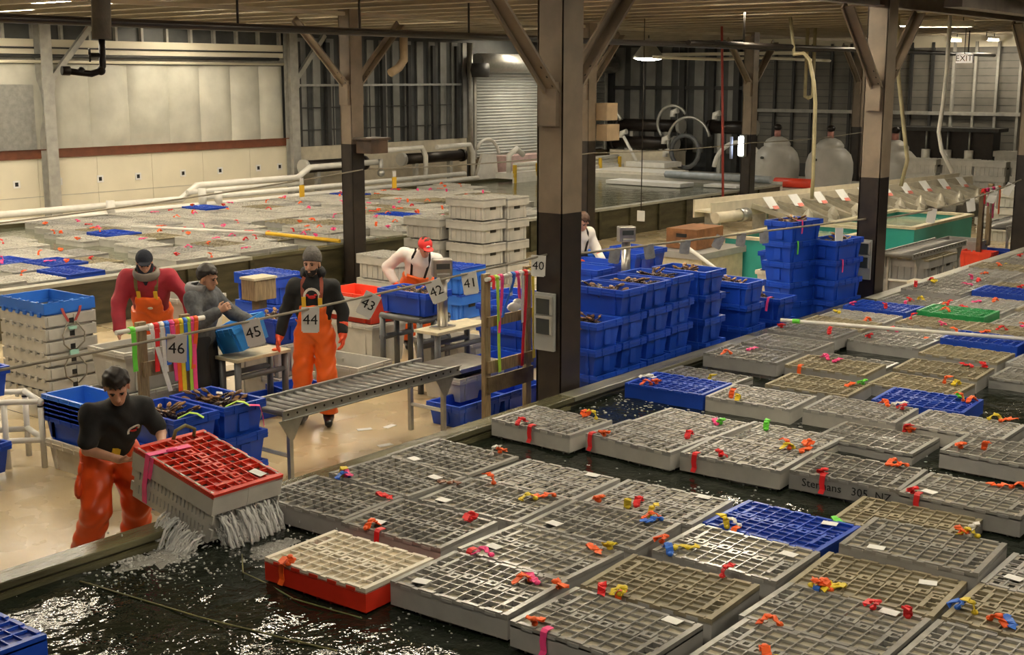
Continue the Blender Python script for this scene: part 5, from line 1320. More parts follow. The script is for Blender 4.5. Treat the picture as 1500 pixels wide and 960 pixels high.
def ring(c, r, t, a0, a1, ax, label, m):
    pts = []
    for k in range(17):
        a = a0 + (a1 - a0) * k / 16
        pts.append((c[0], c[1] + r * math.cos(a), c[2] + r * math.sin(a)) if ax == 'x' else (c[0] + r * math.cos(a), c[1], c[2] + r * math.sin(a)))
    thing('hose', label, 'hose', MB().tube(pts, t, 8), m)
ring((35.0, 21.5, 2.1), 0.55, 0.05, -0.8, 2.6, 'x', 'grey hose arched over the upper far pump', M['galv']); ring((35.0, 20.9, 1.55), 0.75, 0.05, -0.3, 2.9, 'x', 'large grey hose loop right of the far pumps', M['galv'])
ring((34.8, 20.9, 1.25), 0.5, 0.07, 0, 6.28, 'x', 'coiled dark hose on the far wall pumps', M['pvcgrey']); ring((34.6, 18.9, 0.75), 0.85, 0.07, 0.1, 2.9, 'x', 'pale hose bow left of the pink rope', M['pvc'])
ring((35.2, 24.0, 2.0), 0.45, 0.08, 0.3, 2.8, 'x', 'short grey hose bow over left end of far pumps', M['galv'])
for k, (y, z) in enumerate(((23.4, 1.75), (21.8, 1.6), (21.5, 2.45), (20.0, 2.4), (21.75, 1.2))):
    thing('pipe_elbow', 'white pipe elbow on the far pumps, %s from the top' % ('fourth', 'third', 'first', 'second', 'fifth')[k], 'pipe', MB().tube([(35.0, y, z - 0.15), (35.0, y, z), (35.0, y - 0.18, z + 0.05)], 0.09, 10), M['pvc'])
# white dock pipes and railing below the roll door
e = empty('dock', 'white pipe dock with yellow posts below the roll door', 'dock', (28.2, 22.5, 0.55))
MB().b2(0, 5.6, 0, 0.6, 0.16, 0.32).build('deck', M['pvc'], e); MB().b2(0, 5.6, -0.02, 0.0, 0.02, 0.2).build('fascia', M['pvc'], e)
for k in range(6): MB().b2(0.05 + k * 1.05, 0.13 + k * 1.05, -0.05, 0.03, 0.0, 0.55).build('post', M['yellowrail'], e)
for z in (0.42, 0.55): MB().tube([(0.2, 0.1, z), (5.4, 0.1, z)], 0.06, 10).build('pipe', M['pvc'], e)
MB().tube([(0.15, 0.25, 0.3), (0.15, 0.25, 0.8), (0.5, 0.25, 0.98), (0.8, 0.25, 0.8)], 0.08, 10).build('pipe_bend', M['pvc'], e)
thing('pink_block', 'pinkish foam block behind the dock pipes', 'block', MB().b2(29.4, 31.7, 23.6, 24.2, 0.0, 1.25), mat('pale_pink', (0.68, 0.48, 0.46), 0.6))
thing('white_lever', 'white lever arm leaning at the right end of the dock', 'lever', MB().tube([(33.9, 22.1, 0.95), (33.9, 22.6, 1.7)], 0.05, 8).b2(33.6, 34.6, 20.9, 22.3, 0.80, 0.95), M['pvc'])
thing('walkway', 'grey walkway edge with yellow strip right of the dock', 'walkway', MB().b2(31.8, 33.2, 19.8, 22.4, 0.56, 0.80), M['pvc']); thing('yellow_strip', 'yellow strip along the grey walkway edge', 'trim', MB().b2(31.72, 31.8, 20.2, 22.3, 0.62, 0.70), M['yellowrail'])
# pvc supply pipes along the foot of the white wall
def pipe(label, pts, r, m='pvc'): return thing('supply_pipe', label, 'pipe', MB().tube(pts, r, 12), M[m])
pipe('lower white supply pipe along the back of the rear tank', [(8, 23.62, 0.66), (20, 23.6, 0.66), (28, 23.6, 0.70)], 0.075)
pipe('upper white supply pipe stepping up along the white wall', [(8, 23.8, 0.82), (17.9, 23.8, 0.82), (18.35, 23.8, 1.10), (21.4, 23.8, 1.10), (21.8, 23.8, 1.32), (24.2, 23.8, 1.34)], 0.075)
pipe('white pipe branch between the supply pipes, left of the bend', [(18.0, 23.7, 0.97), (21.4, 23.7, 0.97)], 0.055); pipe('second white branch pipe below the bend', [(18.4, 23.65, 0.83), (27.5, 23.65, 0.86)], 0.06)
for k, (x, z) in enumerate(((15.9, 0.95), (18.3, 1.05), (18.75, 0.95))): pipe('short upright white pipe stub on the supply pipes, %s from left' % ORD[k], [(x, 23.55, 0.6), (x, 23.55, z)], 0.09)
thing('pipe_valve', 'grey valve hanging from the end of the upper supply pipe', 'valve', MB().tube([(24.2, 23.7, 1.42), (24.2, 23.7, 0.98)], 0.06, 8).ell((24.2, 23.7, 1.05), (0.1, 0.1, 0.1), 8, 6), M['galv'])
for k, (x, y) in enumerate(((25.2, 23.9), (27.2, 23.9))): pipe(('left', 'right')[k] + ' white pipe running level above black cylinder filter', [(x - 0.6, y, 1.62), (x + 0.8, y, 1.64), (x + 0.95, y, 1.4), (x + 0.95, y, 0.7)], 0.07)
thing('white_bracket', 'white funnel bracket at right end of wall filters', 'bracket', MB().add([(28.0, 23.9, 0.0), (29.4, 23.9, 0.0), (29.2, 23.9, 1.3), (28.6, 23.9, 1.35), (28.0, 24.0, 0.0), (29.4, 24.0, 0.0), (29.2, 24.0, 1.3), (28.6, 24.0, 1.35)], [(0, 1, 2, 3), (7, 6, 5, 4), (0, 4, 5, 1), (1, 5, 6, 2), (2, 6, 7, 3), (3, 7, 4, 0)]), M['pvc'])
ring((28.9, 24.0, 1.2), 0.55, 0.05, 0.2, 2.6, 'y', 'white hose arched over the funnel bracket', M['pvc'])
# small number plates on the white wall
for k, x in enumerate((14.72, 15.72, 16.75, 17.75, 19.0, 20.1, 21.3, 22.0)):
    e = empty('wall_plate', 'small plate on the white wall above the pipes, %s from the left' % ORD[k], 'sign', (x, YL - 0.06, 1.28 - 0.0))
    MB().b2(-0.08, 0.08, -0.006, 0, -0.08, 0.08).build('plate', M['paper'], e); MB().box((0, -0.008, 0), (0.075, 0.004, 0.085)).build('dark_mark', M['ink'], e)
# hoses hanging at right, pink rope
def hose(label, pts, r, m): return thing('hose', label, 'hose', MB().tube(pts, r, 8), M[m])
hose('thick beige hose hanging from the roof left of second column', [(24, 12.1, 4.84), (24, 11.95, 3.95), (24, 11.75, 3.98), (24, 11.62, 3.85), (24, 11.5, 3.4), (24, 11.45, 3.0), (24, 11.43, 1.6), (24, 11.43, 1.1)], 0.04, 'hose')
hose('beige hose hanging just right of second column', [(24, 9.85, 4.84), (24, 9.8, 3.7), (24, 9.68, 3.0), (24, 9.58, 2.4), (24, 9.5, 1.95), (24, 9.6, 1.45)], 0.04, 'hose')
hose('white pipe hose hanging below the exit sign', [(24, 8.85, 4.84), (24, 8.85, 3.62), (24, 8.88, 3.0), (24, 8.93, 2.5), (24, 8.85, 2.15), (24, 8.62, 1.75)], 0.04, 'pvc')
hose('pale doubled hose hanging left of the thick beige hose', [(30, 14.6, 4.84), (30, 14.6, 3.05), (30, 14.5, 3.0), (30, 14.4, 3.05), (30, 14.4, 4.84)], 0.05, 'hose')
thing('rope', 'pink-red rope hanging into the back tank', 'rope', MB().tube([(27.6, 15.66, 4.84), (27.6, 15.55, 2.4), (27.6, 15.48, 0.62)], 0.03, 6), M['ropepink'])
thing('rope', 'thin dark line with white tag hanging before the back tank wall', 'rope', MB().tube([(22.6, 14.6, 4.84), (22.6, 14.6, 0.75)], 0.01, 6), M['iron'])
thing('tag', 'white tag at the end of the thin dark line', 'tag', MB().b2(-0.01, 0.01, -0.09, 0.09, -0.1, 0.12), M['paper'], (22.6, 14.6, 0.65))
e = empty('control_rack', 'black control rack with white pump heads at far wall', 'rack', (35.5, 13.0, 0.55))
MB().b2(0, 0.6, -1.3, 1.3, 0.1, 1.5).build('cabinet', M['iron'], e); MB().b2(-0.2, 0.6, -1.5, 1.4, 1.5, 1.6).build('shelf', M['darkgirt'], e)
for q in (-0.7, -0.1, 0.5): MB().tube([(-0.1, q, 0.7), (-0.1, q, 1.0)], 0.12, 10).build('pump_head', M['pvc'], e); MB().tube([(-0.1, q, 1.0), (-0.1, q, 1.5)], 0.03, 8).build('riser', M['galv'], e)
tub(33.6, 13.2, 0.55, 0.6, 0.9, 0.4, 'dark green tub before the black control rack', 'green', name='green_tub')
# ---------------------------------------------------------------- people: bodies grown as one surface from blended round limbs
def surf_net(f, lo, hi, h):
    lo = np.array(lo) - 2 * h; hi = np.array(hi) + 2 * h
    n = np.ceil((hi - lo) / h).astype(int) + 1
    ax = [lo[i] + h * np.arange(n[i]) for i in range(3)]
    G = np.stack(np.meshgrid(*ax, indexing='ij'), -1)
    D = f(G.reshape(-1, 3)).reshape(n)
    ins = D < 0
    c = np.zeros(tuple(n - 1)); acc = np.zeros(tuple(n - 1) + (3,)); cnt = np.zeros(tuple(n - 1))
    corners = [(i, j, k) for i in (0, 1) for j in (0, 1) for k in (0, 1)]
    sl = lambda o: tuple(slice(o[q], n[q] - 1 + o[q]) for q in range(3))
    for a in corners:
        for q in range(3):
            if a[q]: continue
            b = list(a); b[q] = 1; b = tuple(b)
            da, db = D[sl(a)], D[sl(b)]
            m = (da < 0) != (db < 0)
            t = np.where(m, da / np.where(m, da - db, 1), 0)
            for r_ in range(3):
                v = a[r_] + (t if r_ == q else 0)
                acc[..., r_] += np.where(m, v, 0)
            cnt += m
    act = cnt > 0
    idx = -np.ones(act.shape, int); idx[act] = np.arange(act.sum())
    ijk = np.argwhere(act)
    V = lo + h * (ijk + acc[act] / cnt[act][:, None])
    F = []
    for q in range(3):
        a_, b_ = [(1, 2), (2, 0), (0, 1)][q]
        s0 = [slice(1, n[r_] - 1) for r_ in range(3)]; s0[q] = slice(0, n[q] - 1); s1 = list(s0); s1[q] = slice(1, n[q])
        m = ins[tuple(s0)] != ins[tuple(s1)]
        P_ = np.argwhere(m); off = np.array([1, 1, 1]); off[q] = 0; P_ = P_ + off
        if len(P_) == 0: continue
        flip = ins[P_[:, 0], P_[:, 1], P_[:, 2]]
        ea = np.zeros(3, int); ea[a_] = 1; eb = np.zeros(3, int); eb[b_] = 1
        g = lambda p: idx[p[:, 0], p[:, 1], p[:, 2]]
        quad = np.stack([g(P_ - ea - eb), g(P_ - eb), g(P_), g(P_ - ea)], -1)
        quad = np.where(flip[:, None], quad, quad[:, ::-1])
        F.append(quad)
    F = np.concatenate(F); F = F[(F >= 0).all(1)]
    return V, F
def np_mesh(name, parts):
    vs = []; fs = []; n = 0
    for V, F in parts:
        vs.append(V); fs.append(F + n); n += len(V)
    V = np.concatenate(vs); F = np.concatenate(fs)
    me = bpy.data.meshes.new(name); me.from_pydata(V.tolist(), [], F.tolist())
    me.polygons.foreach_set('use_smooth', [True] * len(F)); me.update()
    return me
def smin(a, b, k): 
    h = np.clip(0.5 + 0.5 * (b - a) / k, 0, 1)
    return b * (1 - h) + a * h - k * h * (1 - h)
def cone(P_, a, b, r1, r2, ax=None, fl=1.0):
    a = np.array(a, float); b = np.array(b, float)
    Q = P_ - a; d = b - a
    if ax is not None:
        ax = np.array(ax, float); ax = ax / np.linalg.norm(ax)
        Q = Q + np.outer(Q @ ax, ax) * (1 / fl - 1); d = d + ax * (d @ ax) * (1 / fl - 1)
    t = np.clip(Q @ d / max(d @ d, 1e-9), 0, 1)
    return np.linalg.norm(Q - t[:, None] * d, axis=1) - (r1 + (r2 - r1) * t)
def ellip(P_, c, r, B=None):
    Q = P_ - np.array(c, float)
    if B is not None: Q = Q @ B.T if False else Q @ np.array(B).T
    r = np.array(r, float); k0 = np.linalg.norm(Q / r, axis=1); k1 = np.linalg.norm(Q / (r * r), axis=1)
    return k0 * (k0 - 1) / np.maximum(k1, 1e-9)
def wob(P_, amp, f, s=0.0):
    return amp * (np.sin(P_[:, 0] * f + 1.3 * np.sin(P_[:, 2] * f * .7 + s)) * np.sin(P_[:, 1] * f * .9 + s) + 0.6 * np.sin(P_[:, 2] * f * 1.7 + 2 * np.sin(P_[:, 1] * f * .8) + s))
def nrm(v): v = np.array(v, float); return v / np.linalg.norm(v)
SKIN = mat('skin', (0.56, 0.30, 0.20), 0.5, var=0.06, scale=20)
SKIN2 = mat('skin_tan', (0.46, 0.24, 0.15), 0.5, var=0.06, scale=20)
HAIR = mat('dark_hair', (0.022, 0.014, 0.010), 0.55, var=0.3, scale=60)
EYE = mat('eye_dark', (0.02, 0.014, 0.01), 0.25)
ORANGE = mat('orange_oilskin', (0.92, 0.145, 0.015), 0.36, var=0.08, scale=5, bump=0.2, bscale=9)
ORANGE2 = mat('orange_oilskin_dark', (0.78, 0.085, 0.012), 0.36, var=0.1, scale=5, bump=0.2, bscale=9)
GLOVE = mat('orange_glove', (0.88, 0.085, 0.018), 0.45, var=0.08)
BLK = mat('black_cotton', (0.013, 0.013, 0.014), 0.85, var=0.2, bump=0.2, bscale=14)
GREYC = mat('grey_fleece', (0.105, 0.11, 0.12), 0.9, var=0.2, scale=30, bump=0.3, bscale=14)
REDJ = mat('red_jacket', (0.36, 0.014, 0.032), 0.7, var=0.12, bump=0.3, bscale=10)
WHT = mat('white_cotton', (0.78, 0.74, 0.68), 0.8, var=0.05, bump=0.2, bscale=12)
DARKP = mat('dark_trousers', (0.012, 0.011, 0.012), 0.7, var=0.2)
NAVY = mat('navy_knit', (0.014, 0.018, 0.032), 0.9, var=0.2, bump=0.3, bscale=80)
KNIT = mat('grey_knit', (0.16, 0.15, 0.14), 0.95, var=0.15, scale=40, bump=0.5, bscale=90)
REDC = mat('red_cap', (0.62, 0.02, 0.018), 0.6, var=0.08)
GCOLLAR = mat('grey_lining', (0.26, 0.23, 0.20), 0.9, var=0.1)

def head_frame(fwd, up):
    f_ = nrm(fwd); u_ = np.array(up, float); u_ = nrm(u_ - f_ * (u_ @ f_)); l_ = np.cross(u_, f_)
    return np.stack([f_, l_, u_])           # rows: forward, left, up
def head_sdf(P_, c, B, s=1.0):
    Q = (P_ - c) @ B.T / s
    d = ellip(Q, (-0.012, 0, 0.035), (0.092, 0.076, 0.092))                       # skull
    d = smin(d, ellip(Q, (0.030, 0, -0.035), (0.060, 0.058, 0.078)), 0.035)      # face
    d = smin(d, ellip(Q, (0.056, 0, -0.090), (0.030, 0.034, 0.026)), 0.03)       # chin
    for y in (-1, 1): d = smin(d, ellip(Q, (0.070, y * 0.032, 0.022), (0.018, 0.026, 0.010)), 0.014)   # brows
    for y in (-1, 1): d = -smin(-d, ellip(Q, (0.096, y * 0.031, 0.002), (0.018, 0.020, 0.013)), 0.012) # sockets
    d = smin(d, cone(Q, (0.084, 0, 0.008), (0.108, 0, -0.032), 0.008, 0.014), 0.012)      # nose
    for y in (-1, 1): d = smin(d, ellip(Q, (0.098, y * 0.012, -0.036), (0.010, 0.008, 0.007)), 0.006)
    d = smin(d, ellip(Q, (0.086, 0, -0.058), (0.013, 0.025, 0.006)), 0.006); d = smin(d, ellip(Q, (0.083, 0, -0.071), (0.013, 0.021, 0.007)), 0.006)
    d = np.maximum(d, -ellip(Q, (0.098, 0, -0.0645), (0.014, 0.024, 0.0022)))
    for y in (-1, 1): d = smin(d, ellip(Q, (-0.005, y * 0.079, -0.005), (0.020, 0.009, 0.034)), 0.008)  # ears
    return d * s
def hand_parts(w, dr, nr, side, curl, r=1.0):
    """palm and five separate fingers: list of cones; dr finger direction, nr back-of-hand normal"""
    d = nrm(dr); n_ = nrm(np.array(nr) - d * (np.array(nr) @ d)); s_ = np.cross(n_, d) * side       # s_ points to the thumb
    w = np.array(w, float); out = []
    for q in (-1.5, -.5, .5, 1.5): out.append((w, w + d * 0.085 + s_ * q * 0.019, 0.020 * r, 0.014 * r))
    for q, L in ((1.5, 0.072), (.5, 0.080), (-.5, 0.074), (-1.5, 0.058)):
        p = w + d * 0.088 + s_ * q * 0.021; dd = d
        for k, (fl, rr) in enumerate(((0.45, 0.0098), (0.32, 0.009), (0.25, 0.0078))):
            a = curl * (0.6 + 0.5 * k); dd = nrm(dd * math.cos(a) - n_ * math.sin(a) * 1.0); 
            e_ = p + dd * L * fl; out.append((p, e_, rr * r, rr * 0.93 * r)); p = e_
    p = w + d * 0.03 + s_ * 0.030; q = p + nrm(d * 0.7 + s_ * 0.7 - n_ * 0.3) * 0.040; e_ = q + nrm(d * 0.95 + s_ * 0.1 - n_ * 0.5) * 0.036
    out += [(p, q, 0.014 * r, 0.0115 * r), (q, e_, 0.0115 * r, 0.009 * r)]
    return out
def hand_sdf(P_, hp):
    d = None
    for i, (a, b, r1, r2) in enumerate(hp):
        c = cone(P_, a, b, r1, r2)
        d = c if d is None else smin(d, c, 0.012 if i < 4 else 0.004)
    return d
class Fig:
    def __init__(s, name, label, loc, heading, J, head_dir, vox=0.015, skin=SKIN, build=0.95):
        s.loc = Vector(loc); s.h = heading; s.vox = vox; s.skin = skin; s.bw = build
        s.J = {k: np.array(v, float) for k, v in J.items()}
        s.e = empty(name, label, 'person', loc, heading)
        s.up = nrm(s.J['chest'] - s.J['pelvis']); s.side = nrm(s.J['shL'] - s.J['shR']); s.fwd = nrm(np.cross(s.side, s.up))
        s.B = head_frame(head_dir, s.J['head'] - s.J['neck'] + np.array([0, 0, 0.25]))
    def mesh(s, name, f, pts, m, parent=None, vox=None, pad=0.16, extra=None):
        pts = np.array(pts); V = surf_net(f, pts.min(0) - pad, pts.max(0) + pad, vox or s.vox)
        me = np_mesh(name, [V] + (extra or [])); me.materials.append(m)
        return link(name, me, None, parent or s.e)
    def torso(s, P_, o=0.0):
        J = s.J; sd = s.side; w = s.bw
        d = cone(P_, J['pelvis'], J['pelvis'] * .45 + J['chest'] * .55, 0.118 * w + o, 0.112 * w + o, sd, 1.32)
        d = smin(d, cone(P_, J['pelvis'] * .4 + J['chest'] * .6, J['chest'], 0.115 * w + o, 0.118 * w + o, sd, 1.42), 0.07)
        d = smin(d, cone(P_, J['shL'] - s.up * 0.015, J['shR'] - s.up * 0.015, 0.062 + o, 0.062 + o), 0.08)
        d = smin(d, cone(P_, J['chest'] + s.up * .10, J['neck'], 0.078 + o, 0.056 + o), 0.05)
        return d
    def arm(s, P_, q, o=0.0, frac=1.0, ru=0.048, rf=0.040, rw=0.030):
        J = s.J; d = cone(P_, J['sh' + q], J['el' + q], ru + o, rf + 0.004 + o)
        if frac > 1: d = smin(d, cone(P_, J['el' + q], J['el' + q] + (J['wr' + q] - J['el' + q]) * (frac - 1), rf + o, rf + (rw - rf) * (frac - 1) + o), 0.03)
        elif frac < 1: d = cone(P_, J['sh' + q], J['sh' + q] + (J['el' + q] - J['sh' + q]) * frac, ru + o + 0.008, ru + o + 0.006)
        return d
    def legs(s, P_, o=0.0, rh=0.092, rk=0.062, ra=0.046):
        J = s.J; d = None
        for q in 'LR':
            c = smin(cone(P_, J['hip' + q], J['kn' + q], rh + o, rk + o), cone(P_, J['kn' + q], J['an' + q], rk + o, ra + o), 0.04)
            d = c if d is None else smin(d, c, 0.025)
        return d
    def body(s, hands=True, curl=(0.45, 0.45), handdir=None):
        J = s.J
        def f(P_):
            d = s.torso(P_, -0.012)
            for q in 'LR': d = smin(d, s.arm(P_, q, -0.006, 2.0), 0.03)
            d = smin(d, s.legs(P_, -0.01), 0.05)
            d = smin(d, cone(P_, J['neck'] - s.up * .03, J['head'] - s.B[2] * 0.05 - s.B[0] * 0.015, 0.056, 0.053), 0.02)
            return d
        ex = []
        ex.append(surf_net(lambda P_: smin(head_sdf(P_, J['head'], s.B), cone(P_, J['neck'], J['head'] - s.B[2] * 0.06 - s.B[0] * .02, 0.055, 0.052), 0.02), J['head'] - 0.16, J['head'] + 0.16, 0.0065))
        for i, q in enumerate('LR'):
            if hands and hands != ('R' if q == 'L' else 'L'):
                hp = s.hand(q, curl[i], 1.0, handdir)
                ex.append(surf_net(lambda P_, hp=hp: smin(hand_sdf(P_, hp), cone(P_, J['el' + q], J['wr' + q] , 0.040, 0.026), 0.02), J['wr' + q] - 0.2, J['wr' + q] + 0.2, 0.007))
        o = s.mesh('body', f, list(J.values()), s.skin, vox=s.vox, extra=ex)
        for y in (-1, 1):
            p = J['head'] + s.B[0] * 0.083 + s.B[1] * y * 0.031 + s.B[2] * 0.002
            MB().ell(p, (0.010, 0.010, 0.008), 8, 5).build('eye', EYE, s.e)
            a = J['head'] + s.B[0] * 0.090 + s.B[1] * y * 0.046 + s.B[2] * 0.020; b = J['head'] + s.B[0] * 0.097 + s.B[1] * y * 0.016 + s.B[2] * 0.021
            MB().tube([a, (a + b) / 2 + s.B[2] * .005 + s.B[0] * .003, b], 0.0045, 5).build('eyebrow', HAIR, s.e)
        return o
    def hand(s, q, curl, r, handdir=None):
        J = s.J; d = nrm(J['wr' + q] - J['el' + q])
        side = -1 if q == 'L' else 1
        out = s.side * (1 if q == 'L' else -1)
        nr = out
        if handdir and q in handdir: d, nr = handdir[q]
        return hand_parts(J['wr' + q], d, nr, side if True else 1, curl, r)
    def glove(s, q, curl=0.4, m=None, cuff=0.13):
        J = s.J; hp = s.hand(q, curl, 1.32); ax = nrm(J['el' + q] - J['wr' + q])
        a = J['wr' + q] + ax * cuff
        def f(P_):
            c = cone(P_, J['wr' + q], a, 0.044, 0.058); c = np.maximum(c, (P_ - a) @ ax)
            return smin(hand_sdf(P_, hp), c, 0.02)
        return s.mesh('glove', f, [J['wr' + q] - 0.17, J['wr' + q] + 0.17, a], m or GLOVE, vox=0.008, pad=0.05)
    def project(s, p, f, off=0.006):
        p = np.array(p, float)
        for _ in range(12):
            d = f(p[None])[0]; e_ = 1e-3
            g = np.array([f((p + np.eye(3)[k] * e_)[None])[0] - d for k in range(3)]); g = nrm(g + 1e-12)
            p = p - g * (d - off)
        return p
    def cast(s, p, f, off=0.005):
        p = np.array(p, float)
        for _ in range(40): p = p - s.fwd * (f(p[None])[0] - off) * 0.8
        return p
    def boots(s, m=None, shaft=0.30, h=0.10):
        for q in 'LR':
            a = s.J['an' + q]; k = s.J['kn' + q]; t = s.J.get('toe' + q, a + np.array([0.17, 0.02 * (1 if q == 'L' else -1), -0.045])); zb = 0.0
            up = nrm(k - a)
            def f(P_):
                d = smin(cone(P_, a + up * shaft, a, 0.068, 0.056), cone(P_, a + (0, 0, -0.035), t, 0.052, 0.040), 0.03)
                return np.maximum(d, (a[2] - h) - P_[:, 2])
            s.mesh('boot', f, [a, t, a + up * shaft], m or mat_black_boot, vox=0.012, pad=0.08)
    def hair(s, thick=0.016, line=0.045, m=None, rough=0.003, low=-0.03):
        J = s.J; c = J['head']; B = s.B
        def f(P_):
            Q = (P_ - c) @ B.T
            d = ellip(Q, (-0.014, 0, 0.040), (0.094 + thick, 0.078 + thick, 0.092 + thick)) + wob(P_, rough, 70)
            cut = (line + 0.55 * (Q[:, 0] - 0.02) ) - Q[:, 2]          # hairline slopes down to the back
            cut2 = low - Q[:, 2]
            fr_ = 0.060 + 0.010 * np.sin(Q[:, 1] * 190) + 0.006 * np.sin(Q[:, 1] * 430)
            cc = np.where(Q[:, 0] > 0.035, np.maximum(fr_ - Q[:, 2], cut2), np.maximum(-0.010 + 0.9 * (Q[:, 0] + 0.03) - Q[:, 2], -0.075 - Q[:, 2]))
            return np.maximum(d, cc)
        return s.mesh('hair', f, [c], m or HAIR, vox=0.008, pad=0.17)
    def beanie(s, m, line=0.020, top=0.035):
        J = s.J; c = J['head']; B = s.B
        def f(P_):
            Q = (P_ - c) @ B.T
            d = ellip(Q, (-0.016, 0, 0.045 + top * .3), (0.108, 0.094, 0.104 + top * .6))
            return np.maximum(d, line + 0.28 * Q[:, 0] - Q[:, 2])
        o = s.mesh('beanie', f, [c], m, vox=0.008, pad=0.18)
        def g(P_):
            Q = (P_ - c) @ B.T
            d = ellip(Q, (-0.014, 0, 0.045), (0.113, 0.099, 0.10)); z = Q[:, 2] - 0.28 * Q[:, 0]
            return np.maximum(d, np.maximum(line - 0.006 - z, z - line - 0.045))
        return o
    def suspenders(s, f, m, buckle=None, zf=0.62, w=0.036):
        J = s.J
        for y in (-1, 1):
            top = J['sh' + ('L' if y > 0 else 'R')] * .52 + J['neck'] * .48
            a = J['pelvis'] + (J['chest'] - J['pelvis']) * zf + s.side * y * 0.10 + s.fwd * 0.2
            c = top + s.fwd * 0.03 + s.up * 0.08; b = J['chest'] - s.fwd * 0.2 + s.side * y * 0.05
            pts = [s.project(p, f) for p in (a, a * .6 + c * .4, a * .25 + c * .75, c, c * .6 + b * .4 + s.up * .03, b)]
            o = MB().strip(pts, w, [s.side + s.up * 0.05] * len(pts), 0.004).build('suspender', m, s.e)
            if buckle is not None:
                p = pts[0] * .75 + pts[1] * .25 + s.fwd * 0.008
                MB().strip([p - s.up * .05, p + s.up * .05], w * 1.15, s.side, 0.006).build('buckle', buckle, o)
mat_black_boot = mat('black_boot', (0.012, 0.012, 0.013), 0.3, var=0.1)
def emblem(fig, f, zf, y, r, who):
    """white ring with a red lobster-like blob printed on the chest"""
    c = fig.J['pelvis'] + (fig.J['chest'] - fig.J['pelvis']) * zf + fig.side * y + fig.fwd * 0.25
    mb = MB(); pts = []
    for k in range(11):
        a = -0.3 + 3.7 * k / 10
        pts.append(fig.cast(c + fig.side * r * math.cos(a) + fig.up * r * math.sin(a), f, 0.004))
    mb.strip(pts, r * 0.34, [fig.up * math.sin(-0.3 + 3.7 * k / 10) + fig.side * math.cos(-0.3 + 3.7 * k / 10) for k in range(11)], 0.002)
    mb.build('print_ring', WHT, fig.e)
    mb = MB(); p = fig.cast(c - fig.up * r * 0.1, f, 0.004)
    Rm = Matrix([list(fig.side), list(fig.up), list(fig.fwd)]).transposed()
    mb.ell(p, (r * .55, r * .25, 0.004), 10, 5, Rm); mb.ell(fig.cast(c - fig.side * r * .6 + fig.up * r * .15, f, 0.004), (r * .25, r * .18, 0.004), 8, 4, Rm)
    mb.ell(fig.cast(c + fig.side * r * .5 + fig.up * r * .2, f, 0.004), (r * .22, r * .15, 0.004), 8, 4, Rm)
    mb.build('print_lobster', REDC, fig.e)

# --- standing man in beanie, black hoodie, orange bib overalls
J = dict(pelvis=(0, 0, 0.98), chest=(0.015, 0, 1.36), neck=(0.03, 0, 1.53), head=(0.055, 0.0, 1.665), shL=(0.0, 0.185, 1.44), shR=(0.0, -0.185, 1.44),
         elL=(-0.03, 0.285, 1.17), elR=(-0.03, -0.29, 1.17), wrL=(0.07, 0.29, 0.94), wrR=(0.05, -0.345, 0.93), hipL=(0, 0.095, 0.93), hipR=(0, -0.095, 0.93),
         knL=(0.05, 0.115, 0.52), knR=(0.02, -0.135, 0.52), anL=(0.03, 0.12, 0.10), anR=(-0.05, -0.15, 0.10))
f2 = Fig('person', 'standing man in grey beanie, black hoodie and orange bib overalls', (8.72, 9.52, 0), R(-140), J, (1, -0.22, -0.06))
f2.body(hands=False)
def hoodie(P_, fig=f2, o=0.014):
    d = fig.torso(P_, o)
    for q in 'LR': d = smin(d, fig.arm(P_, q, o, 1.85, 0.054, 0.046, 0.04), 0.04)
    return d + wob(P_, 0.004, 28)
f2.mesh('hoodie', hoodie, list(J.values())[:10], BLK)
def hood(P_):
    c = f2.J['neck'] - f2.fwd * 0.055 + f2.up * 0.03
    d = np.abs(ellip(P_, c, (0.10, 0.115, 0.085))) - 0.015
    q = (P_ - c) @ f2.fwd; z = (P_ - c) @ f2.up
    return np.maximum(np.maximum(d, q - 0.09), z - 0.055) + wob(P_, 0.004, 40)
f2.mesh('hood', hood, [f2.J['neck']], BLK, vox=0.010, pad=0.2)
def overall(P_, fig=f2, bib=0.74, waist=0.30, o=0.027, legw=0.030, lo=0.12):
    J = fig.J; t = fig.torso(P_, o)
    u_ = (P_ - J['pelvis']) @ fig.up / np.linalg.norm(J['chest'] - J['pelvis']); y = np.abs((P_ - J['pelvis']) @ fig.side); x = (P_ - J['pelvis']) @ fig.fwd
    b = np.maximum(np.maximum(t, u_ - bib), np.maximum(y - (0.155 - 0.03 * np.clip(u_, 0, 1)), -x + 0.01))
    w = np.maximum(t, u_ - waist)
    l = fig.legs(P_, legw, 0.085, 0.068, 0.066)
    d = smin(np.minimum(b, w), l, 0.04)
    return np.maximum(d + wob(P_, 0.005, 22, 1.0) + 0.004 * np.sin(P_[:, 2] * 55 + 4 * np.sin(P_[:, 1] * 17) + 3 * P_[:, 0] * 9), lo - P_[:, 2])
f2.mesh('overalls', overall, list(J.values()), ORANGE)
f2.suspenders(lambda P_: np.minimum(hoodie(P_), overall(P_)), mat('red_brown_strap', (0.30, 0.06, 0.03), 0.6), M['tagyellow'], 0.76)
emblem(f2, hoodie, 0.98, 0.0, 0.075, 'f2')
f2.glove('L', 0.5); f2.glove('R', 0.35); f2.boots(); f2.beanie(KNIT)
def beard(P_):
    Q = (P_ - f2.J['head']) @ f2.B.T
    d = smin(ellip(Q, (0.034, 0, -0.048), (0.062, 0.063, 0.072)), ellip(Q, (0.058, 0, -0.09), (0.036, 0.038, 0.032)), 0.02)
    d = np.maximum(d, Q[:, 2] + 0.050 - 0.6 * np.maximum(0, 0.06 - Q[:, 0]))
    return np.maximum(d, -ellip(Q, (0.1, 0, -0.066), (0.02, 0.02, 0.006)))
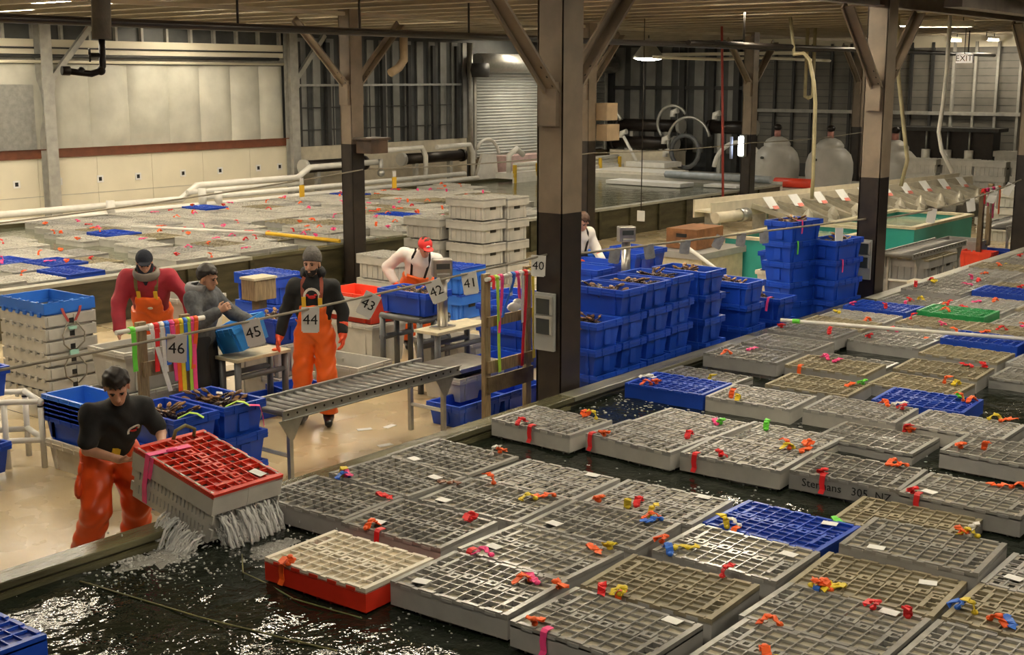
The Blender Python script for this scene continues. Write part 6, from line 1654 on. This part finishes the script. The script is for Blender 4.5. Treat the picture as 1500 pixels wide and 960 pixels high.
f2.mesh('beard', beard, [f2.J['head']], HAIR, vox=0.007, pad=0.15)

# --- man in black T-shirt bending over the rim, lifting the red-lidded crate
J = dict(pelvis=(-0.02, 0, 0.86), chest=(0.16, 0.0, 1.14), neck=(0.25, 0.0, 1.29), head=(0.33, -0.05, 1.395), shL=(0.17, 0.185, 1.195), shR=(0.17, -0.185, 1.195),
         elL=(0.27, 0.27, 1.0), elR=(0.20, -0.235, 0.945), wrL=(0.46, 0.20, 0.98), wrR=(0.40, -0.09, 0.90), hipL=(-0.02, 0.10, 0.82), hipR=(-0.02, -0.10, 0.82),
         knL=(0.10, 0.13, 0.46), knR=(0.10, -0.17, 0.46), anL=(-0.02, 0.14, 0.10), anR=(-0.06, -0.22, 0.10))
f1 = Fig('person', 'man in black T-shirt bending to lift the red-lidded crate', (5.15, 7.80, 0), R(-104), J, (0.86, -0.30, -0.52), skin=SKIN)
f1.body(curl=(0.9, 0.9), handdir={'R': ((0.75, 0.65, 0.05), (0.1, -0.2, -1.0)), 'L': ((0.7, -0.6, -0.1), (0.2, 0.3, 1.0))})
def tee(P_, fig=f1, o=0.010):
    d = fig.torso(P_, o)
    for q in 'LR': d = smin(d, fig.arm(P_, q, o + 0.004, 0.78), 0.04)
    u_ = (P_ - fig.J['pelvis']) @ fig.up
    d = np.maximum(d, -0.13 - u_)
    return d + wob(P_, 0.004, 24) + 0.004 * np.sin(P_[:, 2] * 42 + 5 * np.sin(P_[:, 1] * 13) + P_[:, 0] * 20)
f1.mesh('t_shirt', tee, list(J.values())[:8], BLK)
def pants1(P_): return overall(P_, f1, -0.10, 0.0, 0.030, 0.036, 0.12)
f1.mesh('overalls', pants1, [J[k] for k in ('pelvis', 'hipL', 'hipR', 'knL', 'knR', 'anL', 'anR')], ORANGE2)
def flap(P_):
    a = f1.J['hipR'] + np.array([0.02, -0.10, 0.02]); d = cone(P_, a, a + np.array([0.02, -0.05, -0.24]), 0.022, 0.045, (0.6, 0.8, 0), 0.7)
    return np.maximum(np.abs(d) - 0.012, -0.02 - ((P_ - a) @ np.array([0.5, -0.85, 0]))) + wob(P_, 0.006, 26)
f1.mesh('folded_bib', flap, [f1.J['hipR'], f1.J['hipR'] + np.array([0.1, -.25, -.4])], ORANGE2, vox=0.014)
emblem(f1, tee, 0.86, 0.09, 0.045, 'f1')
mb = MB(); p = f1.project(f1.J['pelvis'] + f1.up * 0.10 - f1.side * 0.01 + f1.fwd * .2, tee, 0.006)
mb.strip([p - f1.up * .04, p + f1.up * .04], 0.06, f1.side, 0.006); mb.build('yellow_buckle', M['tagyellow'], f1.e)
f1.hair(0.016, 0.05, rough=0.004); f1.boots()

# --- man in red jacket and orange bib, dark cap with scarf
J = dict(pelvis=(-0.08, 0, 0.95), chest=(0.07, 0, 1.29), neck=(0.15, 0.0, 1.44), head=(0.225, 0.0, 1.545), shL=(0.08, 0.225, 1.37), shR=(0.08, -0.225, 1.37),
         elL=(0.05, 0.40, 1.14), elR=(0.20, -0.30, 1.10), wrL=(0.22, 0.48, 0.95), wrR=(0.36, -0.28, 0.84), hipL=(-0.08, 0.10, 0.90), hipR=(-0.08, -0.10, 0.90),
         knL=(-0.02, 0.12, 0.5), knR=(-0.02, -0.12, 0.5), anL=(-0.1, 0.13, 0.1), anR=(-0.1, -0.13, 0.1))
f3 = Fig('person', 'man in red jacket, orange bib and dark cap bending over a grey tub', (8.36, 11.74, 0), R(-136), J, (0.86, 0.18, -0.42), build=1.02)
f3.body(hands=True)
def jacket(P_, fig=f3, o=0.026):
    d = fig.torso(P_, o)
    for q in 'LR': d = smin(d, fig.arm(P_, q, o, 1.95, 0.056, 0.050, 0.044), 0.05)
    u_ = (P_ - fig.J['pelvis']) @ fig.up
    return np.maximum(d, -0.12 - u_) + wob(P_, 0.006, 20, 2.0)
f3.mesh('jacket', jacket, list(J.values())[:10], REDJ)
f3.mesh('overalls', lambda P_: overall(P_, f3, 0.78, 0.2, 0.050, 0.035, 0.12), list(J.values()), ORANGE)
def collar(P_):
    c = f3.J['neck'] - f3.up * 0.015 + f3.fwd * 0.01; d = np.abs(ellip(P_, c, (0.12, 0.135, 0.10))) - 0.010; z = (P_ - c) @ f3.up
    return np.maximum(d, np.maximum(z - 0.055, -z - 0.05))
f3.mesh('collar', collar, [f3.J['neck']], GCOLLAR, vox=0.010, pad=0.2)
def scarf(P_):
    Q = (P_ - f3.J['head']) @ f3.B.T
    d = ellip(Q, (0.0, 0, -0.055), (0.10, 0.092, 0.095)); d = np.maximum(d, Q[:, 2] - 0.01 + 0.9 * np.maximum(Q[:, 0], 0.0))
    return smin(d, cone(P_, f3.J['neck'] + f3.fwd * 0.06, f3.J['neck'] + f3.fwd * .10 - f3.up * .10, 0.06, 0.025), 0.03)
f3.mesh('scarf', scarf, [f3.J['head'], f3.J['neck']], NAVY, vox=0.010, pad=0.16)
f3.suspenders(lambda P_: jacket(P_), mat('dark_yellow_strap', (0.16, 0.12, 0.03), 0.6), M['tagyellow'], 0.80)
def capdome(fig):
    def f(P_):
        Q = (P_ - fig.J['head']) @ fig.B.T
        d = np.maximum(ellip(Q, (-0.012, 0, 0.042), (0.106, 0.092, 0.098)), 0.026 - 0.05 * Q[:, 0] - Q[:, 2])
        br = ellip(Q - np.outer(Q[:, 0], [0, 0, 0.12]), (0.105, 0, 0.040), (0.066, 0.070, 0.010))
        return smin(d, br, 0.012)
    return f
f3.mesh('cap', capdome(f3), [f3.J['head']], NAVY, vox=0.008, pad=0.2); f3.boots()
mb = MB(); p = f3.project(f3.J['pelvis'] + f3.up * 0.14 + f3.fwd * .3, lambda P_: overall(P_, f3, 0.78, 0.2, 0.050), 0.004); mb.ell(p, (0.022, 0.03, 0.016), 8, 5); mb.build('bib_badge', M['woodpale'], f3.e)

# --- young man in grey hoodie, seen from the side
J = dict(pelvis=(0, 0, 0.93), chest=(0.03, 0, 1.27), neck=(0.05, 0.0, 1.415), head=(0.095, 0.0, 1.525), shL=(0.02, 0.19, 1.34), shR=(0.02, -0.19, 1.34),
         elL=(0.22, 0.27, 1.12), elR=(0.12, -0.27, 1.10), wrL=(0.45, 0.20, 1.06), wrR=(0.31, -0.20, 1.225), hipL=(0, 0.09, 0.88), hipR=(0, -0.09, 0.88),
         knL=(0.04, 0.10, 0.48), knR=(0.04, -0.10, 0.48), anL=(-0.03, 0.11, 0.1), anR=(-0.03, -0.11, 0.1))
f4 = Fig('person', 'young man in grey hooded top and dark trousers, side view at number 45', (7.98, 10.38, 0), R(-68), J, (1, 0.0, -0.22), skin=SKIN2)
f4.body(curl=(0.6, 1.0))
def hood4(P_, fig=f4, o=0.018):
    d = fig.torso(P_, o)
    for q in 'LR': d = smin(d, fig.arm(P_, q, o, 1.9, 0.056, 0.05, 0.042), 0.04)
    return np.maximum(d, -0.10 - (P_ - fig.J['pelvis']) @ fig.up) + wob(P_, 0.005, 22, .5)
f4.mesh('hooded_top', hood4, list(J.values())[:10], GREYC)
def hoodb(P_):
    c = f4.J['neck'] - f4.fwd * 0.05 + f4.up * 0.0; d = np.abs(ellip(P_, c, (0.125, 0.14, 0.085))) - 0.018
    return np.maximum(np.maximum(d, (P_ - c) @ f4.fwd - 0.10), (P_ - c) @ f4.up - 0.045)
f4.mesh('hood', hoodb, [f4.J['neck']], mat('pale_grey_fleece', (0.30, 0.30, 0.31), 0.9), vox=0.010, pad=0.2)
f4.mesh('trousers', lambda P_: np.maximum(smin(np.maximum(f4.torso(P_, 0.015), (P_ - f4.J['pelvis']) @ f4.up - 0.08), f4.legs(P_, 0.018, 0.085, 0.068, 0.06), 0.03), 0.08 - P_[:, 2]), [J[k] for k in ('pelvis', 'hipL', 'hipR', 'knL', 'knR', 'anL', 'anR')], DARKP)
f4.hair(0.018, 0.05); f4.boots(shaft=0.12)

# --- man in red cap, white shirt and orange bib, bending right
J = dict(pelvis=(-0.05, 0, 0.88), chest=(0.12, 0.03, 1.17), neck=(0.21, 0.05, 1.30), head=(0.29, 0.065, 1.37), shL=(0.15, 0.235, 1.20), shR=(0.09, -0.185, 1.28),
         elL=(0.20, 0.32, 0.96), elR=(-0.02, -0.39, 1.09), wrL=(0.36, 0.25, 0.80), wrR=(0.08, -0.30, 0.90), hipL=(-0.05, 0.10, 0.84), hipR=(-0.05, -0.10, 0.84),
         knL=(0.02, 0.12, 0.47), knR=(0.02, -0.12, 0.47), anL=(-0.05, 0.13, 0.1), anR=(-0.05, -0.13, 0.1))
f5 = Fig('person', 'man in red cap, white shirt and orange bib bending over totes', (12.12, 11.25, 0), R(-130), J, (0.82, 0.22, -0.52), skin=SKIN)
f5.body(hands='L')
def shirt5(P_, fig=f5, o=0.016):
    d = fig.torso(P_, o)
    for q in 'LR': d = smin(d, fig.arm(P_, q, o, 1.9, 0.06, 0.05, 0.042), 0.04)
    return np.maximum(d, -0.08 - (P_ - fig.J['pelvis']) @ fig.up) + wob(P_, 0.005, 22)
f5.mesh('shirt', shirt5, list(J.values())[:10], WHT)
f5.mesh('overalls', lambda P_: overall(P_, f5, 0.55, 0.3, 0.042, 0.035, 0.12), list(J.values()), ORANGE)
f5.suspenders(shirt5, M['iron'], None, 0.55, 0.03); f5.glove('R', 0.7); f5.boots()
f5.mesh('cap', capdome(f5), [f5.J['head']], REDC, vox=0.008, pad=0.2)
mb = MB(); p = f5.J['head'] + f5.B[0] * 0.088 + f5.B[2] * 0.075; mb.ell(p, (0.012, 0.03, 0.022), 8, 5, Matrix(f5.B.tolist()).transposed()); mb.build('cap_badge', WHT, f5.e)
f5.hair(0.010, 0.05, mat('brown_hair', (0.08, 0.035, 0.018), 0.6), low=-0.03)

# --- man half hidden behind the nearest column
J = dict(pelvis=(-0.02, 0, 0.94), chest=(0.09, 0, 1.27), neck=(0.15, 0.0, 1.41), head=(0.21, 0.0, 1.51), shL=(0.08, 0.20, 1.34), shR=(0.08, -0.20, 1.34),
         elL=(0.14, 0.28, 1.10), elR=(0.16, -0.28, 1.10), wrL=(0.32, 0.27, 0.95), wrR=(0.36, -0.18, 0.98), hipL=(-0.02, 0.10, 0.9), hipR=(-0.02, -0.10, 0.9),
         knL=(0.03, 0.12, 0.5), knR=(0.03, -0.12, 0.5), anL=(-0.05, 0.13, 0.1), anR=(-0.05, -0.13, 0.1))
f6 = Fig('person', 'man in white shirt and dark bib half hidden by nearest column', (14.70, 10.61, 0), R(-112), J, (0.85, 0.1, -0.5), skin=SKIN, vox=0.018)
f6.body(hands=False)
f6.mesh('shirt', lambda P_: shirt5(P_, f6), list(J.values())[:10], WHT)
f6.mesh('overalls', lambda P_: overall(P_, f6, 0.55, 0.3, 0.042, 0.035, 0.12), list(J.values()), mat('navy_oilskin', (0.02, 0.025, 0.06), 0.5))
f6.suspenders(lambda P_: shirt5(P_, f6), M['iron'], None, 0.55, 0.03); f6.glove('L', 0.5); f6.glove('R', 0.5); f6.hair(0.016, 0.05, bpy.data.materials['brown_hair']); f6.boots()
# ---------------------------------------------------------------- rope lines with hanging number cards, tape racks
def sag(a, b, s, n=14):
    a = Vector(a); b = Vector(b)
    return [a.lerp(b, k / n) - Vector((0, 0, s * 4 * (k / n) * (1 - k / n))) for k in range(n + 1)]
RY = 7.2
r1 = sag((2.9, RY, 1.74), (9.54, RY, 1.86), 0.045)
thing('rope', 'grey rope with number cards from nearest column to the left', 'rope', MB().tube(r1, 0.010, 6), M['rope'])
r2 = sag((9.84, RY, 1.82), (16.83, RY, 1.58), 0.0)
thing('rope', 'grey rope from nearest column to the second column', 'rope', MB().tube(r2, 0.012, 6), M['rope'])
r3 = sag((17.11, RY, 1.55), (23.47, RY, 1.72), 0.10)
thing('rope', 'grey rope right of the second column with small cards', 'rope', MB().tube(r3, 0.014, 6), M['rope'])
for q, (a, b, lb) in enumerate((((15.45, 15.56, 1.97), (8.0, 15.56, 1.62), 'left of the back tank column'), ((15.6, 15.56, 1.97), (22.2, 15.56, 1.95), 'between the first two back tank columns'), ((22.2, 15.56, 1.95), (29.1, 15.56, 1.9), 'between middle and far back tank columns'), ((29.1, 15.56, 1.9), (35.8, 15.56, 1.95), 'between the two farthest back tank columns'))):
    thing('rope', 'thin line strung ' + lb, 'rope', MB().tube(sag(a, b, 0.05), 0.013, 5), M['rope'])
for k, x in enumerate((14.05, 16.19)):
    thing('yellow_tag', 'yellow tag on the line %s of the back tank column' % ('left', 'right')[k], 'tag', MB().b2(-0.05, 0.05, -0.006, 0.006, -0.19, 0.0), M['tagyellow'], (x, 15.54, 1.80))
    thing('line_tie', 'white tie above the %s yellow tag' % ('left', 'right')[k], 'tag', MB().b2(-0.04, 0.04, -0.006, 0.006, 0.0, 0.1), M['paper'], (x, 15.54, 1.81))
def on_rope(pts, x):
    for a, b in zip(pts[:-1], pts[1:]):
        lo, hi = sorted((a.x, b.x))
        if lo <= x <= hi: return a.lerp(b, (x - a.x) / (b.x - a.x))
def card(num, x, pts, tilt, yaw, label, w=0.135, h=0.22, m=None):
    p = on_rope(pts, x); e = empty('number_card', label, 'sign', (p.x, p.y - 0.012, p.z))
    e.rotation_euler = (R(6), R(tilt), R(yaw))
    MB().b2(-w / 2, w / 2, -0.002, 0.002, -h * 0.82, h * 0.06).build('card', m or M['paper'], e)
    MB().b2(-w / 2 + 0.01, w / 2 - 0.01, -0.004, -0.002, -h * 0.86, -h * 0.80).build('card_tail', m or M['paper'], e)
    if num: text_mesh(num, 0.115, 'lettering', M['ink'], e, (0, -0.0045, -h * 0.40), (R(90), 0, 0), 0.001)
card('46', 5.315, r1, 4, -48, 'number 46 card hanging on the rope over the tape rack')
card('45', 5.962, r1, -13, -48, 'number 45 card hanging on the rope before the sky blue tote')
card('44', 6.547, r1, 2, -46, 'number 44 card on the rope before the orange bib')
card('43', 7.223, r1, 28, -46, 'number 43 card on the rope before the red tub')
card('42', 7.930, r1, -22, -46, 'number 42 card on the rope above the lobster tote')
card('41', 8.398, r1, -9, -42, 'number 41 card on the rope beside the scale indicator')
card('40', 9.400, r1, 3, -60, 'number 40 card at the rope end by nearest column')
for k, (x, n) in enumerate(((9.97, '39'), (10.67, '38'), (11.28, '37'), (12.03, '36'), (12.80, '35'), (13.28, '34'), (13.83, '33'))):
    card('', x, r2, (-6, 8, -10, 6, 24, 4, -5)[k], -50, 'small grey card sleeve on the rope right of nearest column, %s along' % ORD[k], 0.11, 0.17, M['sleeve'])
for k, x in enumerate((19.27, 20.9, 22.04, 22.92)):
    card('', x, r3, (5, -12, 14, 25)[k], -50, 'pale card on the rope right of the second column, %s along' % ORD[k], 0.14, 0.24)
thing('white_card', 'blank white card standing on the right tall tote stack', 'sign', MB().box((0, 0, 0.09), (0.11, 0.01, 0.18), Matrix.Rotation(R(-40), 3, 'Z')), M['paper'], (15.98, 7.20, 1.355))
def tape_rack(x0, x1, y, zt, label, zb0, boards, pipe=True, z_low=0.0):
    e = empty('tape_rack', label, 'rack', (x0, y, 0))
    w = x1 - x0
    for x in (0, w): MB().b2(x - 0.045, x + 0.045, -0.025, 0.025, z_low, zt).build('post', M['wood'], e, bevel=0.004)
    for z, hh in boards: MB().b2(-0.02, w + 0.05, -0.05, -0.025, z - hh / 2, z + hh / 2).build('cross_board', M['wood' if z > 0.6 else 'wooddark'], e)
    MB().tube([(-0.28 if pipe else -0.05, -0.045, zt - 0.05), (w + 0.18, -0.045, zt - 0.05)], 0.022, 10).build('pvc_bar', M['pvc'], e)
    for x in (0, w): MB().b2(x - 0.03, x + 0.03, -0.02, 0.25, 0, 0.05).build('foot', M['wooddark'], e)
    return e
tape_rack(6.56, 7.03, 9.38, 1.40, 'wooden rack hung with coloured tapes under number 46', 0, ((0.98, 0.13), (0.62, 0.12)))
tape_rack(9.58, 10.24, 7.98, 1.60, 'wooden rack hung with coloured tapes beside nearest column', 0, ((1.12, 0.10), (0.66, 0.12), (0.48, 0.16)), False)
def tape(x, y, z, L, c, label, w=0.035, sw=0.0):
    mb = MB(); mb.strip([(x, y + 0.03, z - 0.03), (x, y, z + 0.025), (x, y - 0.03, z - 0.02), (x + sw * .3, y - 0.035, z - L * .35), (x + sw * .7, y - 0.03, z - L * .7), (x + sw, y - 0.035, z - L)], w, (1, 0.1, 0), 0.003)
    mb.tube([(x - w / 2, y, z), (x + w / 2, y, z)], 0.032, 10)
    return thing('flagging_tape', label, 'tape', mb, RIB[c])
for k, (dx, c, L, sw) in enumerate(((-0.14, 'green', 0.36, 0.0), (0.07, 'white', 0.60, 0.16), (0.13, 'red', 0.40, -0.02), (0.19, 'white', 0.42, 0.02), (0.25, 'blue', 0.36, 0.0), (0.31, 'pink', 0.52, 0.02), (0.37, 'orange', 0.62, 0.0), (0.42, 'yellow', 0.72, 0.0), (0.47, 'blue', 0.45, 0.0), (0.515, 'lime', 0.74, 0.0), (0.555, 'pink', 0.74, 0.0), (0.60, 'orange', 0.44, -0.06))):
    tape(6.56 + dx * 0.9, 9.335, 1.35, L, c, '%s tape on the rack under number 46, %s from left' % (c, ORD[k]), 0.048, sw)
for k, (dx, c, L, sw) in enumerate(((0.03, 'red', 0.10, 0), (0.09, 'lime', 0.95, 0.03), (0.17, 'pink', 0.55, -0.06), (0.30, 'white', 0.20, 0.0), (0.36, 'blue', 0.40, -0.2), (0.42, 'pink', 0.25, 0.02), (0.49, 'white', 0.50, 0.0), (0.56, 'red', 0.95, -0.08), (0.66, 'yellow', 0.9, 0.02))):
    tape(9.58 + dx, 7.935, 1.55, L, c, '%s tape on the rack beside nearest column, %s from left' % (c, ORD[k]), 0.045, sw)
thing('tape_bundle', 'crumpled white and red tape bundle on the rack beside nearest column', 'tape', MB().ell((0, 0, 0), (0.10, 0.05, 0.05), 10, 6).ell((0.05, 0, 0.04), (0.06, 0.04, 0.04), 8, 5), RIB['white'], (9.93, 7.9, 1.23))
e = empty('tape_post', 'far wooden post hung with pink and white tapes', 'rack', (23.9, 8.0, 0))
MB().b2(-0.05, 0.05, -0.04, 0.04, 0, 1.5).build('post', M['wooddark'], e); MB().b2(0.40, 0.50, -0.04, 0.04, 0.4, 1.55).build('post', M['wood'], e); MB().b2(-0.3, 0.7, -0.06, -0.03, 1.42, 1.50).build('cross_board', M['wood'], e)
for k, (dx, c, L) in enumerate(((-0.2, 'red', 0.25), (0.0, 'pink', 0.3), (0.15, 'white', 0.45), (0.3, 'pink', 0.55), (0.5, 'white', 0.4), (0.62, 'orange', 0.5))):
    tape(23.9 + dx, 7.92, 1.48, L, c, '%s tape on the far tape post, %s from left' % (c, ORD[k]), 0.12)
